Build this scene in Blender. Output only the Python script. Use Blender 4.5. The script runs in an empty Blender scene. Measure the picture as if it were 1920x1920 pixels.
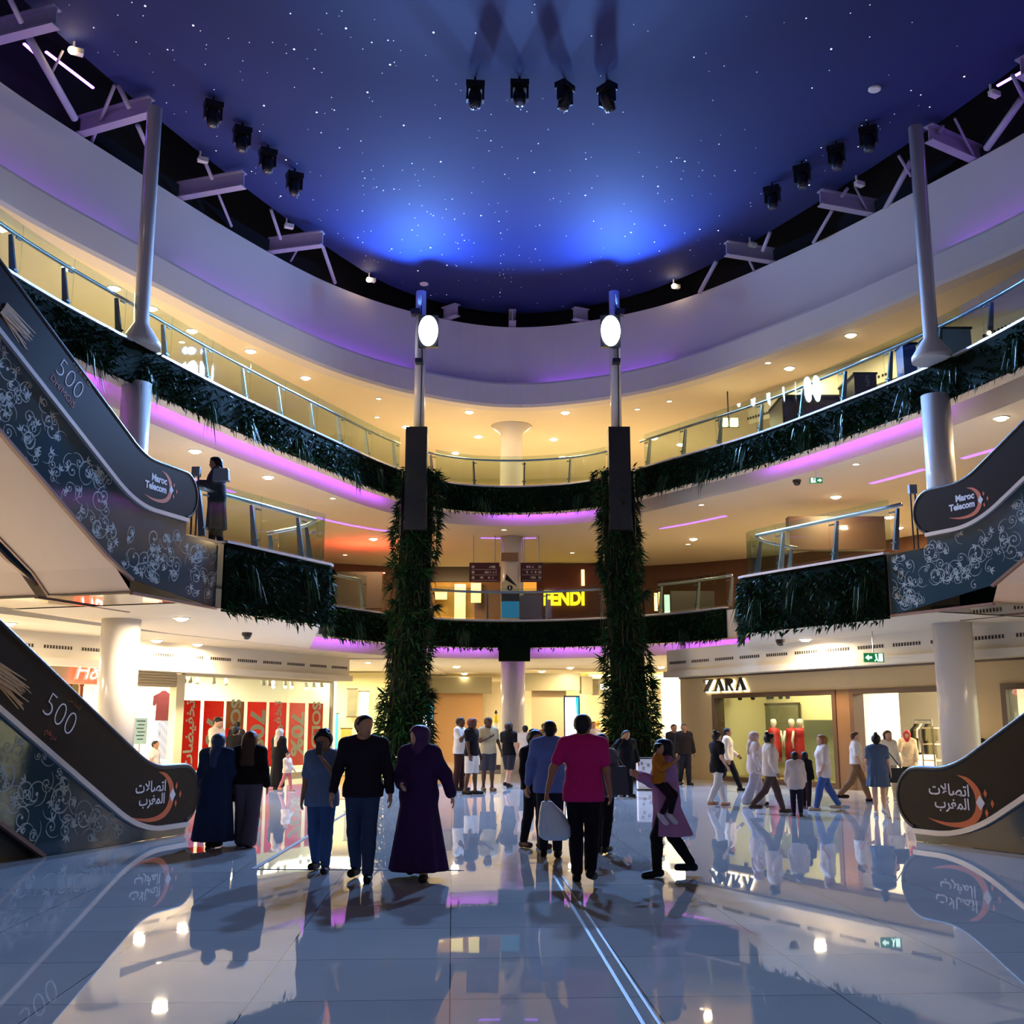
import bpy, math, random
import numpy as np
from mathutils import Vector, Matrix
from mathutils.geometry import tessellate_polygon

rng = np.random.default_rng(7)
random.seed(7)
SC = bpy.context.scene
COL = SC.collection
# ------------------------------------------------------------------ camera
F_PX, PITCH, EYE = 2090.0, math.radians(10.7), 1.65
cam_data = bpy.data.cameras.new('camera')
cam_data.sensor_width = 36.0
cam_data.lens = 36.0 * F_PX / 1920.0
cam_data.clip_end = 300
cam = bpy.data.objects.new('camera', cam_data)
cam.location = (0, 0, EYE)
cam.rotation_euler = (math.pi / 2 + PITCH, 0, 0)
COL.objects.link(cam)
SC.camera = cam
# ------------------------------------------------------------------ world, exposure
world = bpy.data.worlds.new('world')
SC.world = world
world.use_nodes = True
world.node_tree.nodes['Background'].inputs[0].default_value = (0.56, 0.50, 0.58, 1)
world.node_tree.nodes['Background'].inputs[1].default_value = 0.44
SC.view_settings.view_transform = 'Standard'
SC.view_settings.look = 'None'
SC.view_settings.exposure = 0.15
SC.view_settings.gamma = 1.0
SC.view_settings.use_curve_mapping = False
SC.cycles.use_denoising = True
SC.cycles.use_adaptive_sampling = True
SC.cycles.adaptive_threshold = 0.03
SC.cycles.max_bounces = 7
SC.cycles.diffuse_bounces = 3
SC.cycles.glossy_bounces = 3
SC.cycles.transmission_bounces = 3
SC.cycles.transparent_max_bounces = 12
SC.cycles.caustics_reflective = False
SC.cycles.caustics_refractive = False
SC.cycles.sample_clamp_indirect = 4.0

def hexc(h):
    h = h.lstrip('#')
    c = [int(h[i:i + 2], 16) / 255 for i in (0, 2, 4)]
    return tuple(x / 12.92 if x <= 0.04045 else ((x + 0.055) / 1.055) ** 2.4 for x in c)

def lamp(name, kind, loc, target, color, power, size=0.3, parent=None, angle=60, blend=0.5, size_y=None):
    d = bpy.data.lights.new(name, kind)
    d.energy = power
    d.color = color
    if kind == 'AREA':
        d.shape = 'DISK' if size_y is None else 'RECTANGLE'
        d.size = size
        if size_y is not None:
            d.size_y = size_y
    elif kind == 'SPOT':
        d.spot_size = math.radians(angle)
        d.spot_blend = blend
        d.shadow_soft_size = size
    else:
        d.shadow_soft_size = size
    o = bpy.data.objects.new(name, d)
    COL.objects.link(o)
    v = Vector(target) - Vector(loc)
    o.rotation_euler = v.to_track_quat('-Z', 'Y').to_euler()
    o.location = loc
    if parent is not None:
        o.parent = parent
        o.location = Vector(loc) - world_loc(parent)
    return o

# key lamps of the place: cool floodlights and blue wash on the two middle poles
FLOOD = (0.23, 0.47, 1.0)
FLOOD_POWER = 26000
BLUE = (0.13, 0.36, 1.0)
BLUE_POWER = 1300
WARM = (1.0, 0.73, 0.38)
WARMW = (1.0, 0.82, 0.56)
DOWN_POWER = {'ground': 235, 'first': 235, 'second': 150}
PURPLE = (0.36, 0.10, 1.0)

# ------------------------------------------------------------------ geometry of the photograph
CP, SP = math.cos(PITCH), math.sin(PITCH)
def at(px, py, Y=None, z=None):
    """Point on the sight line through (px, py) at distance Y or at height z."""
    u, v = px - 960.0, 960.0 - py
    dy, dz = F_PX * CP - v * SP, F_PX * SP + v * CP
    k = (Y / dy) if Y is not None else ((z - EYE) / dz)
    return (u * k, dy * k, EYE + dz * k)
def proj(x, y, z):
    z = z - EYE
    f, w = y * CP + z * SP, -y * SP + z * CP
    return 960 + F_PX * x / f, 960 - F_PX * w / f
def world_loc(o):
    v = Vector((0, 0, 0))
    while o is not None:
        v = v + o.location
        o = o.parent
    return v

# ------------------------------------------------------------------ materials
MATS = {}
def mat(name, color='#808080', rough=0.5, metal=0.0, emit=None, strength=0.0, noise=0.0, nscale=8.0, bump=0.0, spec=0.5, alpha=None, coat=0.0):
    if name in MATS:
        return MATS[name]
    m = bpy.data.materials.new(name)
    m.use_nodes = True
    nt = m.node_tree
    b = nt.nodes['Principled BSDF']
    c = hexc(color) if isinstance(color, str) else color
    b.inputs['Base Color'].default_value = (*c, 1)
    b.inputs['Roughness'].default_value = rough
    b.inputs['Metallic'].default_value = metal
    b.inputs['Specular IOR Level'].default_value = spec
    b.inputs['Coat Weight'].default_value = coat
    if emit is not None:
        e = hexc(emit) if isinstance(emit, str) else emit
        b.inputs['Emission Color'].default_value = (*e, 1)
        b.inputs['Emission Strength'].default_value = strength
    if noise or bump:
        tc = nt.nodes.new('ShaderNodeTexCoord')
        n = nt.nodes.new('ShaderNodeTexNoise')
        n.inputs['Scale'].default_value = nscale
        n.inputs['Detail'].default_value = 3
        nt.links.new(tc.outputs['Object'], n.inputs['Vector'])
        if noise:
            mx = nt.nodes.new('ShaderNodeMix')
            mx.data_type = 'RGBA'
            mx.inputs['A'].default_value = (*[max(0, x * (1 - noise)) for x in c], 1)
            mx.inputs['B'].default_value = (*[min(1, x * (1 + noise)) for x in c], 1)
            nt.links.new(n.outputs['Fac'], mx.inputs['Factor'])
            nt.links.new(mx.outputs['Result'], b.inputs['Base Color'])
        if bump:
            bp = nt.nodes.new('ShaderNodeBump')
            bp.inputs['Strength'].default_value = bump
            bp.inputs['Distance'].default_value = 0.02
            nt.links.new(n.outputs['Fac'], bp.inputs['Height'])
            nt.links.new(bp.outputs['Normal'], b.inputs['Normal'])
    MATS[name] = m
    return m
def glass(name, tint='#e8f2ee', refl=1.0):
    if name in MATS:
        return MATS[name]
    m = bpy.data.materials.new(name)
    m.use_nodes = True
    nt = m.node_tree
    nt.nodes.remove(nt.nodes['Principled BSDF'])
    out = nt.nodes['Material Output']
    t = nt.nodes.new('ShaderNodeBsdfTransparent')
    t.inputs[0].default_value = (*hexc(tint), 1)
    g = nt.nodes.new('ShaderNodeBsdfGlossy')
    g.inputs['Roughness'].default_value = 0.02
    g.inputs[0].default_value = (refl, refl, refl, 1)
    lw = nt.nodes.new('ShaderNodeLayerWeight')
    lw.inputs[0].default_value = 0.5
    pw = nt.nodes.new('ShaderNodeMath'); pw.operation = 'POWER'; pw.inputs[1].default_value = 5.0
    f = nt.nodes.new('ShaderNodeMath'); f.operation = 'MULTIPLY_ADD'; f.inputs[1].default_value = 0.7; f.inputs[2].default_value = 0.025
    nt.links.new(lw.outputs['Facing'], pw.inputs[0])
    nt.links.new(pw.outputs[0], f.inputs[0])
    mx = nt.nodes.new('ShaderNodeMixShader')
    nt.links.new(f.outputs[0], mx.inputs[0])
    nt.links.new(t.outputs[0], mx.inputs[1])
    nt.links.new(g.outputs[0], mx.inputs[2])
    nt.links.new(mx.outputs[0], out.inputs['Surface'])
    MATS[name] = m
    return m
def translucent(m, amount=0.55):
    """let light from behind glow through a thin cloth or sheet"""
    nt = m.node_tree
    b, out = nt.nodes['Principled BSDF'], nt.nodes['Material Output']
    t = nt.nodes.new('ShaderNodeBsdfTranslucent')
    src = b.inputs['Base Color']
    if src.is_linked:
        nt.links.new(src.links[0].from_socket, t.inputs[0])
    else:
        t.inputs[0].default_value = src.default_value
    mx = nt.nodes.new('ShaderNodeMixShader')
    mx.inputs[0].default_value = amount
    nt.links.new(b.outputs[0], mx.inputs[1])
    nt.links.new(t.outputs[0], mx.inputs[2])
    nt.links.new(mx.outputs[0], out.inputs['Surface'])
    return m
def striped(name, c1, c2, scale, axis='X', rough=0.8, width=0.5):
    if name in MATS:
        return MATS[name]
    m = mat(name, c1, rough)
    nt = m.node_tree
    b = nt.nodes['Principled BSDF']
    tc = nt.nodes.new('ShaderNodeTexCoord')
    w = nt.nodes.new('ShaderNodeTexWave')
    w.bands_direction = axis
    w.inputs['Scale'].default_value = scale
    w.inputs['Distortion'].default_value = 0.3
    r = nt.nodes.new('ShaderNodeValToRGB')
    r.color_ramp.interpolation = 'CONSTANT'
    r.color_ramp.elements[0].color = (*hexc(c1), 1)
    r.color_ramp.elements[1].color = (*hexc(c2), 1)
    r.color_ramp.elements[1].position = width
    nt.links.new(tc.outputs['Object'], w.inputs['Vector'])
    nt.links.new(w.outputs['Fac'], r.inputs['Fac'])
    nt.links.new(r.outputs['Color'], b.inputs['Base Color'])
    return m

# ------------------------------------------------------------------ object helpers
def tag(o, label, cat, group=None, kind=None):
    if label: o['label'] = label
    if cat: o['category'] = cat
    if group: o['group'] = group
    if kind: o['kind'] = kind
    return o
def thing(name, loc, label, cat, group=None, rz=0.0):
    o = bpy.data.objects.new(name, None)
    o.empty_display_size = 0.1
    COL.objects.link(o)
    o.location = loc
    o.rotation_euler = (0, 0, rz)
    return tag(o, label, cat, group)
def link_mesh(name, V, Fs, mats, parent=None, origin=None, midx=None, smooth=False):
    V = np.asarray(V, dtype=float).reshape(-1, 3)
    off = np.array(world_loc(parent)) if parent is not None else np.array(origin if origin is not None else (0, 0, 0), dtype=float)
    me = bpy.data.meshes.new(name)
    me.from_pydata((V - off).tolist(), [], Fs if isinstance(Fs, list) else Fs.tolist())
    for m in (mats if isinstance(mats, (list, tuple)) else [mats]):
        me.materials.append(m)
    if midx is not None:
        me.polygons.foreach_set('material_index', np.asarray(midx, dtype=np.int32))
    if smooth:
        me.polygons.foreach_set('use_smooth', np.ones(len(me.polygons), dtype=bool))
    me.update()
    o = bpy.data.objects.new(name, me)
    COL.objects.link(o)
    if parent is not None:
        o.parent = parent
    elif origin is not None:
        o.location = origin
    return o
def copy_tree(o, parent=None):
    c = o.copy()
    COL.objects.link(c)
    if parent is not None:
        c.parent = parent
    for ch in o.children:
        copy_tree(ch, c)
    return c

class MB:
    def __init__(s):
        s.v, s.f, s.m = [], [], []
    def add(s, vs, fs, m=0):
        b = len(s.v)
        s.v.extend([tuple(map(float, p)) for p in vs])
        s.f.extend([tuple(b + i for i in q) for q in fs])
        s.m.extend([m] * len(fs))
    def box(s, c, size, rz=0.0, m=0, ex=None, ey=None):
        """box centred at c; ex, ey optional unit axes"""
        c = np.array(c, float)
        if ex is None:
            ex = np.array((math.cos(rz), math.sin(rz), 0))
            ey = np.array((-math.sin(rz), math.cos(rz), 0))
        ex, ey = np.array(ex, float), np.array(ey, float)
        ez = np.cross(ex, ey)
        x, y, z = [q / 2 for q in size]
        P = [c + ex * a * x + ey * b * y + ez * d * z for d in (-1, 1) for a, b in ((-1, -1), (1, -1), (1, 1), (-1, 1))]
        s.add(P, [(3, 2, 1, 0), (4, 5, 6, 7), (0, 1, 5, 4), (1, 2, 6, 5), (2, 3, 7, 6), (3, 0, 4, 7)], m)
    def box2(s, lo, hi, m=0):
        lo, hi = np.array(lo, float), np.array(hi, float)
        s.box((lo + hi) / 2, hi - lo, 0, m)
    def bar(s, a, b, w, h=None, up=(0, 0, 1), m=0):
        """rectangular bar from a to b, w wide, h high"""
        a, b = np.array(a, float), np.array(b, float)
        h = w if h is None else h
        d = b - a
        L = np.linalg.norm(d)
        d = d / L
        u = np.array(up, float)
        if abs(np.dot(u, d)) > 0.98:
            u = np.array((1.0, 0, 0))
        sd = np.cross(d, u); sd /= np.linalg.norm(sd)
        s.box((a + b) / 2, (L, w, h), 0, m, d, -sd)
    def tube(s, path, r, seg=8, m=0, caps=True):
        P = np.array(path, float)
        n = len(P)
        r = np.broadcast_to(np.array(r, float), (n,))
        T = np.gradient(P, axis=0)
        T /= np.linalg.norm(T, axis=1)[:, None] + 1e-12
        ref = np.array((0, 0, 1.0)) if abs(T[0][2]) < 0.9 else np.array((1.0, 0, 0))
        vs = []
        for i in range(n):
            a = np.cross(ref, T[i]); la = np.linalg.norm(a)
            if la < 1e-6:
                a = np.array((1.0, 0, 0)); la = 1
            a /= la
            b = np.cross(T[i], a)
            ref = b
            for k in range(seg):
                t = 2 * math.pi * k / seg
                vs.append(P[i] + r[i] * (math.cos(t) * a + math.sin(t) * b))
        fs = [(i * seg + k, i * seg + (k + 1) % seg, (i + 1) * seg + (k + 1) % seg, (i + 1) * seg + k) for i in range(n - 1) for k in range(seg)]
        if caps:
            fs.append(tuple(reversed(range(seg))))
            fs.append(tuple((n - 1) * seg + k for k in range(seg)))
        s.add(vs, fs, m)
    def lathe(s, prof, c=(0, 0, 0), seg=24, m=0, ax=None):
        """profile of (r, h) turned about the vertical through c (or axis frame ax = (ex, ey, ez))"""
        c = np.array(c, float)
        ex, ey, ez = [np.array(q, float) for q in (ax or ((1, 0, 0), (0, 1, 0), (0, 0, 1)))]
        vs = [c + ex * r * math.cos(2 * math.pi * k / seg) + ey * r * math.sin(2 * math.pi * k / seg) + ez * h for r, h in prof for k in range(seg)]
        n = len(prof)
        fs = [(i * seg + k, i * seg + (k + 1) % seg, (i + 1) * seg + (k + 1) % seg, (i + 1) * seg + k) for i in range(n - 1) for k in range(seg)]
        if prof[0][0] > 1e-6: fs.append(tuple(reversed(range(seg))))
        if prof[-1][0] > 1e-6: fs.append(tuple((n - 1) * seg + k for k in range(seg)))
        s.add(vs, fs, m)
    def ball(s, c, r, seg=10, rings=6, m=0):
        r = np.broadcast_to(np.array(r, float), (3,))
        c = np.array(c, float)
        prof = [(math.sin(math.pi * i / rings), -math.cos(math.pi * i / rings)) for i in range(rings + 1)]
        vs = [c + np.array((p * math.cos(2 * math.pi * k / seg) * r[0], p * math.sin(2 * math.pi * k / seg) * r[1], h * r[2])) for p, h in prof for k in range(seg)]
        fs = [(i * seg + k, i * seg + (k + 1) % seg, (i + 1) * seg + (k + 1) % seg, (i + 1) * seg + k) for i in range(rings) for k in range(seg)]
        s.add(vs, fs, m)
    def prism(s, poly, o, ex, ey, ez, depth, m=0, holes=None):
        """2D polygon extruded by depth along ez from plane (o, ex, ey)"""
        o, ex, ey, ez = [np.array(q, float) for q in (o, ex, ey, ez)]
        n = len(poly)
        P = [o + ex * a + ey * b for a, b in poly]
        Q = [p + ez * depth for p in P]
        area = sum(poly[i][0] * poly[(i + 1) % n][1] - poly[(i + 1) % n][0] * poly[i][1] for i in range(n))
        tr = tessellate_polygon([[Vector((a, b, 0)) for a, b in poly]])
        fs = []
        for t in tr:
            a2 = (poly[t[1]][0] - poly[t[0]][0]) * (poly[t[2]][1] - poly[t[0]][1]) - (poly[t[2]][0] - poly[t[0]][0]) * (poly[t[1]][1] - poly[t[0]][1])
            t = tuple(t) if a2 > 0 else tuple(reversed(t))
            fs.append(tuple(n + i for i in t))
            fs.append(tuple(reversed(t)))
        for i in range(n):
            j = (i + 1) % n
            fs.append((i, j, n + j, n + i) if area > 0 else (j, i, n + i, n + j))
        s.add(P + Q, fs, m)
    def build(s, name, mats, parent=None, origin=None, smooth=False):
        return link_mesh(name, s.v, s.f, mats, parent, origin, s.m, smooth)

def catmull(P, per=8):
    P = np.array(P, float)
    Q = np.vstack([2 * P[0] - P[1], P, 2 * P[-1] - P[-2]])
    out = []
    for i in range(1, len(Q) - 2):
        for k in range(per):
            t = k / per
            a, b, c, d = Q[i - 1], Q[i], Q[i + 1], Q[i + 2]
            out.append(0.5 * (2 * b + (c - a) * t + (2 * a - 5 * b + 4 * c - d) * t * t + (3 * b - a - 3 * c + d) * t ** 3))
    out.append(P[-1])
    out = np.array(out)
    return out
def smooth_curve(P, it=10):
    P = np.array(P, float)
    for _ in range(it):
        P[1:-1] = 0.5 * P[1:-1] + 0.25 * (P[:-2] + P[2:])
    return P
def resample(P, step):
    P = np.array(P, float)
    L = np.concatenate([[0], np.cumsum(np.linalg.norm(np.diff(P, axis=0), axis=1))])
    n = max(2, int(round(L[-1] / step)) + 1)
    t = np.linspace(0, L[-1], n)
    return np.stack([np.interp(t, L, P[:, k]) for k in range(P.shape[1])], 1)
def normals2(P):
    T = np.gradient(P, axis=0)
    T /= np.linalg.norm(T, axis=1)[:, None]
    return np.stack([-T[:, 1], T[:, 0]], 1)
def offset(P, o):
    return P + normals2(P) * o
def px_of(P, z):
    return np.array([proj(a, b, z)[0] for a, b in P])
def sub(P, z, x0, x1, off=0.0):
    """the stretch of a plan curve whose points at height z stand between two sight lines"""
    P = resample(P, 0.1)
    x = px_of(offset(P, off), z)
    k = np.where((x >= x0) & (x <= x1) & (P[:, 1] > 9))[0]
    return P[k[0]:k[-1] + 1]
def sweep(mb, P, prof, m=0, close=False, flip=False):
    """sweep an (outward offset, height) profile along plan curve P"""
    N = normals2(P)
    n, k = len(P), len(prof)
    vs = [(P[i][0] + N[i][0] * o, P[i][1] + N[i][1] * o, z) for i in range(n) for o, z in prof]
    fs = []
    kk = k if close else k - 1
    for i in range(n - 1):
        for j in range(kk):
            a, b = i * k + j, i * k + (j + 1) % k
            q = (a, b, b + k, a + k)
            fs.append(q if flip else tuple(reversed(q)))
    if close:
        fs.append(tuple(range(k)) if not flip else tuple(reversed(range(k))))
        fs.append(tuple(reversed([(n - 1) * k + j for j in range(k)])))
    mb.add(vs, fs, m)

def text_poly(body, size=1.0, bold=0.0, align='CENTER', shear=0.0, space=1.0, res=4, ysc=1.0):
    cu = bpy.data.curves.new('lettering', 'FONT')
    cu.body = body
    cu.size = size
    cu.align_x = align
    cu.align_y = 'CENTER'
    cu.offset = bold
    cu.shear = shear
    cu.space_character = space
    cu.resolution_u = res
    o = bpy.data.objects.new('lettering', cu)
    COL.objects.link(o)
    dg = bpy.context.evaluated_depsgraph_get()
    me = bpy.data.meshes.new_from_object(o.evaluated_get(dg))
    V = np.array([v.co[:] for v in me.vertices]).reshape(-1, 3)
    Fs = [tuple(p.vertices) for p in me.polygons]
    COL.objects.unlink(o)
    bpy.data.objects.remove(o)
    bpy.data.curves.remove(cu)
    bpy.data.meshes.remove(me)
    return V, Fs
def put_text(mb, body, o, ex, ey, ez, depth=0.004, m=0, rot=0.0, **kw):
    V, Fs = text_poly(body, **kw)
    if len(V) == 0:
        return
    o, ex, ey, ez = [np.array(q, float) for q in (o, ex, ey, ez)]
    c, s_ = math.cos(rot), math.sin(rot)
    x, y = V[:, 0] * c - V[:, 1] * s_, V[:, 0] * s_ + V[:, 1] * c
    A = o + x[:, None] * ex + y[:, None] * ey
    n = len(A)
    B = A + ez * depth
    from collections import Counter
    ed = Counter()
    for f in Fs:
        for i in range(len(f)):
            a, b = f[i], f[(i + 1) % len(f)]
            ed[(a, b)] += 1
    fs = [tuple(n + i for i in f) for f in Fs]
    for (a, b) in ed:
        if (b, a) not in ed:
            fs.append((a, b, n + b, n + a))
    mb.add(np.vstack([A, B]), fs, m)
# ================================================================== PLAN CURVES
EDGE = smooth_curve(resample(catmull([(-10.9, 3), (-10.6, 8), (-10.0, 13), (-9.4, 17), (-8.88, 20), (-7.84, 23.5), (-6.9, 26.5), (-5.2, 31.1), (-3.75, 34.7), (-2.18, 36.95), (0, 37.6),
        (2.5, 36.8), (4.08, 34.75), (5.2, 33.05), (6.98, 30.3), (8.6, 26.8), (9.83, 23.6), (10.6, 20), (11.3, 16), (11.8, 12), (12.2, 8), (12.5, 3)]), 0.5), 3)
RING = smooth_curve(resample(catmull([(-12.0, 3), (-11.7, 8), (-11.2, 13), (-10.6, 17), (-10.0, 20), (-8.9, 23.5), (-7.9, 26.5), (-6.1, 30.5), (-5.3, 32.6), (-4.16, 34.8), (-2.4, 36.9), (0, 37.6),
        (2.7, 36.8), (5.3, 34.8), (6.66, 32.7), (8.1, 30.3), (9.8, 26.8), (11.0, 23.6), (11.8, 20), (12.5, 16), (13.0, 12), (13.4, 8), (13.6, 3)]), 0.5), 3)
ROOF = smooth_curve(resample(catmull([(-13.6, 3), (-13.2, 8), (-12.8, 13), (-12.0, 18), (-11.0, 22.4), (-9.4, 26.3), (-7.55, 30.5), (-5.46, 34.2), (-3.0, 36.7), (0, 38.1), (3.2, 37.1), (5.7, 35.1),
        (8.5, 31.2), (10.8, 27.0), (12.1, 24.4), (13.4, 20), (14.2, 15), (14.6, 10), (14.8, 3)]), 0.5), 3)
F1, F2, ZC0, ZC1, ZC2, ZROOF, ZSTAR = 5.0, 9.6, 3.8, 8.4, 12.6, 15.75, 16.5

# ================================================================== SETTING MATERIALS
M_white = mat('warm_white_plaster', '#e2ddd4', 0.6, noise=0.03, nscale=2)
M_ceil = mat('cream_ceiling_plaster', '#e8ddc8', 0.75, noise=0.02, nscale=1.5)
M_fascia = mat('white_painted_fascia', '#d8d2d2', 0.55, noise=0.03, nscale=0.7)
M_dark = mat('dark_roof_void', '#0c0a18', 0.9, noise=0.2)
M_beige = mat('beige_facade_panel', '#c9ae7c', 0.55, noise=0.05, nscale=2)
M_brown = mat('dark_bronze_frame', '#4a3222', 0.4, noise=0.1)
M_steel = mat('brushed_steel', '#b4b8bd', 0.28, 0.9, noise=0.05, nscale=30)
M_steeldark = mat('dark_steel', '#4a4d52', 0.35, 0.9, noise=0.05)
M_black = mat('matt_black_metal', '#08080a', 0.5, noise=0.2)
M_curb = mat('pale_metal_curb', '#c9ccd6', 0.35, 0.4, noise=0.05)
M_glass = glass('clear_glass')
M_shopwhite = mat('shop_white_wall', '#f2ead8', 0.7, noise=0.02)

def floor_material():
    m = mat('polished_floor_tile', '#a09d9b', 0.018, spec=0.7)
    nt = m.node_tree
    b = nt.nodes['Principled BSDF']
    tc = nt.nodes.new('ShaderNodeTexCoord')
    mp = nt.nodes.new('ShaderNodeMapping')
    mp.inputs['Rotation'].default_value = (0, 0, math.radians(-3))
    nt.links.new(tc.outputs['Object'], mp.inputs['Vector'])
    br = nt.nodes.new('ShaderNodeTexBrick')
    br.offset = 0.0
    br.inputs['Scale'].default_value = 1.0
    br.inputs['Mortar Size'].default_value = 0.004
    br.inputs['Brick Width'].default_value = 1.2
    br.inputs['Row Height'].default_value = 1.2
    br.inputs['Color1'].default_value = (*hexc('#aaa7a5'), 1)
    br.inputs['Color2'].default_value = (*hexc('#9c9a9b'), 1)
    br.inputs['Mortar'].default_value = (*hexc('#4b4a4c'), 1)
    nt.links.new(mp.outputs[0], br.inputs['Vector'])
    nz = nt.nodes.new('ShaderNodeTexNoise')
    nz.inputs['Scale'].default_value = 0.8
    nz.inputs['Detail'].default_value = 6
    nt.links.new(tc.outputs['Object'], nz.inputs['Vector'])
    mx = nt.nodes.new('ShaderNodeMix'); mx.data_type = 'RGBA'; mx.blend_type = 'SOFT_LIGHT'
    mx.inputs['Factor'].default_value = 0.25
    nt.links.new(br.outputs['Color'], mx.inputs['A'])
    nt.links.new(nz.outputs['Fac'], mx.inputs['B'])
    nt.links.new(mx.outputs['Result'], b.inputs['Base Color'])
    bp = nt.nodes.new('ShaderNodeBump')
    bp.inputs['Strength'].default_value = 0.0012
    bp.inputs['Distance'].default_value = 0.02
    n2 = nt.nodes.new('ShaderNodeTexNoise'); n2.inputs['Scale'].default_value = 1.6
    nt.links.new(tc.outputs['Object'], n2.inputs['Vector'])
    nt.links.new(n2.outputs['Fac'], bp.inputs['Height'])
    nt.links.new(bp.outputs['Normal'], b.inputs['Normal'])
    return m
def structure(o):
    o['kind'] = 'structure'
    return o

# ================================================================== GROUND FLOOR
q = MB(); q.add([(-34, -6, 0), (34, -6, 0), (34, 60, 0), (-34, 60, 0)], [(0, 1, 2, 3)])
structure(q.build('floor', floor_material()))
# metal movement joints let into the floor
def floor_strip(name, pts, w):
    b = MB()
    for i in range(len(pts) - 1):
        b.bar((*pts[i], 0.003), (*pts[i + 1], 0.003), w, 0.006)
    structure(b.build(name, mat('satin_floor_joint', '#3a3b42', 0.55, 0.1, noise=0.1, nscale=20)))
j0, j1 = at(1037, 1640, z=0), at(1205, 1920, z=0)
jd = np.array(j1[:2]) - np.array(j0[:2])
floor_strip('trim_1', [j0[:2], tuple(np.array(j0[:2]) + jd * 1.9)], 0.025)
floor_strip('trim_2', [(j0[0] + 0.09, j0[1]), tuple(np.array(j0[:2]) + jd * 1.9 + (0.09, 0))], 0.02)
k0, k1, k2 = at(475, 1630, z=0), at(870, 1632, z=0), at(690, 1500, z=0)
floor_strip('trim_3', [k1[:2], k0[:2]], 0.02)
floor_strip('trim_4', [k0[:2], k2[:2]], 0.06)

# ================================================================== L1 SLAB, with the two escalator landings
DL = np.array((-math.cos(math.radians(72)), -math.sin(math.radians(72))))     # way up of the left escalators
DR = np.array((math.cos(math.radians(64)), -math.sin(math.radians(64))))      # way up of the right escalators
NL, NR = np.array((-DL[1], DL[0])), np.array((DR[1], -DR[0]))                 # towards the middle of the hall
NL = NL if NL[0] > 0 else -NL
NR = NR if NR[0] < 0 else -NR
UL, UR = np.array((-5.88, 19.8)), np.array((8.08, 21.4))                      # feet of the upper flights
LL, LR = np.array((-4.93, 17.4)), np.array((5.73, 16.4))                      # feet of the lower flights
CL, CR = np.array((-3.95, 24.1)), np.array((5.42, 26.2))                      # hall corners of the landings
LANDW = 3.7
def nearest(P, q):
    return int(np.argmin(np.linalg.norm(P - np.array(q), axis=1)))
iL0, iL1 = nearest(RING, UL - NL * LANDW), nearest(RING, (-5.5, 32.2))
iR1, iR0 = nearest(RING, (6.75, 32.6)), nearest(RING, UR - NR * LANDW)
inner1 = [tuple(p) for p in RING[:iL0]] + [tuple(UL - NL * LANDW), tuple(UL), tuple(CL), tuple(CL + (-0.25, 0.35))] + [tuple(p) for p in RING[iL1:iR1 + 1]] + \
    [tuple(CR + (0.25, 0.35)), tuple(CR), tuple(UR), tuple(UR - NR * LANDW)] + [tuple(p) for p in RING[iR0 + 1:]]
outer1 = [tuple(p) for p in offset(RING, 14)[::4]]
def flat(poly, z, up):
    tr = tessellate_polygon([[Vector((a, b, 0)) for a, b in poly]])
    vs = [(a, b, z) for a, b in poly]
    fs = []
    for t in tr:
        a, b, c = [np.array(poly[i]) for i in t]
        ccw = (b - a)[0] * (c - a)[1] - (b - a)[1] * (c - a)[0] > 0
        fs.append(tuple(t) if ccw == up else tuple(reversed(t)))
    return vs, fs
b = MB(); b.add(*flat(inner1 + outer1[::-1], F1, True))
structure(b.build('floor.001', mat('gallery_floor_tile', '#b9b2a6', 0.15, noise=0.04)))
# ground floor ceiling with the stepped light cove round the ring
b = MB()
sweep(b, RING, [(0.02, 4.95), (0.02, 4.12), (0.45, 4.12), (0.45, 4.2), (0.12, 4.2), (0.12, 4.6), (0.95, 4.6), (0.95, ZC0), (13.5, ZC0)])
structure(b.build('ceiling', M_ceil))
# undersides of the two landings
b = MB()
for poly in ([tuple(UL - NL * LANDW), tuple(UL), tuple(CL), tuple(CL + (-0.25, 0.35)), tuple(offset(RING, 0.3)[iL1]), tuple(offset(RING, 0.3)[(iL0 + iL1) // 2])],
             [tuple(CR + (0.25, 0.35)), tuple(CR), tuple(UR), tuple(UR - NR * LANDW), tuple(offset(RING, 0.3)[(iR0 + iR1) // 2]), tuple(offset(RING, 0.3)[iR1])]):
    b.add(*flat(poly, 3.74, False))
structure(b.build('ceiling.001', M_ceil))
# L2 slab
b = MB(); sweep(b, EDGE, [(0.0, F2), (13.5, F2)])
structure(b.build('floor.002', MATS['gallery_floor_tile']))
b = MB()
sweep(b, EDGE, [(0.02, F2 - 0.05), (0.02, 8.72), (0.4, 8.72), (0.4, 8.8), (0.1, 8.8), (0.1, 9.15), (0.8, 9.15), (0.8, ZC1), (14, ZC1)])
structure(b.build('ceiling.002', M_ceil))
# L2 ceiling and the white roof fascia
b = MB()
sweep(b, ROOF, [(0.45, 12.62), (14, 12.62)])
structure(b.build('ceiling.003', M_ceil))
b = MB()
sweep(b, ROOF, [(0.5, ZC2), (0.02, ZC2), (-0.03, ZC2 + 0.1), (-0.03, 13.42), (0.0, 13.5), (0.08, 13.5), (0.08, 13.3), (0.5, 13.3), (0.62, ZROOF), (0.62, ZROOF + 0.05), (1.1, ZROOF + 0.05)])
structure(b.build('wall_fascia', M_fascia, smooth=False))
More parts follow.
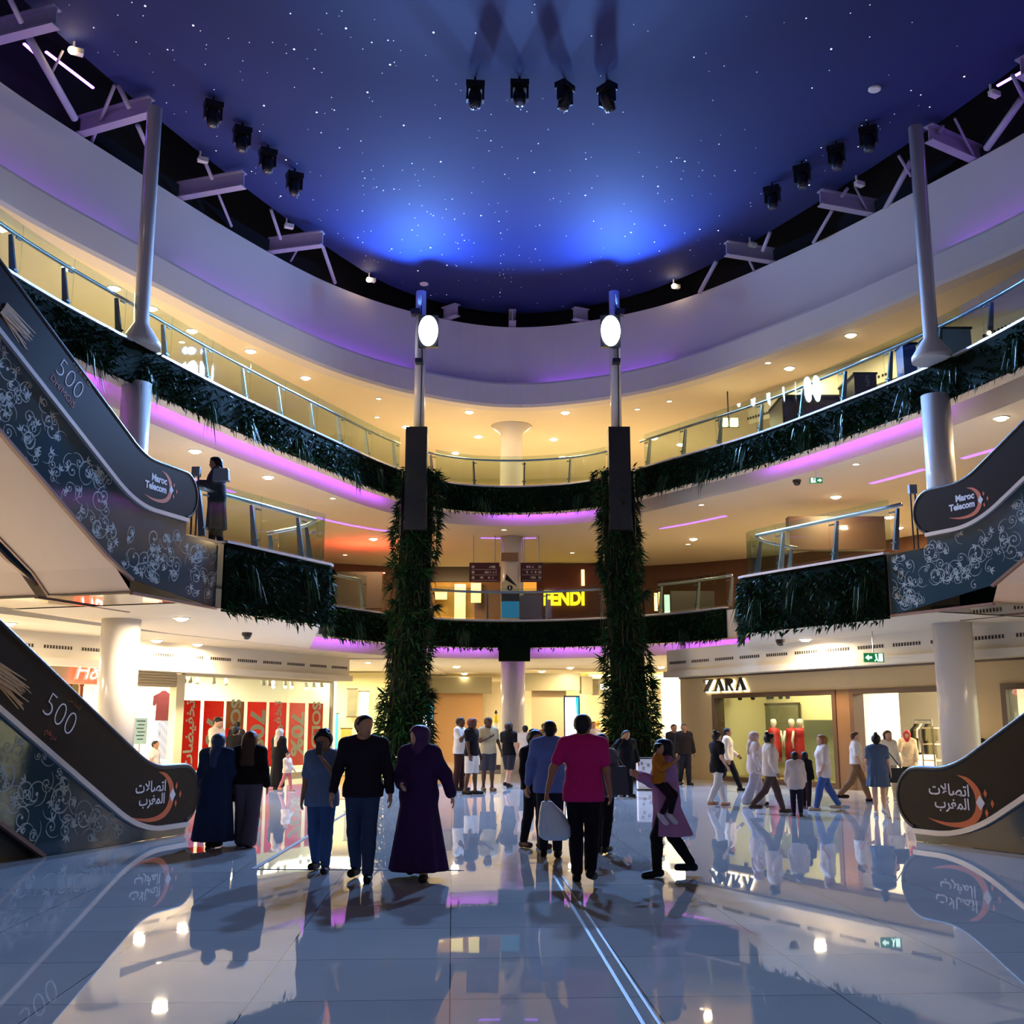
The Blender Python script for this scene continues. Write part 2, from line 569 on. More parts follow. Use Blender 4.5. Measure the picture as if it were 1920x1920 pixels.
# dark roof void above it
b = MB()
sweep(b, ROOF, [(1.1, ZROOF + 0.05), (1.6, ZROOF + 0.05), (1.7, 18.6), (-16, 18.6)][:3])
b.add([(-22, -6, 18.6), (24, -6, 18.6), (24, 46, 18.6), (-22, 46, 18.6)], [(3, 2, 1, 0)])
structure(b.build('ceiling.004', M_dark))
# star ceiling
STAR = smooth_curve(resample(catmull([(-12.4, 2), (-12.0, 8), (-11.3, 15), (-10.2, 21), (-9.36, 24.1), (-7.56, 29.2), (-5.54, 34.0), (-3.6, 37.2), (0, 39.2), (3.6, 37.9), (5.9, 35.6), (8.0, 32.0), (10.9, 25.4), (12.2, 21), (13.2, 15), (13.7, 8), (13.9, 2)]), 0.7), 2)
sp = [tuple(p) for p in STAR]
b = MB()
b.add(*flat(sp, ZSTAR, False)); b.add(*flat(sp, ZSTAR + 0.18, True))
n = len(sp)
b.add([(x, y, ZSTAR) for x, y in sp] + [(x, y, ZSTAR + 0.18) for x, y in sp], [(i, i + 1, n + i + 1, n + i) for i in range(n - 1)])
star_ceiling = structure(b.build('ceiling.005', mat('midnight_blue_canvas', '#12215e', 0.8, noise=0.10, nscale=0.35)))
# fibre points of the starry sky
b = MB()
cnt = 0
while cnt < 900:
    x, y = rng.uniform(-12, 13), rng.uniform(5, 38.5)
    k = np.argmin(np.abs(STAR[:, 1] - y) + (STAR[:, 0] * x < 0) * 100)
    if abs(x) > abs(STAR[k, 0]) - 0.4 or (x - 0.3) ** 2 / 60 > 40 - y:
        continue
    if x > 0 and rng.random() < 0.4:
        continue
    r = rng.choice([0.008, 0.012, 0.017, 0.024], p=[0.4, 0.32, 0.2, 0.08])
    b.add([(x + r * math.cos(t), y + r * 1.4 * math.sin(t), ZSTAR - 0.006) for t in np.arange(6) * -math.pi / 3], [(0, 1, 2, 3, 4, 5)])
    cnt += 1
stars = b.build('star_points', mat('star_point_light', '#ffffff', emit='#dfe9ff', strength=1.5), star_ceiling)
stars['kind'] = 'stuff'
# outer walls of the galleries
def gallery_wall(name, P, o, z0, z1, m, i0=0, i1=None):
    b = MB(); sweep(b, P[i0:i1], [(o, z0), (o, z1)], flip=True)
    structure(b.build(name, m))
gallery_wall('wall_upper', EDGE, 12.5, F2, 12.65, mat('pale_ochre_wall', '#d8cca2', 0.7, noise=0.04))
gallery_wall('wall_middle', EDGE, 12.0, F1, ZC1 + 0.05, mat('brown_shop_wall', '#5a3a2a', 0.6, noise=0.1))
# light outside beyond the shops: closing walls behind everything
gallery_wall('wall_outer', RING, 13.3, 0, ZC0 + 0.1, mat('cream_back_wall', '#d9c9a0', 0.7, noise=0.05))

# ================================================================== GREEN PARAPETS
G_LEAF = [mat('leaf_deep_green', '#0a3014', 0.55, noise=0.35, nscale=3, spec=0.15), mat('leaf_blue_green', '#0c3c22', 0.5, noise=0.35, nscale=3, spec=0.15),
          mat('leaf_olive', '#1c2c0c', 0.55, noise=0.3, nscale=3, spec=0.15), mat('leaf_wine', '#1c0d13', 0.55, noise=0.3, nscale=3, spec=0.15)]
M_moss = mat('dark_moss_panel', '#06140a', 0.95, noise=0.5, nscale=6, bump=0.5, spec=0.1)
M_bark = mat('dry_brown_fibre', '#33291c', 0.9, noise=0.4, nscale=10)
def leaves(points, nrm, length, width, droop=0.3, mats=4, p=None, spread=0.9):
    """bent leaf blades growing from points along normals"""
    n = len(points)
    P, N = np.array(points, float), np.array(nrm, float)
    D = N + rng.normal(0, spread, (n, 3)); D[:, 2] -= droop
    D /= np.linalg.norm(D, axis=1)[:, None]
    S = np.cross(D, rng.normal(0, 1, (n, 3))); S /= np.linalg.norm(S, axis=1)[:, None]
    L = (length * rng.uniform(0.55, 1.3, n))[:, None]
    W = (width * rng.uniform(0.6, 1.3, n))[:, None]
    drop = np.zeros((n, 3)); drop[:, 2] = -1
    A = P + D * L * 0.45 + S * W / 2
    B = P + D * L + drop * L * rng.uniform(0, 0.5, (n, 1))
    C = P + D * L * 0.45 - S * W / 2
    V = np.stack([P, A, B, C], 1).reshape(-1, 3)
    i = np.arange(n) * 4
    Fq = np.stack([i, i + 1, i + 2, i + 3], 1)
    mi = rng.choice(mats, n, p=p)
    return V, Fq, mi
def merge(parts):
    Vs, Fs, Ms, b = [], [], [], 0
    for V, Fq, m in parts:
        Vs.append(V); Fs.append(Fq + b); Ms.append(m); b += len(V)
    return np.vstack(Vs), np.vstack(Fs), np.concatenate(Ms)
def along(P, n):
    """n random places on a plan curve: points and outward normals"""
    N = normals2(P)
    t = rng.uniform(0, len(P) - 1.001, n)
    i = t.astype(int); f = (t - i)[:, None]
    return P[i] * (1 - f) + P[i + 1] * f, N[i]
def parapet(P, z0, z1, label, dens=260, ferns=6, group='planted balcony parapets', red=()):
    P = np.array(P, float)
    mid = P[len(P) // 2]
    t = thing('planted_parapet', (mid[0], mid[1], z0), label, 'green wall', group)
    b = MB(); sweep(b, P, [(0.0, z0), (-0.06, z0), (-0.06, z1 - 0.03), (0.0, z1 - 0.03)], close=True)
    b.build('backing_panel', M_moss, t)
    b = MB(); sweep(b, P, [(0.1, z1), (-0.09, z1), (-0.09, z1 + 0.05), (0.1, z1 + 0.05)], close=True, flip=True)
    b.build('metal_curb', M_curb, t)
    Ln = np.linalg.norm(np.diff(P, axis=0), axis=1).sum()
    n = int(Ln * (z1 - z0) * dens)
    Q, N = along(P, n)
    # patches of different plants
    u = np.sin(Q[:, 0] * 1.7 + Q[:, 1] * 1.1) + np.sin(Q[:, 0] * 0.7 - Q[:, 1] * 2.3)
    keep = rng.random(n) < np.clip(0.62 + 0.28 * u, 0.12, 1)
    Q, N, u = Q[keep], N[keep], u[keep]
    n = len(Q)
    z = z0 + (z1 - z0) * np.power(rng.random(n), 1.15) - 0.05
    pts = np.stack([Q[:, 0] - N[:, 0] * 0.06, Q[:, 1] - N[:, 1] * 0.06, z], 1)
    nr = np.stack([-N[:, 0], -N[:, 1], np.zeros(n)], 1)
    parts = [leaves(pts, nr, 0.15, 0.055, 0.35, 4, (0.42, 0.32, 0.2, 0.06), 0.6)]
    # hanging edge
    m = int(Ln * 14)
    Q, N = along(P, m)
    pts = np.stack([Q[:, 0] - N[:, 0] * 0.08, Q[:, 1] - N[:, 1] * 0.08, np.full(m, z0 + 0.06)], 1)
    parts.append(leaves(pts, np.stack([-N[:, 0], -N[:, 1], np.full(m, -1.2)], 1), 0.2, 0.03, 1.1, 4, (0.5, 0.3, 0.1, 0.1), 0.5))
    V, Fq, mi = merge(parts)
    link_mesh('leaf_cover', V, Fq, G_LEAF, t, None, mi)['kind'] = 'stuff'
    # trailing ferns
    for k in range(ferns):
        f = (k + rng.uniform(0.2, 0.8)) / ferns
        i = int(f * (len(P) - 2)); c = P[i]; nn = normals2(P)[i]
        m = 46
        zz = z1 - rng.uniform(0.05, 0.5)
        tt = np.array((-nn[1], nn[0]))
        pts = np.array([(c[0] - nn[0] * 0.1 + tt[0] * a, c[1] - nn[1] * 0.1 + tt[1] * a, zz - rng.uniform(0, 0.25)) for a in rng.normal(0, 0.13, m)])
        V, Fq, mi = leaves(pts, np.tile((-nn[0] * 0.5, -nn[1] * 0.5, -1.0), (m, 1)), 0.5, 0.03, 0.9, 2, (0.5, 0.5), 0.28)
        link_mesh('trailing_fern', V, Fq, [mat('fern_green', '#1f4a26', 0.5, noise=0.3), mat('fern_dark', '#12321e', 0.5, noise=0.3)], t, None, mi)['kind'] = 'stuff'
    return t
def cut(P, z, x0, x1):
    return resample(sub(P, z, x0, x1), 0.35)
parapet(cut(EDGE, F2, -250, 762), 8.72, F2, 'long dark green planted parapet of the top balcony, left of the left planted column', ferns=9)
parapet(cut(EDGE, F2, 766, 1186), 8.72, F2, 'curved dark planted parapet of the top balcony between the two planted columns', ferns=2)
parapet(cut(EDGE, F2, 1190, 2200), 8.72, F2, 'long dark green planted parapet of the top balcony, right of the right planted column', ferns=9)
parapet(resample(RING[iL1 + 1:nearest(RING, at(765, 1155, z=F1)[:2])], 0.35), 4.12, F1, 'short planted parapet of the middle balcony between the left landing and the left planted column', ferns=1)
parapet(cut(RING, F1, 768, 1170), 4.12, F1, 'curved dark planted parapet of the middle balcony, below the glass rail in the centre', ferns=1)
parapet(resample(RING[nearest(RING, at(1172, 1157, z=F1)[:2]):iR1], 0.35), 4.12, F1, 'planted parapet of the middle balcony between the right planted column and the right landing', ferns=2)
jamb = at(420, 1018, z=F1)
PLL = resample(np.array([jamb[:2], CL, CL + (-0.12, 0.22), CL + (-0.6, 2.2)]), 0.2)
parapet(PLL, 3.7, F1, 'tall planted wall round the corner of the left escalator landing', ferns=3, dens=300)
PLR = resample(np.array([CR + (0.5, 2.2), CR + (0.12, 0.22), CR, at(1662, 1040, z=F1)[:2]]), 0.2)
parapet(PLR, 3.7, F1, 'tall planted wall round the corner of the right escalator landing', ferns=5, dens=300)
# dark box that takes the parapet down over the head of the middle column
b = MB(); b.box((0.08, 37.66, 4.05), (1.05, 0.5, 0.75))
tag(b.build('column_head_box', M_moss, None, (0.08, 37.6, 3.7)), 'dark box under the middle balcony parapet, on top of the central round column', 'cladding box')

# ================================================================== PURPLE LIGHT STRIPS
M_led = mat('violet_led_strip', '#5020ff', emit=PURPLE, strength=40)
M_ledpink = mat('magenta_led_strip', '#8020ff', emit=(0.36, 0.07, 1.0), strength=34)
def led(P, o, z, x0, x1, label, group, m=None, w=0.05, h=0.04, zz=None):
    S = resample(sub(P, zz or z, x0, x1, o), 0.4)
    mid = offset(S, o)[len(S) // 2]
    b = MB(); sweep(b, S, [(o - w / 2, z), (o + w / 2, z), (o + w / 2, z + h), (o - w / 2, z + h)], close=True, flip=True)
    o_ = b.build('light_strip', m or M_ledpink, None, (mid[0], mid[1], z))
    return tag(o_, label, 'light strip', group)
for x0, x1 in ((-600, 228), (290, 745)):
    led(EDGE, 0.3, 8.82, x0, x1, 'magenta light strip in the cove under the top balcony, left side', 'cove lights under the top balcony, left')
led(EDGE, 0.3, 8.82, 920, 1118, 'magenta light strip in the cove under the top balcony, in the centre', 'cove lights under the top balcony, centre')
led(EDGE, 0.3, 8.82, 1415, 1735, 'magenta light strip in the cove under the top balcony, right side', 'cove lights under the top balcony, right')
for x0, x1, w in ((585, 712, 'left of the left planted column'), (790, 934, 'just left of the central round column'), (992, 1150, 'just right of the central round column'), (1228, 1560, 'right of the right planted column')):
    led(RING, 0.32, 4.24, x0, x1, 'violet light strip under the middle balcony, ' + w, 'cove lights under the middle balcony')
for x0, x1, w in ((-300, 257, 'far left'), (335, 780, 'left of the left pole'), (1007, 1258, 'around the right pole'), (1770, 2500, 'far right')):
    led(ROOF, 0.36, 13.34, x0, x1, 'violet light strip on the ledge of the white roof fascia, ' + w, 'ledge lights of the roof fascia', m=mat('violet_ledge_led', '#5020ff', emit=PURPLE, strength=12))
# thin violet lines in the ceiling of the middle gallery
for x0, x1, w in ((290, 440, 'beside the left round column'), (585, 742, 'left of the left planted column'), (880, 1016, 'in the centre'), (1220, 1362, 'right of the right planted column'), (1625, 1735, 'left of the right round column'), (1800, 2300, 'right of the right round column')):
    led(EDGE, 3.4, ZC1 - 0.02, x0, x1, 'thin violet light line in the middle gallery ceiling, ' + w, 'thin ceiling light lines', m=mat('soft_violet_line', '#a070ff', emit=(0.40, 0.16, 1.0), strength=1.6), w=0.16, h=0.015)

# ================================================================== ROUND COLUMNS AND POLES
M_col = mat('white_lacquered_column', '#d8d2cf', 0.22, noise=0.02, coat=0.3)
def column(name, x, y, z0, z1, r, label, capital=0.0, foot=0.0, group='white round columns', seg=40):
    b = MB()
    prof = [(r + foot, z0), (r + foot, z0 + 0.12), (r, z0 + (0.55 if foot else 0.14))] if foot else [(r, z0)]
    prof += [(r, z1 - 0.3), (r + capital, z1 - 0.03), (r + capital, z1)] if capital else [(r, z1)]
    b.lathe([(a, z - z0) for a, z in prof], (0, 0, 0), seg)
    o = b.build(name, M_col, None, (0, 0, 0), smooth=False)
    me = o.data
    me.polygons.foreach_set('use_smooth', np.array([len(p.vertices) == 4 for p in me.polygons]))
    o.location = (x, y, z0)
    return tag(o, label, 'column', group)
XL, YL, XR, YR = -8.05, 23.0, 9.42, 23.9
column('round_column', XL, YL, 0, ZC0 + 0.3, 0.39, 'white round column on the ground floor behind the left escalator')
column('round_column', XR, YR, 0, ZC0 + 0.3, 0.40, 'white round column on the ground floor behind the right escalator')
column('round_column', XL, YL, F1, 8.8, 0.31, 'white round column on the middle gallery, behind the left upper escalator')
column('round_column', XR, YR, F1, 8.8, 0.31, 'white round column on the middle gallery, behind the right upper escalator')
column('round_column', 0.03, 38.5, 0, 4.15, 0.41, 'white round column in the middle of the ground floor, at the back')
column('round_column', 0.0, 40.7, F1, ZC1, 0.42, 'white column behind the information totem on the middle gallery')
column('round_column', -0.02, 40.7, F2, ZC2 + 0.02, 0.43, 'white round column with flared head on the top gallery', capital=0.35)
column('roof_pole', XL, YL, F2, 15.25, 0.165, 'slim white pole with flared foot rising from the left top balcony', foot=0.28, group='slim white roof poles')
column('roof_pole', XR, YR, F2, 15.3, 0.165, 'slim white pole with flared foot rising from the right top balcony', foot=0.28, group='slim white roof poles')

# ------------------------------------------------------------------ planted columns with pole and floodlight
def planted_column(cx, cy, side, label):
    t = thing('planted_column', (cx, cy, 0), label, 'planted column', 'planted columns')
    lean = 0.36 * side      # the planting bulges outwards at the foot
    zs = np.linspace(0.0, 9.3, 14)
    path = [(cx + lean * max(0, 1 - z / 8.5) ** 1.2, cy, z) for z in zs]
    rad = [0.55 if z < 2 else 0.52 if z < 6 else 0.5 for z in zs]
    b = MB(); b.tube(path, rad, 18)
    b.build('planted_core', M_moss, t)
    parts = []
    n = 5200
    z = rng.uniform(0.2, 9.4, n); a = rng.uniform(0, 2 * math.pi, n)
    # a narrow waist near the middle floors, bushy in between
    bush = 0.62 + 0.10 * np.sin(z * 2.1 + side) + 0.10 * np.sin(z * 0.9 + 2 * a) + np.where((z > 5.2) & (z < 6.2), -0.05, 0)
    x = cx + lean * np.maximum(0, 1 - z / 8.5) ** 1.2 + np.cos(a) * bush * 0.85
    y = cy + np.sin(a) * bush * 0.85
    parts.append(leaves(np.stack([x, y, z], 1), np.stack([np.cos(a), np.sin(a), np.full(n, 0.1)], 1), 0.26, 0.05, 0.35, 4, (0.5, 0.2, 0.26, 0.04), 0.55))
    # rosettes of spiky leaves
    for k in range(46):
        zz, aa = rng.uniform(0.8, 9.2), rng.uniform(0, 2 * math.pi)
        c = np.array((cx + lean * max(0, 1 - zz / 8.5) ** 1.2 + math.cos(aa) * 0.62, cy + math.sin(aa) * 0.62, zz))
        m = 26
        parts.append(leaves(np.tile(c, (m, 1)), np.tile((math.cos(aa) * 0.9, math.sin(aa) * 0.9, 0.2), (m, 1)), 0.42, 0.045, 0.1, 4, (0.45, 0.3, 0.2, 0.05), 0.6))
    V, Fq, mi = merge(parts)
    link_mesh('leaf_cover', V, Fq, G_LEAF, t, None, mi)['kind'] = 'stuff'
    # dry hanging fibres
    m = 500
    z = rng.uniform(0.6, 9.0, m); a = rng.uniform(0, 2 * math.pi, m)
    x = cx + lean * np.maximum(0, 1 - z / 8.5) ** 1.2 + np.cos(a) * 0.6; y = cy + np.sin(a) * 0.6
    V, Fq, mi = leaves(np.stack([x, y, z], 1), np.stack([np.cos(a) * 0.3, np.sin(a) * 0.3, np.full(m, -1.0)], 1), 0.5, 0.03, 0.8, 1, None, 0.15)
    link_mesh('dry_fibres', V, Fq, [M_bark], t, None, mi)['kind'] = 'stuff'
    # bushy foot
    m = 900
    a = rng.uniform(0, 2 * math.pi, m); z = rng.uniform(0.1, 2.6, m); r = 0.62 + 0.25 * np.sqrt(rng.random(m)) * (1 - z / 3.2)
    V, Fq, mi = leaves(np.stack([cx + lean * 0.8 + np.cos(a) * r, cy + np.sin(a) * r, z], 1), np.stack([np.cos(a), np.sin(a), np.full(m, 0.4)], 1), 0.34, 0.06, 0.2, 4, (0.4, 0.1, 0.4, 0.1), 0.6)
    link_mesh('bushy_foot', V, Fq, G_LEAF, t, None, mi)['kind'] = 'stuff'
    b = MB(); b.box((cx, cy - 0.58, 8.95), (0.66, 0.6, 3.2)); b.build('black_casing', M_black, t)
    b = MB()
    for k in range(5):
        b.tube([(cx + side * 0.45 - 0.12 * k * side, cy - 0.3, 9.3 - 0.1 * k), (cx + side * 0.47 - 0.12 * k * side, cy - 0.45, 8.2), (cx + side * 0.47 - 0.1 * k * side, cy - 0.5, 7.2 + 0.2 * k)], 0.025, 6)
    b.build('hanging_pipe_bundle', M_steeldark, t)
    return t
PC = (-2.92, 33.9), (3.28, 33.9)
planted_column(*PC[0], -1, 'tall left column overgrown with dark green plants, standing on the ground floor')
planted_column(*PC[1], 1, 'tall right column overgrown with dark green plants, standing on the ground floor')
for (cx, cy), w, sx in ((PC[0], 'left', 1), (PC[1], 'right', -1)):
    t = thing('floodlight_pole', (cx, cy, 9.0), f'slim white pole with a glaring floodlight above the {w} planted column', 'floodlight pole', 'floodlight poles')
    b = MB(); b.lathe([(0.17, 0.4), (0.17, 6.25)], (cx, cy, 9.0), 24); b.build('pole', M_col, t, smooth=True)
    b = MB(); b.tube([(cx + 0.06, cy - 0.18, 10.6), (cx + 0.08, cy - 0.185, 13.0), (cx + 0.02, cy - 0.18, 15.1)], 0.018, 6); b.build('cable', M_black, t)
    lx, ly, lz = at(803 if sx > 0 else 1145, 620, Y=cy - 0.45)
    b = MB(); b.bar((cx, cy, lz), (lx, cy - 0.3, lz), 0.06, 0.06); b.build('bracket', M_steeldark, t)
    b = MB(); b.bar((cx, cy - 0.15, lz + 0.75), (cx - sx * 0.3, cy - 0.15, lz + 0.7), 0.25, 0.18); b.build('wash_lamp_case', M_steeldark, t)
    b = MB(); b.box((cx, cy - 0.3, 12.82), (0.24, 0.3, 0.14)); b.build('wash_lamp_case', M_steeldark, t)
    fl = MB(); fl.box((lx, ly + 0.1, lz), (0.62, 0.18, 1.04)); fl = fl.build('floodlight_housing', M_steeldark, t)
    b = MB()
    b.lathe([(0.0, 0.06), (0.6, 0.04), (0.95, 0.02), (1.0, 0.0)], (lx, ly - 0.005, lz), 28, ax=((0.30, 0, 0), (0, 0, 0.50), (0, -1, 0)))  # lens drawn oversized, its shape takes in the glare round the lamp
    b.build('floodlight_glare_lens', mat('floodlight_glare_lens', '#ffffff', emit=(0.8, 0.92, 1.0), strength=60), fl)
    lamp('floodlight_lamp', 'SPOT', (lx, ly - 0.1, lz), (sx * -1.0, 14.5, 0.0), FLOOD, FLOOD_POWER * 1.1, 0.3, t, 106, 0.5)
    lamp('blue_wash_lamp', 'SPOT', (cx - sx * 0.1, cy - 0.3, 14.75), (cx * 0.8, cy - 1.6, ZSTAR), BLUE, BLUE_POWER * 1.35, 0.12, t, 152, 0.4)
    lamp('blue_far_wash_lamp', 'SPOT', (cx, cy - 0.42, 12.95), (cx * 0.6, cy - 8, ZSTAR), BLUE, BLUE_POWER * 0.4, 0.12, t, 110, 0.9)
# ================================================================== GLASS RAILINGS
M_post = mat('grey_steel_post', '#6f767c', 0.45, 0.6, noise=0.05)
def railing(P, z, label, step=1.7, skip_curb=True, lean=True, h=0.98, x_in=0.12):
    """P runs along the parapet; posts and rail stand just inside it"""
    P = resample(np.array(P, float), 0.12)
    Lc = np.concatenate([[0], np.cumsum(np.linalg.norm(np.diff(P, axis=0), axis=1))])
    n = max(2, int(round(Lc[-1] / step)) + 1)
    mid = P[len(P) // 2]
    t = thing('glass_railing', (mid[0], mid[1], z), label, 'railing', 'glass railings of the balconies')
    N = normals2(P)
    R = P + N * (x_in + 0.16)
    b = MB(); b.tube([(x, y, z + h) for x, y in resample(R, 0.4)], 0.042, 10); b.build('handrail', M_steel, t, smooth=True)
    ts = np.linspace(0.02, 0.98, n) * Lc[-1]
    first = None
    for i, s in enumerate(ts):
        k = int(np.searchsorted(Lc, s)); k = min(k, len(P) - 1)
        c, nn = P[k] + N[k] * x_in, N[k]
        tt = np.array((-nn[1], nn[0]))
        b = MB()
        w0, w1, th = 0.075, 0.036, 0.022
        V = []
        for zz, w, o in ((0.05, w0, 0.02), (h - 0.06, w1, 0.15)):
            for a, d in ((-th, -w), (th, -w), (th, w), (-th, w)):
                q = c + tt * a + nn * (d + o + 0.02)
                V.append((q[0], q[1], z + zz))
        b.add(V, [(3, 2, 1, 0), (4, 5, 6, 7), (0, 1, 5, 4), (1, 2, 6, 5), (2, 3, 7, 6), (3, 0, 4, 7)])
        for zz in (0.2, h - 0.16):
            a0 = c - tt * 0.07; a1 = c + tt * 0.07
            b.bar((a0[0], a0[1], z + zz), (a1[0], a1[1], z + zz), 0.03, 0.03)
        b.build('post', M_post, t)
    # panes between the posts, standing a little higher than the rail
    for i in range(n - 1):
        k0, k1 = int(np.searchsorted(Lc, ts[i])), int(np.searchsorted(Lc, ts[i + 1]))
        ids = sorted(set(list(range(k0, k1, 5)) + [min(k1, len(P) - 1)]))
        seg = P[ids]
        b = MB(); sweep(b, np.array(seg), [(0.03, z + 0.08), (0.045, z + 0.08), (0.045, z + h + 0.1), (0.03, z + h + 0.1)], close=True, flip=True)
        b.build('glass_pane', M_glass, t)
    return t
railing(sub(EDGE, F2, -250, 762), F2 + 0.03, 'glass railing with steel handrail on the top balcony, left of the left pole')
railing(sub(EDGE, F2, 805, 1143), F2 + 0.03, 'curved glass railing of the top balcony between the two poles')
railing(sub(EDGE, F2, 1188, 2200), F2 + 0.03, 'glass railing with steel handrail on the top balcony, right of the right pole')
railing(sub(RING, F1, 805, 1128), F1 + 0.03, 'curved glass railing of the middle balcony in front of the information totem')
railing(RING[iL1 + 1:nearest(RING, at(718, 1150, z=F1)[:2])], F1 + 0.03, 'short glass railing of the middle balcony left of the left planted column')
railing(RING[nearest(RING, at(1217, 1155, z=F1)[:2]):iR1], F1 + 0.03, 'glass railing of the middle balcony right of the right planted column')
endL = UL * 0.97 + CL * 0.03
railing(catmull([UL + DL * -0.5, jamb[:2], CL * 0.85 + UL * 0.15, CL + (-0.08, -0.1), CL + (-0.55, 0.9), CL + (-1.6, 1.9)], 8), F1 + 0.03, 'glass railing round the left escalator landing where a woman leans', step=1.75)
railing(catmull([CR + (1.6, 2.0), CR + (0.6, 1.0), CR + (0.1, -0.1), CR * 0.85 + UR * 0.15, CR * 0.15 + UR * 0.85], 8), F1 + 0.03, 'glass railing round the right escalator landing', step=1.9)

# twin posts with a sensor box at the foot of each upper escalator
for P_, N_, w, px in ((UL, NL, 'left', 362), (UR, NR, 'right', 1718)):
    x, y, _ = at(px, 1000, z=F1 + 0.05)
    sc_ = (F1 and 1)
    y_ = P_[1] + 0.6
    x, y, z_ = at(px, 1000 if w == 'left' else 1026, Y=y_)
    t = thing('barrier_post', (x, y, F1), f'slim twin metal post with a small box on top at the {w} upper escalator', 'post', 'twin posts at the escalators')
    b = MB()
    for k in (-1, 1):
        b.lathe([(0.018, 0), (0.018, 1.2)], (x + 0.045 * k, y, F1), 8)
    b.build('twin_tube', M_steeldark, t)
    b = MB(); b.box((x, y, F1 + 1.27), (0.15, 0.12, 0.18)); b.build('sensor_box', mat('grey_plastic', '#8f9096', 0.5, noise=0.05), t)

# ================================================================== ESCALATORS
M_wrap = mat('dark_brown_wrap', '#1b1212', 0.38, noise=0.08, nscale=2, spec=0.12)
M_hand = mat('black_rubber_handrail', '#0b0909', 0.4, noise=0.1)
M_deck = mat('pale_deck_strip', '#c7c3c4', 0.3, 0.3, noise=0.04)
M_clad = mat('dark_teal_glass_cladding', '#33474e', 0.08, noise=0.15, nscale=1.2, spec=0.6)
M_scroll = mat('etched_scroll_pattern', '#9aa7a4', 0.5, noise=0.15, nscale=6)
M_soffit = mat('pale_rose_soffit_panel', '#e6d6ce', 0.5, noise=0.04, nscale=1.5)
M_trimr = mat('rose_brown_edge_trim', '#7d625a', 0.35, 0.3, noise=0.08)
M_step = mat('ribbed_escalator_step', '#3a3b3e', 0.4, 0.7, noise=0.1)
M_white_ink = mat('white_print', '#e9e5e8', 0.5, noise=0.02)
M_orange = mat('orange_print', '#d8622c', 0.5, noise=0.06)
M_redink = mat('red_print', '#a63a28', 0.5, noise=0.06)
M_straw = mat('straw_print', '#b9905c', 0.5, noise=0.25, nscale=12)
M_mirror = mat('polished_steel_mirror', '#c9c2bb', 0.04, 1.0, noise=0.02)
SLOPE = 0.577
AR_LINE1 = '\uFE95\uFEFB\uFE8E\uFEBC\uFE97\uFE8D'
AR_LINE2 = '\uFE8F\uFEAE\uFED0\uFEE4\uFEDF\uFE8D'

def spiral_ribbon(mb, c, r0, turns, flip, ang, w, o, ex, ey, ez, n=26):
    """a curling tendril: spiral with a leafy end"""
    pts = []
    for i in range(n + 1):
        t = i / n
        r = r0 * (1 - 0.86 * t)
        a = ang + flip * 2 * math.pi * turns * t
        pts.append((c[0] + r * math.cos(a), c[1] + r * math.sin(a)))
    ribbon(mb, pts, [w * (0.3 + 0.9 * math.sin(math.pi * min(1, (i / n) * 1.1)) ** 0.7) for i in range(n + 1)], o, ex, ey, ez)
    e = pts[-1]
    mb.add([o + ex * (e[0] + w * 1.8 * math.cos(k * math.pi / 3)) + ey * (e[1] + w * 1.8 * math.sin(k * math.pi / 3)) for k in range(6)], [(0, 1, 2, 3, 4, 5)])
    return pts
def ribbon(mb, pts, ws, o, ex, ey, ez):
    pts = np.array(pts, float)
    T = np.gradient(pts, axis=0); T /= np.linalg.norm(T, axis=1)[:, None] + 1e-9
    N = np.stack([-T[:, 1], T[:, 0]], 1)
    ws = np.array(ws)[:, None] / 2
    A, B = pts + N * ws, pts - N * ws
    V = [o + ex * a + ey * b for a, b in A] + [o + ex * a + ey * b for a, b in B]
    n = len(pts)
    mb.add(V, [(i, i + 1, n + i + 1, n + i) for i in range(n - 1)])

def inside(poly, x, y):
    c = False
    for i in range(len(poly)):
        x0, y0 = poly[i]; x1, y1 = poly[i - 1]
        if (y0 > y) != (y1 > y) and x < (x1 - x0) * (y - y0) / (y1 - y0) + x0:
            c = not c
    return c

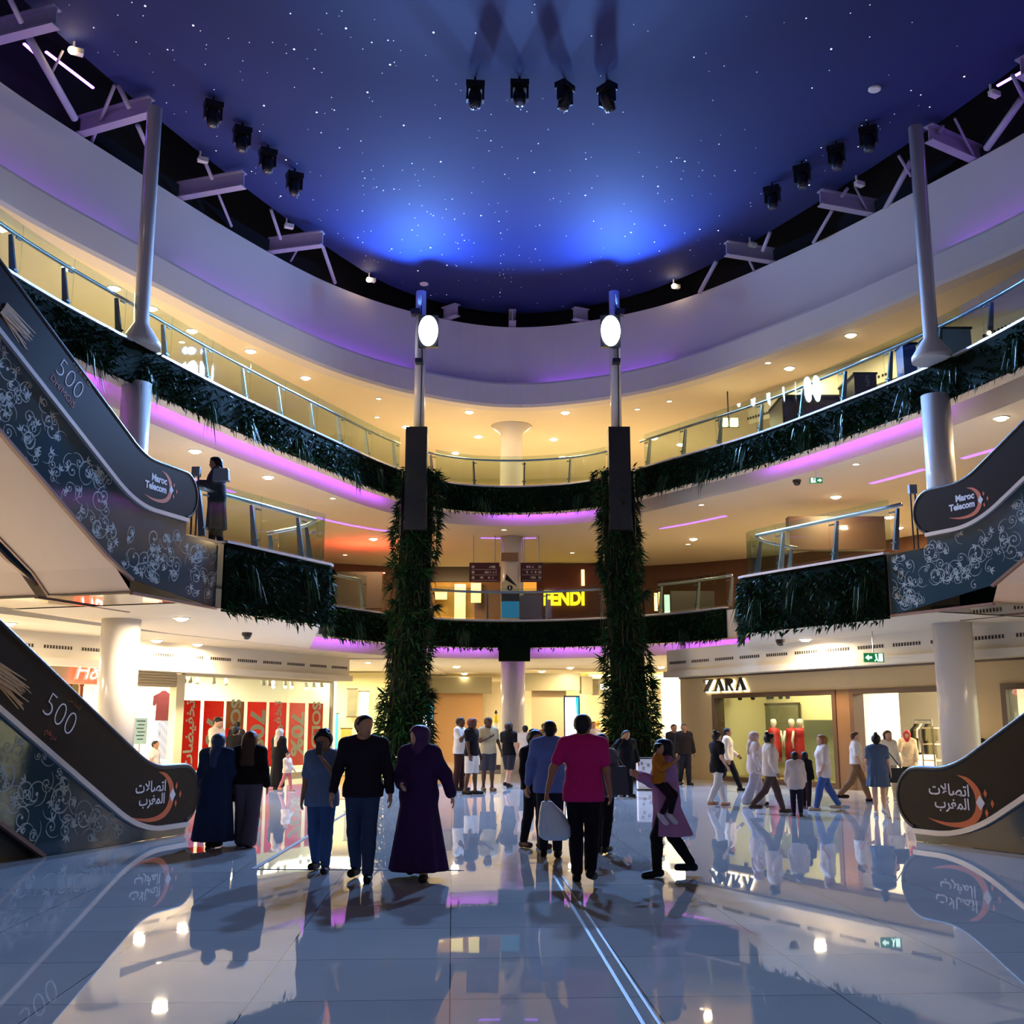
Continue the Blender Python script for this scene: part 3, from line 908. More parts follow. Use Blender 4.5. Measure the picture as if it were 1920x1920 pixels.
def escalator(foot, d, nin, zf, rise, bend, label, side, lower, strip0=0.2, plain=False):
    """foot: plan point where the visible deck strip begins; d: way up; nin: towards the hall"""
    foot, d, nin = np.array(foot), np.array(d), np.array(nin)
    W = 1.68
    t = thing('escalator', (*foot, zf), label, 'escalator', 'escalators')
    D3, Z3, N3 = np.array((*d, 0)), np.array((0, 0, 1.0)), np.array((*nin, 0))
    O = np.array((*foot, zf))
    top = bend + (rise) / SLOPE
    end = top + 2.2
    def sz(s):      # deck strip height over the floor
        r = 0.55
        def soft(x):
            return 0 if x < -r else (x if x > r else (x + r) ** 2 / (4 * r))
        return strip0 + SLOPE * (soft(s - bend) - soft(s - top))
    S = np.concatenate([np.linspace(0, bend - 0.6, 4), np.linspace(bend - 0.5, bend + 0.6, 12), np.linspace(bend + 0.9, top - 0.7, 14), np.linspace(top - 0.5, top + 0.6, 8), [end]])
    low = [(s, sz(s)) for s in S]
    up = []
    for s in S:
        g = (sz(s + 0.02) - sz(s - 0.02)) / 0.04
        L = math.hypot(1, g)
        up.append((s - 0.83 * g / L, sz(s) + 0.83 / L))
    # rounded newel at the foot
    c0, r0 = (0.12, strip0 + 0.415), 0.415
    arc = [(c0[0] - 0.40 * math.sin(a), c0[1] + r0 * math.cos(a)) for a in np.linspace(0.1, math.pi * 0.94, 16)]
    outline = low + [(s, z) for s, z in up[::-1] if s > 0.14] + arc
    # truss
    def tz(s):
        return sz(s) - 1.27 - strip0 + 0.2
    for k, (sgn, off) in enumerate(((1, 0.0), (-1, -W))):
        o = O + N3 * (off - 0.03)
        b = MB(); b.prism(outline, o, D3, Z3, N3 if True else N3, 0.05)
        bal = b.build('balustrade', M_wrap, t)
        b = MB(); path = [o + D3 * s + Z3 * z + N3 * 0.025 for s, z in (arc[::-1] + [p for p in up if p[0] > 0.14])]
        b.tube(path, 0.04, 8); b.build('handrail', M_hand, t, smooth=True)
        b = MB()
        for i in range(len(low) - 1):
            b.bar(o + D3 * low[i][0] + Z3 * (low[i][1] - 0.035) + N3 * (0.02 if k == 0 else 0.0), o + D3 * (low[i + 1][0] + 0.004) + Z3 * (low[i + 1][1] - 0.035) + N3 * (0.02 if k == 0 else 0.0), 0.16, 0.07)
        b.build('deck_strip', M_deck, t)
        # cladding
        if lower:
            sfl = bend + (1.27 - 0.2) / SLOPE + 0.0
            pts = [(s, z - 0.07) for s, z in low]
            bot = [(s, tz(s)) for s in np.linspace(top + 1.2, sfl + 0.05, 12)] + [(sfl, 0.005), (0.02, 0.005)]
            cpoly = pts + bot
        else:
            sk = 1.455
            dep = tz(sk + 0.4)
            pts = [(s, z - 0.07) for s, z in low]
            x0 = -1.05 if k == 0 else 0
            bot = [(s, max(tz(s), -1.22)) for s in np.linspace(top + 1.2, sk, 14)] + [(x0, -1.24), (x0, -0.03), (0.0, -0.03)]
            cpoly = pts + bot
        b = MB(); b.prism(cpoly, O + N3 * (off - 0.02 if k == 0 else off - 0.04), D3, Z3, N3, 0.03)
        clad = b.build('glass_cladding', M_clad, t)
        if k == 0:
            vis = cpoly
            b = MB()
            for i in range(len(bot) - (2 if lower else 3) - 1):
                b.bar(O + D3 * bot[i][0] + Z3 * (bot[i][1] - 0.02) + N3 * 0.02, O + D3 * bot[i + 1][0] + Z3 * (bot[i + 1][1] - 0.02) + N3 * 0.02, 0.07, 0.05)
            if not lower:
                b.bar(O + D3 * 1.455 + Z3 * -1.24 + N3 * 0.02, O - D3 * 1.05 + Z3 * -1.25 + N3 * 0.02, 0.07, 0.05)
            b.build('edge_trim', M_trimr, t)
            if plain:
                continue
            # scroll ornament
            r_ = random.Random(11 + len(label))
            b = MB()
            o2 = O + N3 * 0.014
            ss = -0.9
            tries = 0
            while tries < 1100:
                tries += 1
                s, z = r_.uniform(-1.0, 7.2), r_.uniform(-1.3, 4.5)
                R = r_.choice((r_.uniform(0.05, 0.11), r_.uniform(0.05, 0.11), r_.uniform(0.1, 0.24)))
                if not all(inside(vis, s + R * a, z + R * c) for a, c in ((1, 0), (-1, 0), (0, 1), (0, -1))):
                    continue
                fl = r_.choice((-1, 1))
                an = r_.uniform(0, 6.28)
                pts2 = spiral_ribbon(b, (s, z), R, r_.uniform(0.9, 1.35), fl, an, 0.008 + 0.035 * R, o2, D3, Z3, N3)
                # leaf and tail
                p = pts2[0]
                tail = [(p[0] + 0.0, p[1])]
                a = an + fl * -1.57
                for q_ in range(8):
                    a += fl * -0.22
                    tail.append((tail[-1][0] + 0.035 * math.cos(a), tail[-1][1] + 0.035 * math.sin(a)))
                if all(inside(vis, *x) for x in tail):
                    ribbon(b, tail, np.linspace(0.016, 0.004, len(tail)), o2, D3, Z3, N3)
                if r_.random() < 0.6:
                    m_ = pts2[8]; a = r_.uniform(0, 6.28)
                    for da in (-0.7, 0, 0.7):
                        e = (m_[0] + 0.11 * math.cos(a + da), m_[1] + 0.11 * math.sin(a + da))
                        if inside(vis, *e):
                            ribbon(b, [m_, ((m_[0] + e[0]) / 2, (m_[1] + e[1]) / 2), e], [0.006, 0.036, 0.004], o2, D3, Z3, N3)
            b.build('scroll_pattern', M_scroll, clad)
    # steps
    b = MB()
    n = int((top - bend) / 0.4) + 5
    for i in range(n):
        s = bend - 0.9 + 0.4 * i
        zt = sz(s + 0.2) - strip0
        p = O + D3 * s - N3 * (W / 2 - 0.0) + Z3 * (zt - 0.12)
        b.box(p + D3 * 0.2, (0.41, W - 0.35, 0.24), 0, 0, D3, np.cross(Z3, D3))
    b.build('steps', M_step, t)
    # sloping soffit
    b = MB()
    ss = np.concatenate([[] if lower else [1.40], np.linspace(bend + (1.1 / SLOPE if lower else 0.35), top + 1.2, 10)])
    Vv = []
    for s in ss:
        z = tz(s) if lower else (-1.225 if s < 1.45 else max(tz(s), -1.22))
        Vv += [O + D3 * s + Z3 * z - N3 * 0.02, O + D3 * s + Z3 * z - N3 * (W + 0.0)]
    b.add(Vv, [(2 * i, 2 * i + 1, 2 * i + 3, 2 * i + 2) for i in range(len(ss) - 1)])
    b.build('soffit', M_soffit, t)
    b = MB()
    for i in range(len(ss) - 1):
        b.bar(Vv[2 * i + 1] - Z3 * 0.01, Vv[2 * i + 3] - Z3 * 0.01, 0.05, 0.03)
    b.build('seam_trim', M_trimr, t)
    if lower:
        # black block that stands in for the deep shade under the rising truss
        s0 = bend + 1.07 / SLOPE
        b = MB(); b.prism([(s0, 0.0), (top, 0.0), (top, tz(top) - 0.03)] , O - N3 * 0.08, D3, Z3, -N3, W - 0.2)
        b.build('underside_shade_block', M_black, t)
    else:
        b = MB()
        p = O - D3 * 1.05
        b.box((p + O + D3 * 1.455) / 2 - N3 * (W / 2) + Z3 * -1.235, (2.5, W + 0.0, 0.03), 0, 0, D3, np.cross(Z3, D3))
        b.build('landing_soffit', M_mirror, t)
    if plain:
        return t
    # ---- prints on the balustrade facing the hall
    ex = -D3 if side == 'left' else D3
    o = O + N3 * 0.022
    def P2(s, z):
        return o + D3 * s + Z3 * z
    sg = -1 if side == 'left' else 1           # +1: image right is the way up
    cs = (0.89 if side == 'left' else 0.72) if lower else 0.94
    cz = strip0 + 0.45
    K = 1.22 if lower else 1.0
    b = MB()
    ctr = P2(cs + 0.02 * sg, cz)
    if lower:
        put_text(b, AR_LINE1, ctr + Z3 * 0.105 - ex * 0.06, ex, Z3, N3, 0.003, size=0.215, bold=0.003)
        put_text(b, AR_LINE2, ctr - Z3 * 0.075 - ex * 0.02, ex, Z3, N3, 0.003, size=0.205, bold=0.003)
    else:
        put_text(b, 'Maroc', ctr + Z3 * 0.085 + ex * 0.03, ex, Z3, N3, 0.003, size=0.17, bold=0.007)
        put_text(b, 'Telecom', ctr - Z3 * 0.07 - ex * 0.05, ex, Z3, N3, 0.003, size=0.17, bold=0.007)
    b.build('white_lettering', M_white_ink, t)
    # swoosh: crescent opening to the left of the image, with a diamond in it
    b = MB()
    base = ctr + ex * 0.03 - Z3 * 0.03
    ex1, Z1 = ex * K, Z3 * K * 0.95
    cl = catmull([(0.06, 0.30), (0.2, 0.25), (0.31, 0.14), (0.345, 0), (0.31, -0.13), (0.21, -0.225), (0.06, -0.27), (-0.12, -0.275), (-0.27, -0.255), (-0.40, -0.225)], 4)
    ribbon(b, cl, np.interp(np.linspace(0, 9, len(cl)), range(10), (.004, .05, .082, .098, .092, .078, .06, .042, .024, .003)), base + N3 * 0.002, ex1, Z1, N3)
    for a, r in ((24, 0.535), (-24, 0.535), (0, 0.585)):
        cx_, cy_ = 0.02 + (r - 0.05) * math.cos(math.radians(a)) * 0.93, r * math.sin(math.radians(a)) * 0.5
        b.prism([(cx_ - 0.022, cy_), (cx_, cy_ - 0.05), (cx_ + 0.024, cy_), (cx_, cy_ + 0.05)], base, ex1, Z1, N3, 0.003)
    b.build('orange_swoosh', M_orange, t)
    b = MB(); b.prism([(0.30, 0), (0.355, -0.085), (0.42, 0), (0.355, 0.085)], base, ex1, Z1, N3, 0.005); b.build('white_diamond', M_white_ink, t)
    # the offer: 500 in thin figures along the slope, small words above and below
    ang = -sg * -math.atan(SLOPE) if side == 'right' else -math.atan(SLOPE)
    s5 = bend + 2.05
    m5 = P2(s5 - 0.25, sz(s5) + (0.38 if lower else 0.44))
    cA, sA = math.cos(ang), math.sin(ang)
    exr, eyr = ex * cA + Z3 * sA, -ex * sA + Z3 * cA
    b = MB(); put_text(b, '500', m5, exr, eyr, N3, 0.003, size=0.46, bold=-0.012); b.build('large_figures', M_white_ink, t)
    b = MB()
    if lower:
        put_text(b, '\uFEE2\uFEEB\uFEAD\uFEA9', m5 - eyr * 0.27, exr, eyr, N3, 0.003, size=0.12)
    else:
        put_text(b, 'DH/MOIS', m5 - eyr * 0.27, exr, eyr, N3, 0.003, size=0.16)
    b.build('red_lettering', M_redink, t)
    b = MB(); put_text(b, 'A PARTIR DE' if not lower else '\uFEE6\uFEE3 \uFE8D\uFEAA\uFE98\uFE91\uFE8D', m5 + eyr * 0.27 + exr * 0.15, exr, eyr, N3, 0.003, size=0.09); b.build('small_lettering', mat('ochre_print', '#7c4a24', 0.5, noise=0.1), t)
    # printed sheaf of straw further up the slope
    b = MB()
    s6 = bend + (2.55 if lower else 2.85)
    m6 = P2(s6, sz(s6) + 0.36)
    for i in range(26):
        a = -0.55 + 1.1 * i / 25 + r_.uniform(-0.04, 0.04)
        l = r_.uniform(0.45, 0.72)
        p0 = m6 - exr * 0.5 + eyr * (0.10 * math.sin(i * 1.7))
        e = p0 + exr * l * math.cos(a * 0.5) + eyr * (l * math.sin(a * 0.5) * 0.62)
        ww = 0.017
        off = N3 * (0.0006 * i)
        b.add([p0 + eyr * ww + off, p0 - eyr * ww + off, e - eyr * 0.006 + off, e + eyr * 0.006 + off], [(0, 1, 2, 3), (3, 2, 1, 0)][:1])
    b.build('straw_picture', M_straw, t)
    return t
escalator(LL, DL, NL, 0, F1, 1.15, 'lower escalator at the left side with brown panel printed in Arabic', 'left', True, 0.18)
escalator(UL, DL, NL, F1, F2 - F1, 1.5, 'upper escalator at the left side, dark panel lettered 500 and with a swoosh logo', 'left', False, 0.27)
escalator(LR, DR, NR, 0, F1, 0.95, 'lower escalator at the right side with brown panel printed in Arabic', 'right', True, 0.18)
escalator(UR, DR, NR, F1, F2 - F1, 1.2, 'upper escalator at the right side with brown panel and white Latin lettering', 'right', False, 0.27)

escalator(UL - NL * 1.92, DL, NL, F1, F2 - F1, 1.5, 'second upper escalator on the left, its pale underside beside that of the lettered one', 'left', False, 0.27, True)
escalator(UR - NR * 1.92, DR, NR, F1, F2 - F1, 1.2, 'second upper escalator on the right, its pale underside beside that of the lettered one', 'right', False, 0.27, True)
# ================================================================== ROOF STRUCTURE: beams, braces, small floods
M_beam = mat('pale_lilac_painted_steel', '#a79fb4', 0.5, noise=0.06)
def beam(p0, p1, label, group):
    """I-beam from wall head p0 to ceiling edge p1"""
    p0, p1 = np.array(p0, float), np.array(p1, float)
    t = MB()
    h = 0.42
    t.bar(p0, p1, 0.26, 0.035)
    t.bar(p0 + (0, 0, h), p1 + (0, 0, h), 0.26, 0.035)
    t.bar(p0 + (0, 0, h / 2), p1 + (0, 0, h / 2), 0.03, h)
    o = t.build('roof_beam', M_beam, None, tuple(p0))
    return tag(o, label, 'beam', group)
def edge_pt(px, py):
    return at(px, py, z=15.85)
for (a, b_) in (((-40, 85), (105, 48)), ((150, 252), (282, 214)), ((335, 372), (457, 350)), ((505, 473), (605, 460))):
    beam(edge_pt(*a), edge_pt(*b_), 'pale steel I-beam reaching from the left roof fascia to the edge of the starry ceiling', 'roof beams, left')
for (a, b_) in (((1838, 306), (1742, 264)), ((1640, 403), (1538, 384)), ((1450, 492), (1362, 478)), ((2010, 190), (1915, 140))):
    beam(edge_pt(*a), edge_pt(*b_), 'pale steel I-beam reaching from the right roof fascia to the edge of the starry ceiling', 'roof beams, right')
for a, b_ in (((960, 619), (961, 601)), ((1102, 603), (1075, 598)), ((832, 600), (858, 591))):
    beam(edge_pt(*a), edge_pt(*b_), 'short pale beam under the far rim of the starry ceiling', 'roof beams, far side')
def brace(a, b_, za, zb, r, w):
    q = MB(); q.tube([at(*a, z=za), at(*b_, z=zb)], r, 8)
    return tag(q.build('brace_rod', M_beam, None, at(*a, z=za), smooth=True), f'pale steel brace between the {w} roof fascia and the starry ceiling', 'brace', f'roof braces, {w}')
for a, b_, za, zb, r in (((10, -20), (40, 42), 16.2, 15.9, .06), ((55, 72), (140, 222), 16.0, 15.8, .09), ((118, 95), (98, 135), 16.3, 16.0, .03), ((215, 160), (172, 266), 16.3, 15.9, .045), ((222, 160), (243, 203), 16.35, 15.9, .06),
                         ((258, 235), (278, 280), 15.9, 15.9, .06), ((382, 297), (398, 336), 16.3, 15.95, .05), ((410, 365), (434, 424), 15.9, 15.75, .04), ((508, 393), (526, 448), 16.3, 15.9, .05),
                         ((570, 445), (545, 490), 16.2, 15.9, .035), ((605, 462), (628, 530), 15.95, 15.75, .06)):
    brace(a, b_, za, zb, r, 'left')
for a, b_, za, zb, r in (((1898, 140), (1920, 185), 16.3, 16.0, .05), ((1916, 185), (1850, 278), 16.0, 15.8, .09), ((1790, 222), (1832, 305), 16.35, 15.8, .035), ((1768, 236), (1760, 250), 16.3, 16.1, .05), ((1708, 303), (1660, 392), 16.2, 15.8, .08),
                         ((1685, 292), (1708, 330), 16.2, 15.9, .04), ((1603, 350), (1643, 427), 16.35, 15.6, .035), ((1590, 352), (1577, 370), 16.3, 16.1, .05), ((1560, 395), (1525, 455), 15.9, 15.75, .05), ((1444, 435), (1430, 470), 16.2, 15.9, .06), ((1404, 487), (1414, 508), 15.9, 15.8, .04),
                         ((1343, 490), (1312, 548), 16.1, 15.75, .07)):
    brace(a, b_, za, zb, r, 'right')
# violet lines on the dark roof
for a, b_, w in (((45, 82), (75, 108), 'short violet'), ((86, 97), (175, 165), 'long violet')):
    q = MB(); q.bar(at(*a, z=17.3), at(*b_, z=17.3), 0.06, 0.04)
    tag(q.build('roof_light_line', MATS['violet_ledge_led'], None, at(*a, z=17.3)), f'{w} light line in the dark roof void at the top left', 'light strip')
q = MB(); q.bar(at(1870, 161, z=17.3), at(1925, 130, z=17.3), 0.06, 0.04)
tag(q.build('roof_light_line', MATS['violet_ledge_led'], None, at(1870, 161, z=17.3)), 'violet light line in the dark roof void at the top right', 'light strip')
M_spotlens = mat('warm_spot_lens', '#ffffff', emit=(1.0, 0.72, 0.38), strength=45)
for px, py, on, w in ((138, 97, 1, 'lit warm spotlight on the rim of the starry ceiling, top left'), (692, 525, 1, 'lit warm spotlight on the rim of the starry ceiling, left of the left pole'), (1263, 537, 1, 'lit warm spotlight on the rim of the starry ceiling, right of the right pole'),
                      (375, 300, 0, 'small white unlit flood on the left rim beside the highest left stage lamps'), (537, 424, 0, 'small white unlit flood on the left rim, below the left stage lamps'), (1606, 345, 0, 'small white unlit flood on the right rim, below the right stage lamps'), (1406, 459, 0, 'small white unlit flood on the right rim, nearest the right pole with floodlight'), (1858, 176, 0, 'small white unlit flood on the right rim beside the tall right pole')):
    p = np.array(at(px, py, z=16.25))
    t = thing('rim_spotlight', tuple(p), w, 'spotlight')
    b = MB(); b.bar(p + (0, 0, 0.3), p, 0.04); b.box(p + (0.08, 0, 0.0), (0.26, 0.16, 0.12), 0.5); b.build('housing', M_white, t)
    b = MB(); b.ball(p + (0, -0.1, -0.03), 0.085 if on else 0.05, 10, 6); b.build('lens', M_spotlens if on else M_white, t, smooth=True)
for px, py, w in ((1640, 168, 'right of the middle stage lamps'), (795, 533, 'just above the left pole')):
    p = at(px, py, z=ZSTAR - 0.03)
    b = MB(); b.lathe([(0.13, -0.02), (0.15, 0.0), (0.15, 0.035)], p, 24)
    tag(b.build('ceiling_disc', M_white, None, p), 'pale round disc on the starry ceiling, ' + w, 'detector')

# ================================================================== MOVING-HEAD STAGE LAMPS
M_stage = mat('black_stage_lamp_body', '#0d0d12', 0.35, noise=0.2)
M_lens = mat('stage_lamp_glass', '#3a3f58', 0.06, 0.2, spec=0.9)
def stage_lamp(px, py, tilt, pan, label, group, hang=0.16, ht=0.2):
    p = np.array(at(px, py, z=ZSTAR))
    t = thing('stage_lamp', tuple(p), label, 'stage lamp', group, rz=0.0)
    L = np.array
    t.location = (0, 0, 0)
    b = MB(); b.tube([(0, 0, 0), (0, 0, -hang)], 0.035, 8); b.build('hanging_stem', M_stage, t)
    b = MB(); b.box((0, 0, -hang - 0.09), (0.52, 0.34, 0.18)); b.box((0, -0.18, -hang - 0.09), (0.44, 0.02, 0.12)); b.build('base_box', M_stage, t)
    b = MB()
    for k in (-1, 1):
        b.box((0.22 * k, 0, -hang - 0.36), (0.06, 0.2, 0.40))
    b.box((0, 0, -hang - 0.2), (0.48, 0.2, 0.06))
    yo = b.build('yoke_arm', M_stage, t)
    c, s = math.cos(tilt), math.sin(tilt)
    ax = ((1, 0, 0), (0, c, s), (0, s, -c))
    ctr = (0, 0, -hang - 0.46)
    b = MB(); b.lathe([(0.10, -0.24), (0.16, -0.2), (0.185, -0.05), (0.17, 0.14), (0.15, 0.30), (0.13, 0.31)], ctr, 18, ax=ax); hd = b.build('lamp_head', M_stage, t, smooth=True)
    b = MB(); b.lathe([(0.0, 0.335), (0.07, 0.33), (0.125, 0.312)], ctr, 16, ax=ax); b.build('lamp_lens', M_lens, hd, smooth=True)
    t.location = tuple(p)
    t.rotation_euler = (0, 0, pan)
    t.scale = (0.84, 0.84, 0.84)
for i, (px, py, ti, pn) in enumerate(((891, 146, -0.15, 0.1), (974, 144, -0.5, 0.05), (1059, 148, 0.3, 0.9), (1138, 151, 0.45, -0.9))):
    stage_lamp(px, py, ti, pn, ('first from the left of four black stage lamps in the middle of the starry ceiling', 'second from the left of four black stage lamps amid the starry ceiling', 'third from the left of four black stage lamps amid the starry ceiling', 'last, tilted one of the four black stage lamps in the middle of the starry ceiling')[i], 'stage lamps in the middle')
for i, (px, py) in enumerate(((401, 183), (455, 231), (503, 273), (553, 317))):
    stage_lamp(px, py, -0.2, 0.5, ('highest of the four black stage lamps at the left rim of the starry ceiling', 'second highest of the four black stage lamps at the left rim', 'second lowest of the four black stage lamps at the left rim', 'lowest of the four black stage lamps at the left rim of the starry ceiling')[i], 'stage lamps at the left rim')
for i, (px, py) in enumerate(((1447, 343), (1503, 303), (1567, 266), (1627, 231))):
    stage_lamp(px, py, -0.2, -0.5, ('lowest of the four black stage lamps at the right rim of the starry ceiling', 'second lowest of the four black stage lamps at the right rim', 'second highest of the four black stage lamps at the right rim', 'highest of the four black stage lamps at the right rim of the starry ceiling')[i], 'stage lamps at the right rim')

# ================================================================== DOWNLIGHTS, CAMERAS, SIGNS ON THE CEILINGS
M_dl = mat('downlight_lens', '#ffffff', emit=(1.0, 0.80, 0.52), strength=34)
M_dls = mat('small_downlight_lens', '#ffffff', emit=(1.0, 0.80, 0.55), strength=9)
def downlight(x, y, z, lev, small=False):
    grp = {'ground': 'ground floor ceiling', 'first': 'middle gallery ceiling', 'second': 'top gallery ceiling'}[lev]
    r = 0.085 if small else 0.15
    t = thing('downlight', (x, y, z), f'{"small faint" if small else "bright round"} recessed downlight in the {grp}', 'downlight', f'{"small " if small else ""}downlights of the {grp}')
    b = MB(); b.lathe([(r + 0.035, 0.0), (r + 0.03, -0.02), (r, -0.018), (r, 0.0)], (x, y, z), 20); b.build('trim_ring', M_white, t)
    b = MB()
    if small:
        b.lathe([(0.0, -0.02), (r, -0.008)], (x, y, z), 16)
    else:
        b.lathe([(0.0, -0.075), (r * 0.6, -0.06), (r, -0.008)], (x, y, z), 16)
    b.build('lens', M_dls if small else M_dl, t)
    if not small:
        lamp('downlight_lamp', 'AREA', (x, y, z - 0.10), (x, y, 0), WARM if lev != 'ground' else WARMW, DOWN_POWER[lev], 0.26, t)
for px, py in ((17, 1168), (340, 1158), (294, 1200), (370, 1207), (497, 1222), (607, 1233), (856, 1249), (871, 1262), (1069, 1251), (1016, 1258), (1001, 1265), (1510, 1198), (1690, 1207), (1413, 1237), (1482, 1233), (1557, 1227), (1293, 1245), (690, 1240), (1240, 1250)):
    zz = 3.74 if px in (340, 1690, 1510) else ZC0
    x, y, z = at(px, py, z=zz)
    if y < 50: downlight(x, y, zz, 'ground')
for x, y in ((-12.6, 21.5), (-12.4, 18.5), (-12.8, 15.0), (-12.9, 11.5), (-13.3, 8.0), (-14.5, 17.0), (13.6, 17.5), (13.9, 14.0), (14.3, 10.5)):  # unseen downlights, added so floor bounce lightens the escalator undersides
    downlight(x, y, ZC0, 'ground')
for px, py in ((334, 1186), (814, 1267), (886, 1272), (1863, 1190), (1110, 1265)):
    x, y, z = at(px, py, z=ZC0)
    if y < 50: downlight(x, y, ZC0, 'ground', True)
for px, py in ((366, 845), (503, 894), (493, 946), (1567, 931), (1667, 969), (1685, 989), (1877, 783), (1300, 1010), (700, 1010)):
    x, y, z = at(px, py, z=ZC1); downlight(x, y, ZC1, 'first')
for px, py in ((624, 934), (1315, 946), (1605, 870), (945, 993), (647, 1040), (1073, 1036), (816, 1040), (1290, 1020), (1240, 990), (560, 985)):
    x, y, z = at(px, py, z=ZC1); downlight(x, y, ZC1, 'first', True)
for px, py in ((2, 428), (128, 502), (214, 540), (284, 578), (360, 620), (470, 658), (573, 708), (762, 800), (880, 772), (897, 818), (854, 849), (1060, 773), (1038, 823), (1055, 857), (1226, 821), (1276, 833), (1595, 628), (1480, 690)):
    x, y, z = at(px, py, z=ZC2 + 0.02)
    if y < 52:
        downlight(x, y, ZC2 + 0.02, 'second')
for px, py in ((155, 586), (341, 641), (710, 747), (707, 782), (1195, 767), (1755, 640), (1676, 668), (1440, 680), (1255, 752)):
    x, y, z = at(px, py, z=ZC2 + 0.02); downlight(x, y, ZC2 + 0.02, 'second', True)
def dome_camera(px, py, z, label):
    p = np.array(at(px, py, z=z))
    t = thing('dome_camera', tuple(p), label, 'camera', 'dome cameras')
    b = MB(); b.lathe([(0.12, 0.0), (0.12, -0.06), (0.1, -0.07)], p, 18); b.build('housing', mat('brown_plastic', '#2a1a14', 0.4, noise=0.1), t)
    b = MB(); b.lathe([(0.0, -0.17), (0.06, -0.155), (0.1, -0.1), (0.105, -0.06)], p, 18); b.build('dome', mat('smoked_dome', '#08060a', 0.08, spec=0.8), t, smooth=True)
dome_camera(1494, 900, ZC1, 'dark dome camera on the middle gallery ceiling, left of an exit sign')
dome_camera(1463, 1199, 3.74, 'dark dome camera under the right escalator landing')
dome_camera(463, 1186, 3.74, 'dark dome camera under the left escalator landing')
dome_camera(1174, 814, ZC2, 'dark dome camera on the top gallery ceiling, right of the right pole')
def exit_sign(px, py, Y, z, w, label, flip):
    p = np.array(at(px, py, Y=Y))
    t = thing('exit_sign', tuple(p), label, 'exit sign', 'green exit signs')
    b = MB(); b.box(p, (w, 0.06, w * 0.45)); b.build('box', mat('exit_green', '#0a5a30', emit='#0a8a48', strength=0.5), t)
    b = MB()
    y = p[1] - 0.034
    h = w * 0.45
    s = -1 if flip else 1
    X = lambda a: p[0] + s * a * w
    Zz = lambda a: p[2] + a * h
    f = [(X(0.10), y, Zz(0.12)), (X(0.26), y, Zz(0.12)), (X(0.26), y, Zz(0.32)), (X(0.44), y, Zz(0.0)), (X(0.26), y, Zz(-0.32)), (X(0.26), y, Zz(-0.12)), (X(0.10), y, Zz(-0.12))]
    b.add(f, [tuple(range(7)) if not flip else tuple(reversed(range(7))), tuple(reversed(range(7))) if not flip else tuple(range(7))][:1])
    b.box((X(-0.33), y + 0.006, Zz(0)), (w * 0.2, 0.012, h * 0.84))
    b.box((X(-0.1), y + 0.006, Zz(0.30)), (w * 0.08, 0.012, h * 0.16))
    b.bar((X(-0.1), y + 0.004, Zz(0.2)), (X(-0.13), y + 0.004, Zz(-0.12)), 0.012, w * 0.07, up=(1, 0, 0))
    b.bar((X(-0.13), y + 0.004, Zz(-0.12)), (X(-0.03), y + 0.004, Zz(-0.4)), 0.012, w * 0.05, up=(1, 0, 0))
    b.bar((X(-0.13), y + 0.004, Zz(-0.12)), (X(-0.2), y + 0.004, Zz(-0.4)), 0.012, w * 0.05, up=(1, 0, 0))
    b.build('pictogram', mat('exit_white', '#e8fff0', emit='#d8fff0', strength=1.6), t)
    b = MB(); b.bar(p + (0, 0, h / 2), (p[0], p[1], z), 0.02); b.build('hanger', M_steel, t)
exit_sign(1530, 901, 29.5, ZC1, 0.34, 'small green exit sign with white arrow under the middle gallery ceiling', False)
exit_sign(1638, 1233, 26.0, ZC0, 0.47, 'bright green exit sign over the right shops on the ground floor', True)
# ================================================================== SHOP FRONTS ON THE GROUND FLOOR
class Line:
    """a straight shop front: u along it, w towards the hall"""
    def __init__(s, A, B):
        s.A = np.array(A, float); B = np.array(B, float)
        s.L = np.linalg.norm(B - s.A); s.e = (B - s.A) / s.L
        n = np.array((-s.e[1], s.e[0]))
        s.n = n if np.dot(n, -s.A + np.array((0, 15.0))) > 0 else -n
        s.E, s.N, s.Z = np.array((*s.e, 0)), np.array((*s.n, 0)), np.array((0, 0, 1.0))
    def p(s, u, w, z):
        q = s.A + s.e * u + s.n * w
        return np.array((q[0], q[1], z))
    def u(s, px, py=1400):
        v = 960.0 - py
        k = (px - 960.0) / (F_PX * CP - v * SP)
        # A.x + e.x u = k (A.y + e.y u)
        return (k * s.A[1] - s.A[0]) / (s.e[0] - k * s.e[1])
    def z(s, px, py):
        u = s.u(px, py); y = s.A[1] + s.e[1] * u
        v = 960.0 - py
        return EYE + y * (F_PX * SP + v * CP) / (F_PX * CP - v * SP)
    def box(s, mb, u0, u1, w0, w1, z0, z1, m=0):
        c = s.p((u0 + u1) / 2, (w0 + w1) / 2, (z0 + z1) / 2)
        mb.box(c, (abs(u1 - u0), abs(w1 - w0), abs(z1 - z0)), 0, m, s.E, np.cross(s.Z, s.E))
ZR = Line((5.45, 34.6), (11.6, 22.5))
LFT = Line((-6.0, 38.0), (-14.2, 22.3))
def px_on(ln, px, py, w):
    """u on the line's parallel at w behind the front"""
    l2 = Line(ln.A + ln.n * w, ln.A + ln.n * w + ln.e * ln.L)
    return l2.u(px, py), l2.z(px, py)
ZF = 3.02       # underside of the air bulkhead = top of the shop fronts
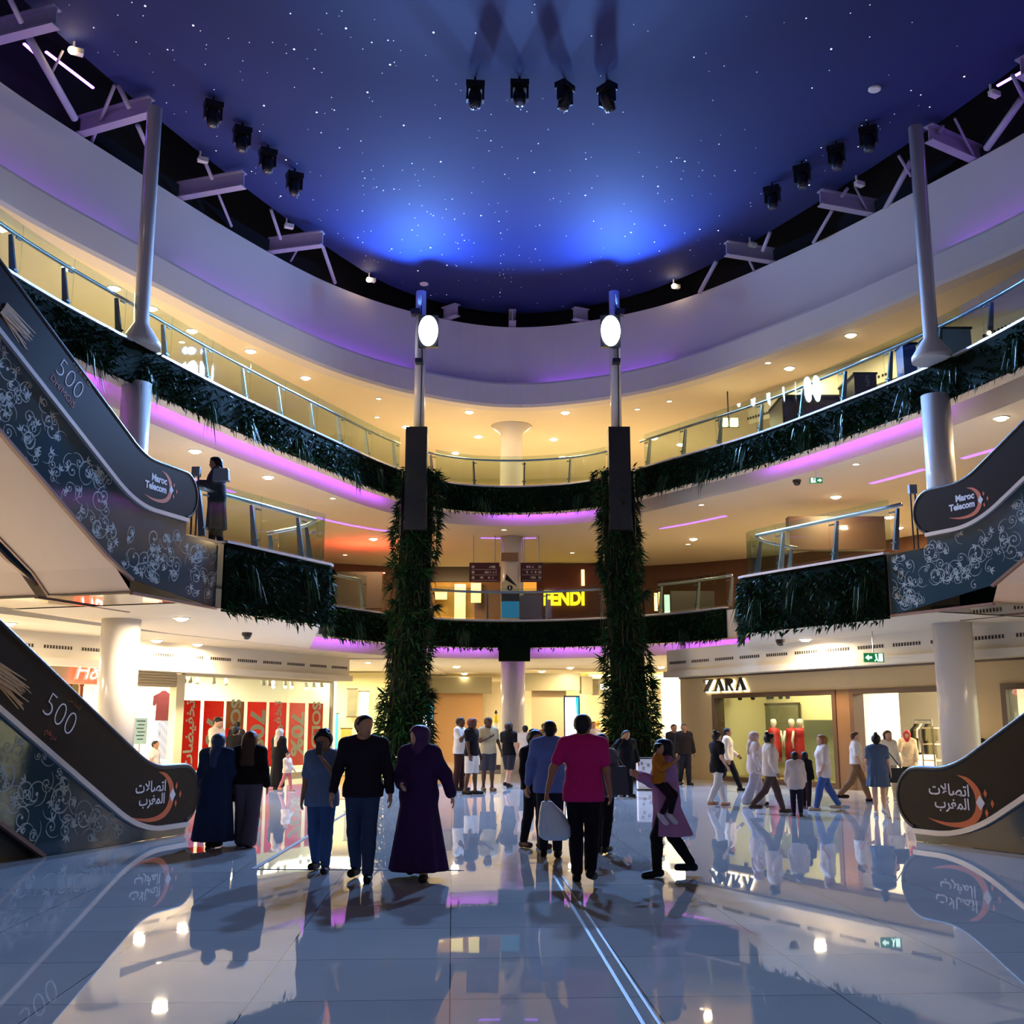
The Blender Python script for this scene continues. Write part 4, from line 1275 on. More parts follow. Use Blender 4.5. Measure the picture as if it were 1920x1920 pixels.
def bulkhead(ln, u0, u1, name):
    b = MB()
    ln.box(b, u0, u1, -0.5, 0.55, ZF, 3.2)
    ln.box(b, u0, u1, -0.5, 0.40, 3.2, 3.85)
    o = structure(b.build(name, M_ceil))
    b = MB()
    n = int((u1 - u0) / 1.15)
    for i in range(n):
        for k in range(10):
            u = u0 + 0.15 + i * 1.15 + k * 0.088
            ln.box(b, u, u + 0.045, 0.395, 0.412, 3.42, 3.50)
    b.build('air_slots', mat('air_slot_dark', '#3a3228', 0.8, noise=0.1), o)
bulkhead(ZR, -0.6, 13.5, 'trim_5')
bulkhead(LFT, -0.3, 17.7, 'trim_6')

# ------------------------------------------------------------------ right: fashion shop with serif sign
uA, uB = ZR.u(1345, 1400), ZR.u(1566, 1400)           # display window
uC, uD = ZR.u(1607, 1400), ZR.u(1775, 1400)           # entrance
uE = ZR.u(1893, 1350)
ZO = 2.36
b = MB()
ZR.box(b, -0.5, 13.5, -0.25, 0.0, ZO, ZF)
ZR.box(b, -0.5, uA - 0.12, -0.25, 0.0, 0.0, ZO)
ZR.box(b, uD + 0.05, uE - 0.12, -0.25, 0.0, 0.0, ZO)
structure(b.build('wall_right', M_beige))
b = MB(); ZR.box(b, -0.5, 13.5, 0.0, 0.05, ZF - 0.05, ZF - 0.005)
structure(b.build('trim_7', M_brown))
# frames round window and entrance
def shopframe(ln, u0, u1, name, ww=0.14, sill=True):
    b = MB()
    ln.box(b, u0 - ww, u0, -0.3, 0.05, 0, ZO); ln.box(b, u1, u1 + ww, -0.3, 0.05, 0, ZO); ln.box(b, u0 - ww, u1 + ww, -0.3, 0.05, ZO, ZO + 0.12)
    if sill: ln.box(b, u0, u1, -0.3, 0.03, 0, 0.12)
    return structure(b.build(name, M_brown))
fr = shopframe(ZR, uA, uB, 'window_1')
b = MB(); ZR.box(b, uA, uB, -0.06, -0.045, 0.12, ZO); b.build('window_pane', M_glass, fr)
b = MB(); ZR.box(b, uB + 0.14, uC - 0.14, -0.3, 0.02, 0, ZO + 0.12); structure(b.build('wall_right.001', mat('bronze_panel', '#6b4c30', 0.35, noise=0.06)))
shopframe(ZR, uC, uD, 'door_1', sill=False)
fr = shopframe(ZR, uE, 13.2, 'window_2')
b = MB(); ZR.box(b, uE, 13.2, -0.06, -0.045, 0.12, ZO); b.build('window_pane', M_glass, fr)
# window back wall and shop interior
b = MB(); ZR.box(b, uA - 0.1, uB + 0.1, -2.1, -2.0, 0, 2.9); structure(b.build('wall_right.002', mat('display_backdrop', '#dccb96', 0.6, noise=0.04)))
b = MB(); ZR.box(b, uB + 0.02, uB + 0.1, -2.0, -0.3, 0, 2.9); ZR.box(b, uA - 0.2, uA - 0.12, -2.0, -0.3, 0, 2.9); structure(b.build('wall_right.003', MATS['display_backdrop']))
b = MB(); ZR.box(b, uA - 0.3, 13.5, -6.2, -6.1, 0, 3.3); ZR.box(b, uB + 0.12, uB + 0.2, -2.1, -0.3, 0, 3.3); ZR.box(b, uA - 0.3, uA - 0.2, -6.1, -2.1, 0, 3.3); ZR.box(b, 13.4, 13.5, -6.1, -0.3, 0, 3.3); structure(b.build('wall_right.004', M_shopwhite))
b = MB(); ZR.box(b, uA - 0.3, 13.5, -6.2, -0.3, 3.1, 3.2); structure(b.build('ceiling.006', M_shopwhite))
lamp('shop_window_lamp', 'AREA', tuple(ZR.p((uA + uB) / 2, -0.9, 3.0)), tuple(ZR.p((uA + uB) / 2, -1.3, 0)), (1, 0.86, 0.58), 130, 2.4, size_y=0.6)
lamp('shop_room_lamp', 'AREA', tuple(ZR.p((uC + uD) / 2, -3.0, 3.0)), tuple(ZR.p((uC + uD) / 2, -3.3, 0)), (1, 0.86, 0.62), 420, 3.0, size_y=3.0)
lamp('shop_room_lamp', 'AREA', tuple(ZR.p(12.0, -3.0, 3.0)), tuple(ZR.p(12.0, -3.3, 0)), (1, 0.9, 0.7), 380, 2.0, size_y=3.0)
# serif shop sign
def serif_sign():
    c = ZR.p(0, 0, 0)
    u0, u1 = ZR.u(1324, 1284), ZR.u(1403, 1284)
    zc = ZR.z(1362, 1284)
    H = 0.36
    t = thing('shop_sign', tuple(ZR.p((u0 + u1) / 2, 0.03, zc)), 'backlit shop sign reading ZARA in serif capitals on the beige facade', 'shop sign')
    wl = (u1 - u0 - 0.12) / 4
    th, tn = 0.115, 0.035
    L = {}
    Z_ = [[(0.02, 1), (0.98, 1), (0.98, 0.93), (0.42, 0.06), (0.98, 0.06), (0.98, 0.0), (0.0, 0.0), (0.0, 0.06), (0.60, 0.94), (0.08, 0.94), (0.08, 0.72), (0.02, 0.72)]]
    A_ = [[(0.44, 1.02), (0.56, 1.02), (1.0, 0.05), (1.06, 0.05), (1.06, 0), (0.56, 0), (0.56, 0.05), (0.68, 0.05), (0.44, 0.72), (0.18, 0.05), (0.28, 0.05), (0.28, 0), (-0.06, 0), (-0.06, 0.05), (0.06, 0.05)], [(0.2, 0.36), (0.64, 0.36), (0.64, 0.31), (0.2, 0.31)]]
    R_ = [[(0, 1), (0.5, 1), (0.72, 0.94), (0.82, 0.8), (0.8, 0.64), (0.66, 0.52), (0.56, 0.5), (0.82, 0.06), (0.98, 0.05), (0.98, 0), (0.68, 0), (0.40, 0.49), (0.3, 0.49), (0.3, 0.05), (0.42, 0.05), (0.42, 0), (0, 0), (0, 0.05), (0.1, 0.05), (0.1, 0.95), (0, 0.95)]]
    for i, lt in enumerate((Z_, A_, R_, A_)):
        b = MB()
        for poly in lt:
            o = ZR.p(u0 + i * (wl + 0.04), 0.06, zc - H / 2)
            b.prism([(x * wl, y * H) for x, y in poly], o, ZR.E, ZR.Z, ZR.N, 0.05)
        b.build('letter', mat('sign_letter_dark', '#1a120c', 0.4, noise=0.1), t)
        g = MB()
        for poly in lt:
            o = ZR.p(u0 + i * (wl + 0.04) + 0.035, 0.015, zc - H / 2 - 0.03)
            g.prism([(x * wl, y * H) for x, y in poly], o, ZR.E, ZR.Z, ZR.N, 0.03)
        g.build('letter_halo', mat('sign_backlight', '#fff6d8', emit=(1, 0.95, 0.72), strength=4.0), t)
serif_sign()
# dress forms in the window
M_red = mat('red_dress_fabric', '#b3161c', 0.7, noise=0.15, nscale=5)
M_form = mat('cream_dress_form', '#e8dcc0', 0.5, noise=0.03)
def dress_form(p, rz, col, label, group, h=1.62):
    t = thing('mannequin', tuple(p), label, 'mannequin', group)
    b = MB(); b.lathe([(0.16, 0), (0.16, 0.02), (0.02, 0.03), (0.02, 0.75)], p, 16); b.build('stand', M_steel, t)
    k = h / 1.62
    b = MB(); b.lathe([(a * k, z * k) for a, z in ((0.05, 1.36), (0.05, 1.42), (0.085, 1.47), (0.095, 1.55), (0.07, 1.62), (0.0, 1.64))], p, 16)
    for sx in (-1, 1):
        b.tube([p + (0.18 * sx * k, 0, 1.3 * k), p + (0.235 * sx * k, 0.02, 1.05 * k), p + (0.22 * sx * k, -0.04, 0.82 * k)], [0.045, 0.036, 0.026], 8)
    b.build('body', M_form, t, smooth=True)
    b = MB(); b.lathe([(a * k, z * k) for a, z in ((0.22, 0.42), (0.2, 0.7), (0.20, 0.92), (0.15, 1.06), (0.175, 1.2), (0.185, 1.3), (0.13, 1.37), (0.05, 1.39))], p, 18); b.build('dress', col, t, smooth=True)
    return t
for px, nm in ((1452, 'leftmost'), (1478, 'middle'), (1502, 'rightmost')):
    u = px_on(ZR, px, 1400, -1.2)[0]
    dress_form(ZR.p(u, -1.2 - 0.15 * (px == 1478), 0.12), 0, M_red, f'{nm} of the three dress forms in red dresses in the beige shop window', 'red dress forms')
u0, u1 = px_on(ZR, 1427, 1380, -1.95)[0], px_on(ZR, 1503, 1380, -1.95)[0] - 0.35
t = thing('display_picture', tuple(ZR.p((u0 + u1) / 2, -1.95, 0.4)), 'tall framed interior picture on the back of the beige shop window', 'picture')
b = MB(); ZR.box(b, u0, u1 + 0.35, -1.98, -1.93, 0.45, 2.18); b.build('picture_sheet', mat('picture_grey_green', '#7d7a5c', 0.4, noise=0.5, nscale=1.6), t)
b = MB()
for (a, c_) in ((u0, u0 + 0.04), (u1 + 0.31, u1 + 0.35)):
    ZR.box(b, a, c_, -1.95, -1.90, 0.45, 2.18)
ZR.box(b, u0, u1 + 0.35, -1.95, -1.90, 2.18, 2.23); b.build('frame', M_brown, t)
b = MB(); ZR.box(b, uA, uB, -1.9, -0.25, 0.0, 0.12); tag(b.build('display_plinth', mat('plinth_tan', '#9a7a50', 0.5, noise=0.05), None, tuple(ZR.p((uA + uB) / 2, -1, 0))), 'low tan plinth under the red dress forms in the shop window', 'plinth')
b = MB(); ZR.box(b, px_on(ZR, 1510, 1400, -0.9)[0], uB - 0.03, -0.95, -0.88, 0.12, 1.72); tag(b.build('display_screen_wall', mat('display_panel', '#b8a878', 0.5, noise=0.05), None, tuple(ZR.p(uB - 0.5, -1.1, 0))), 'free-standing beige panel at the right end of the shop window', 'panel')
def track_spot(p, label, group, m=None, aim=(0, -0.12, -0.2), on=False):
    t = thing('track_spot', tuple(p), label, 'spotlight', group)
    p = np.array(p); a = np.array(aim); a = a / np.linalg.norm(a)
    b = MB(); b.bar(p, p + (0, 0, -0.14), 0.03); b.build('mount', m or M_black, t)
    b = MB(); b.tube([p + (0, 0, -0.12) - a * 0.06, p + (0, 0, -0.12) + a * 0.12], [0.055, 0.065], 12); b.build('spot_head', m or M_black, t, smooth=True)
    if on:
        b = MB(); b.ball(p + (0, 0, -0.12) + a * 0.12, 0.06, 10, 6); b.build('lens', M_dl, t, smooth=True)
for px in (1387, 1411, 1440, 1446, 1463, 1476):
    u = px_on(ZR, px, 1310, -0.6)[0]
    track_spot(ZR.p(u, -0.6, 2.55), 'black spotlight at the top of the beige shop window', 'window spotlights, right shop')
# shop interior: clothes rails and shelves
M_clothes = [mat('garment_' + n, c, 0.85, noise=0.15, nscale=4) for n, c in (('black', '#1a1614'), ('olive', '#5c5634'), ('white', '#e8e2d4'), ('rust', '#8a4a2c'), ('grey', '#77726c'), ('navy', '#262c44'), ('tan', '#b48a58'), ('wine', '#5a1c22'))]
def garment(name, p, ex, w, h, m, label, group):
    """a garment on a hanger: shoulders, sleeves, hem"""
    ex = np.array((*ex, 0.0)); ez = np.array((0, 0, 1.0)); en = np.cross(ex, ez)
    t = thing(name, tuple(p), label, 'garment', group)
    poly = [(-0.05, 0), (-0.2 * w, -0.06), (-0.5 * w, -0.16), (-0.52 * w, -0.5 * h), (-0.4 * w, -0.5 * h), (-0.34 * w, -0.3), (-0.36 * w, -h), (0.36 * w, -h), (0.34 * w, -0.3), (0.4 * w, -0.5 * h), (0.52 * w, -0.5 * h), (0.5 * w, -0.16), (0.2 * w, -0.06), (0.05, 0)]
    b = MB(); b.prism(poly, np.array(p) - en * 0.03, ex, ez, en, 0.06); b.build('cloth', m, t)
    b = MB(); b.tube([p, np.array(p) + (0, 0, 0.05), np.array(p) + ex * 0.03 + (0, 0, 0.09)], 0.008, 6); b.build('hanger_hook', M_steel, t)
def rail_rack(ln, u0, u1, w, z, label, n, ms, glabel, group, h=0.9):
    m = ln.p((u0 + u1) / 2, w, 0)
    t = thing('clothes_rack', tuple(m), label, 'clothes rack')
    b = MB()
    for u in (u0, u1):
        b.tube([ln.p(u, w, 0), ln.p(u, w, z + 0.1)], 0.018, 8)
    b.tube([ln.p(u0, w, z + 0.1), ln.p(u1, w, z + 0.1)], 0.018, 8); b.tube([ln.p(u0, w, 0.12), ln.p(u1, w, 0.12)], 0.015, 8)
    b.build('tube_frame', M_steel, t)
    for i in range(n):
        u = u0 + (i + 0.5) * (u1 - u0) / n
        garment('hanging_garment', ln.p(u, w, z), (0.93, 0.36), 0.40, h * rng.uniform(0.8, 1.05), ms[i % len(ms)], glabel, group)
rail_rack(ZR, px_on(ZR, 1718, 1400, -3.9)[0], px_on(ZR, 1750, 1400, -3.9)[0], -3.9, 1.62, 'clothes rack with dark garments inside the bright right shop', 6, [M_clothes[0], M_clothes[1], M_clothes[2], M_clothes[4]], 'dark and white garment on the rack inside the bright right shop', 'garments on the right shop rack')
t = thing('display_shelf', tuple(ZR.p(px_on(ZR, 1750, 1400, -2.0)[0], -2.0, 0)), 'open metal display shelf inside the bright right shop entrance', 'shelf')
ub, ue = px_on(ZR, 1740, 1400, -2.0)[0], px_on(ZR, 1762, 1400, -2.0)[0]
b = MB()
for u in (ub, ue):
    for w in (-2.2, -1.8):
        b.bar(ZR.p(u, w, 0), ZR.p(u, w, 1.55), 0.025)
b.build('metal_frame', M_brown, t)
for z in (0.3, 0.7, 1.1, 1.5):
    b = MB(); ZR.box(b, ub, ue, -2.2, -1.8, z, z + 0.03); b.build('shelf_board', mat('pale_wood', '#d8c49a', 0.5, noise=0.1), t)
b = MB(); ZR.box(b, px_on(ZR, 1716, 1450, -2.5)[0], px_on(ZR, 1736, 1450, -2.5)[0], -2.9, -2.2, 0, 0.82); tag(b.build('white_table', M_shopwhite, None, tuple(ZR.p(px_on(ZR, 1726, 1450, -2.5)[0], -2.5, 0))), 'white block table inside the bright right shop entrance', 'table')

# ------------------------------------------------------------------ left: sale window and shop with red script sign
vA, vB = LFT.u(622, 1350), LFT.u(341, 1350)          # sale window
vC, vD = LFT.u(330, 1350), LFT.u(150, 1300)
ZL = 2.98
b = MB(); LFT.box(b, vA - 5.5, vB, -4.0, -3.9, 0, 3.3); LFT.box(b, vA - 0.1, vA, -4.0, -0.1, 0, 0.1); LFT.box(b, vB, 17.6, -6.0, -5.9, 0, 3.3); LFT.box(b, 17.5, 17.6, -6, 0, 0, 3.3); structure(b.build('wall_left', M_shopwhite))
b = MB(); LFT.box(b, vA - 0.2, 17.6, -6.0, -0.5, 3.22, 3.3); structure(b.build('ceiling.007', M_shopwhite))
fr = MB()
LFT.box(fr, vA - 0.05, vA + 0.02, -0.1, 0.02, 0, ZL); LFT.box(fr, vB, vB + 0.32, -0.2, 0.05, 0, ZL); LFT.box(fr, vA, vB, -0.15, 0.05, 0, 0.1); LFT.box(fr, vA, vB, -0.1, 0.04, ZL - 0.03, ZF)
fr = structure(fr.build('window_3', mat('cream_window_frame', '#d9cba6', 0.5, noise=0.03)))
b = MB(); LFT.box(b, vA, vB, -0.05, -0.035, 0.1, ZL); b.build('window_pane', M_glass, fr)
lamp('sale_window_lamp', 'AREA', tuple(LFT.p((vA + vB) / 2, -2.2, 3.15)), tuple(LFT.p((vA + vB) / 2, -2.5, 0)), (1, 0.88, 0.66), 650, 5.0, size_y=2.2)
lamp('left_shop_lamp', 'AREA', tuple(LFT.p(12.4, -3.0, 3.1)), tuple(LFT.p(12.4, -3.1, 0)), (1, 0.87, 0.62), 1500, 5.0, size_y=4.0)
# banners in the window
M_ban = translucent(mat('red_banner', '#d8382c', 0.6, noise=0.06))
M_banp = translucent(mat('beige_banner_part', '#d8a860', 0.6, noise=0.05))
M_bprint = mat('pale_banner_print', '#f8e8cc', 0.6, noise=0.04)
AR_SALE = '\uFE95\uFE8E\uFEC0\uFEF4\uFED4\uFEA8\uFE97'
bl = (('leftmost red sale banner, lettered in Arabic', 335, 373, AR_SALE, 1), ('second red sale banner from the left, with a percent sign', 380, 417, '%07', 0), ('third sale banner from the left, half orange', 422, 455, 'SOLDES', 0),
      ('fourth sale banner from the left, reading 70%', 462, 497, '70%', 0), ('fifth sale banner from the left, lettered in Arabic', 503, 535, AR_SALE, 1), ('sixth sale banner from the left, reading 70% in large figures', 541, 570, '70%', 0), ('rightmost red sale banner, reading SOLDES', 577, 604, 'SOLDES', 0))
for lab, x0, x1, txt, ar in bl:
    u0, u1 = px_on(LFT, x1, 1380, -0.32)[0], px_on(LFT, x0, 1380, -0.32)[0]
    zt, zb = 2.28, 0.30
    w = -0.32
    t = thing('sale_banner', tuple(LFT.p((u0 + u1) / 2, w, zb)), lab + ', in the left shop window', 'banner', 'sale banners in the left window')
    b = MB(); LFT.box(b, u0, u1, w - 0.008, w + 0.008, zb, zt); b.build('banner_sheet', M_ban, t)
    if 'orange' in lab:
        b = MB(); LFT.box(b, u0, u1, w + 0.008, w + 0.011, zt - 0.8, zt); b.build('orange_part', M_banp, t)
    EX = -LFT.E      # image left to right
    b = MB()
    c = LFT.p((u0 + u1) / 2, w + 0.012, (zt + zb) / 2)
    W = u1 - u0
    if ar:
        put_text(b, txt, c, EX, LFT.Z, LFT.N, 0.003, rot=math.pi / 2, size=W * 0.62, bold=0.012)
    elif txt == 'SOLDES':
        put_text(b, txt, c, EX, LFT.Z, LFT.N, 0.003, rot=-math.pi / 2, size=W * 0.78, bold=0.02)
    elif txt == '%07':
        put_text(b, '70%', c - LFT.Z * 0.2, EX, LFT.Z, LFT.N, 0.003, rot=-math.pi / 2, size=W * 1.05, bold=0.03)
    else:
        put_text(b, txt, c, EX, LFT.Z, LFT.N, 0.003, rot=-math.pi / 2, size=W * 1.05, bold=0.03)
    b.build('lettering', M_bprint, t)
for px in (346, 357, 370, 401, 424, 494, 505, 513, 535, 547, 575, 590, 604):
    w_ = -0.7 - rng.uniform(0, 0.8)
    track_spot(LFT.p(px_on(LFT, px, 1262, w_)[0], w_, 3.05), 'white track spotlight at the ceiling of the sale window', 'sale window spotlights', mat('white_spot_body', '#cfc8b8', 0.5, noise=0.03), aim=(0.05, -0.1, -0.3), on=px > 510)
# doorway between the round column and the sale window, with hanging clothes
b = MB(); LFT.box(b, vB + 0.32, vD + 1.2, -0.3, 0.02, 2.62, ZF)
for k in range(5):
    LFT.box(b, vB + 0.32, vC + 2.6, 0.0, 0.04, 2.64 + 0.075 * k, 2.69 + 0.075 * k)
structure(b.build('trim_8', mat('roller_shutter_cream', '#b8a684', 0.5, noise=0.05)))
b = MB(); LFT.box(b, vC + 2.3, vC + 2.42, -0.3, 0.05, 0, 2.7); structure(b.build('trim_9', M_brown))
u, z = px_on(LFT, 308, 1295, -2.5)
garment('hanging_jacket', LFT.p(u, -2.5, z), (1, 0), 0.62, 0.9, M_clothes[7], 'wine-red jacket hanging in the left shop doorway above a striped shirt', 'garments in the left doorway')
u, z = px_on(LFT, 308, 1345, -2.5)
garment('hanging_shirt', LFT.p(u, -2.4, z), (1, 0), 0.5, 1.25, striped('blue_white_stripe_cloth', '#c9cedd', '#5a6a92', 9, 'X'), 'blue and white striped long shirt hanging below the wine-red jacket', 'garments in the left doorway')
u, z = px_on(LFT, 262, 1368, -1.2)
t = thing('notice_sign', tuple(LFT.p(u, -1.2, 0)), 'pale blue lettered sign on a post in the left shop doorway', 'sign')
b = MB(); LFT.box(b, u - 0.24, u + 0.24, -1.2, -1.16, z - 0.4, z + 0.32); b.build('sign_sheet', mat('pale_blue_sheet', '#a9d8d4', 0.4, noise=0.1, emit='#a9d8d4', strength=0.25), t)
b = MB()
for k in range(6):
    LFT.box(b, u - 0.16 + 0.03 * (k % 3), u + 0.17 - 0.05 * (k % 2), -1.16, -1.155, z + 0.22 - 0.1 * k, z + 0.25 - 0.1 * k)
b.build('dark_lines', mat('teal_print', '#2c6a70', 0.5, noise=0.05), t)
b = MB(); b.bar(LFT.p(u, -1.18, 0), LFT.p(u, -1.18, z - 0.4), 0.04); b.build('post', M_steel, t)
b = MB(); LFT.box(b, px_on(LFT, 247, 1400, -1.2)[0] - 0.03, px_on(LFT, 247, 1400, -1.2)[0] + 0.03, -1.3, -1.2, 0, 1.9); tag(b.build('wooden_upright', mat('warm_wood', '#8a6238', 0.5, noise=0.2), None, tuple(LFT.p(px_on(LFT, 247, 1400, -1.2)[0], -1.2, 0))), 'wooden upright beside the round column in the left shop doorway', 'post')
b = MB(); LFT.box(b, 17.6, 30, -0.2, 0.0, 0, ZC0); structure(b.build('wall_left.001', M_beige))
b = MB(); ZR.box(b, 13.5, 26, -0.2, 0.0, 0, ZC0); structure(b.build('wall_right.005', M_beige))
# red script sign
u0 = px_on(LFT, 168, 1250, 0.12)[0]
t = thing('shop_sign', tuple(LFT.p(u0, 0.1, 2.5)), 'red lit shop sign in slanted script on the far left, partly behind the white column', 'shop sign')
b = MB(); put_text(b, 'H&M', LFT.p(u0 - 0.2, 0.08, 2.92), -LFT.E, LFT.Z, LFT.N, 0.04, size=0.62, bold=0.02, shear=0.28)
b.build('script_letters', mat('red_neon', '#ff2010', emit=(1.0, 0.06, 0.03), strength=7), t)
b = MB(); put_text(b, 'H&M', LFT.p(u0 - 0.2, 0.125, 2.92), -LFT.E, LFT.Z, LFT.N, 0.006, size=0.62, bold=-0.012, shear=0.28)
b.build('letter_faces', mat('white_hot_letter', '#ffffff', emit=(1.0, 0.75, 0.68), strength=5), t)
for px, py in ((58, 1250), (98, 1252), (82, 1262), (140, 1255)):
    u, z = px_on(LFT, px, py, -1.5)
    p = LFT.p(u, -1.5, z)
    t = thing('shop_lamp', tuple(p), 'glaring white pendant lamp inside the far left shop', 'lamp', 'pendant lamps in the far left shop')
    b = MB(); b.lathe([(0.0, -0.16), (0.12, -0.1), (0.14, 0.02), (0.05, 0.12)], p, 14); b.build('lamp_shade', mat('glaring_lamp', '#ffffff', emit=(1, 0.93, 0.75), strength=9), t, smooth=True)
    b = MB(); b.bar(p + (0, 0, 0.1), (p[0], p[1], 3.22), 0.02); b.build('cord', M_black, t)
for i, px in enumerate((116, 130, 152)):
    u, z = px_on(LFT, px, 1290, -0.8)
    garment('hanging_belt', LFT.p(u, -0.8, z + 0.55), -LFT.e, 0.14, 1.0, M_clothes[3], 'narrow brown garment hanging behind the red script sign', 'garments behind the script sign')
b = MB(); u, z = px_on(LFT, 163, 1350, -1.0); LFT.box(b, u - 0.2, u + 0.2, -1.1, -1.0, 0, z + 0.3); tag(b.build('red_poster', M_ban, None, tuple(LFT.p(u, -1, 0))), 'tall red poster at the left edge of the round column', 'poster')

# ------------------------------------------------------------------ back: passage with panels, screens and bright shops
YB = 50.0
def bx(x0, x1, z0, z1, y0=YB, d=0.1):
    """box spanning two sight lines at distance y0"""
    a, c = at(x0, 1350, Y=y0)[0], at(x1, 1350, Y=y0)[0]
    return (a, y0, z0), (c, y0 + d, z1)
def zpx(py, Y):
    return at(960, py, Y=Y)[2]
b = MB(); b.box2(*bx(795, 905, 0, 2.92)); structure(b.build('wall_back', mat('tan_hoarding', '#b98d58', 0.6, noise=0.06, nscale=1.2)))
b = MB(); b.box2(*bx(997, 1062, 0, 2.92, 46.0)); structure(b.build('wall_back.001', mat('grey_tan_hoarding', '#a8906c', 0.6, noise=0.05)))
b = MB(); b.box2(*bx(770, 922, 2.92, 3.62, 49.6, 0.5)); b.box2(*bx(984, 1088, 2.92, 3.62, 45.6, 0.5)); b.box2(*bx(1088, 1112, 2.80, 3.5, 45.8, 0.5)); b.box2(*bx(1112, 1152, 2.76, 3.42, 46.2, 0.5)); structure(b.build('trim_10', mat('olive_grey_bulkhead', '#8c8260', 0.45, noise=0.05)))
b = MB(); b.box2((-14, 56, 0), (14, 56.1, 4)); structure(b.build('wall_back.002', M_shopwhite))
b = MB(); b.box2((-11, 38, 3.75), (-3, 56, 3.8)); structure(b.build('ceiling.008', M_ceil))
for x, y, w, e in ((-0.6, 53, 4, 420), (5.4, 50, 4, 620), (-7.5, 44.5, 3, 520), (6.2, 40.5, 1.2, 220)):
    lamp('passage_lamp', 'AREA', (x, y, 3.65), (x, y - 0.2, 0), (1, 0.86, 0.52), e, w, size_y=2.5)
# bright shop beyond the sale window: glazing with posters
b = MB(); b.box2((-9.5, 46.9, 0), (-4.6, 47, 3.7)); structure(b.build('wall_back.003', mat('pale_yellow_wall', '#e6d9a0', 0.6, noise=0.04)))
for x0, x1, z0, z1, lab, m in ((622, 634, 0.6, 2.0, 'narrow blue lit screen between the sale window and the left planted column', 'cyan'), (650, 668, 1.9, 3.0, 'upper framed poster in the bright shop left of the left planted column', 'grey'), (640, 660, 0.5, 1.4, 'lower gold display in the bright shop left of the left planted column', 'gold'), (672, 690, 0.4, 2.9, 'tall white lit panel in the bright shop left of the left planted column', 'white')):
    lo, hi = bx(x0, x1, z0, z1, 46.6, 0.06)
    t = thing('shop_poster', tuple(np.array(lo)), lab, 'poster')
    mm = {'cyan': mat('cyan_screen', '#30b8e8', emit='#38c0f0', strength=1.4), 'grey': mat('grey_poster', '#77745c', 0.5, noise=0.5, nscale=2), 'gold': mat('gold_display', '#b08a3c', 0.4, noise=0.4, nscale=3), 'white': mat('lit_white_panel', '#ffffff', emit=(1, 0.95, 0.75), strength=1.6)}[m]
    b = MB(); b.box2(lo, hi); b.build('sheet', mm, t)
    b = MB(); b.box2((lo[0] - 0.04, lo[1] - 0.01, lo[2] - 0.04), (hi[0] + 0.04, lo[1] + 0.03, lo[2])); b.box2((lo[0] - 0.04, lo[1] - 0.01, hi[2]), (hi[0] + 0.04, lo[1] + 0.03, hi[2] + 0.04)); b.build('frame', M_brown, t)
# lit advertising columns
def ad_panel(x0, x1, y, z0, z1, label, kind):
    lo, hi = bx(x0, x1, z0, z1, y, 0.25)
    lo, hi = np.array(lo), np.array(hi)
    t = thing('advertising_panel', tuple((lo[0] / 2 + hi[0] / 2, y, 0)), label, 'advertising panel', 'lit advertising panels')
    b = MB(); b.box2(lo - (0.05, -0.03, z0), hi + (0.05, 0, 0.06)); b.build('case', M_steeldark, t)
    b = MB(); b.box2(lo, (hi[0], lo[1] + 0.04, hi[2])); b.build('lit_face', mat('lit_face_white', '#ffffff', emit=(0.93, 0.97, 1.0), strength=2.6), t)
    b = MB()
    w, h = hi[0] - lo[0], z1 - z0
    y_ = lo[1] - 0.006
    def F(pts):
        b.add([(lo[0] + a * w, y_, z0 + c * h) for a, c in pts], [tuple(range(len(pts)))])
    if kind == 'left':
        F([(0, 0.82), (1, 0.55), (1, 1), (0, 1)]); b.build('cyan_field', mat('cyan_print', '#18b0f0', emit='#20b8f8', strength=0.9), t)
        b = MB(); F([(0.0, 0.78), (0.55, 0.74), (0.8, 0.5), (0.82, 0.12), (1, 0.1), (1, 0.5), (0.7, 0.86), (0.3, 0.93), (0, 0.9)]); b.build('dark_shape', mat('dark_blue_print', '#1c2850', emit='#1c2850', strength=0.4), t)
    else:
        F([(0.78, 1), (1, 1), (1, 0.05), (0.9, 0.5)]); F([(0.05, 0.42), (0.22, 0.3), (0.24, 0.12), (0.05, 0.15)]); b.build('cyan_field', mat('cyan_print', '#18b0f0', emit='#20b8f8', strength=0.9), t)
    return t
ad_panel(783, 811, 44.0, 0.2, 2.75, 'lit advertising panel with cyan corner beside the left planted column', 'left')
ad_panel(1060, 1085, 43.0, 0.2, 2.6, 'lit white and cyan advertising panel left of the right planted column', 'right')
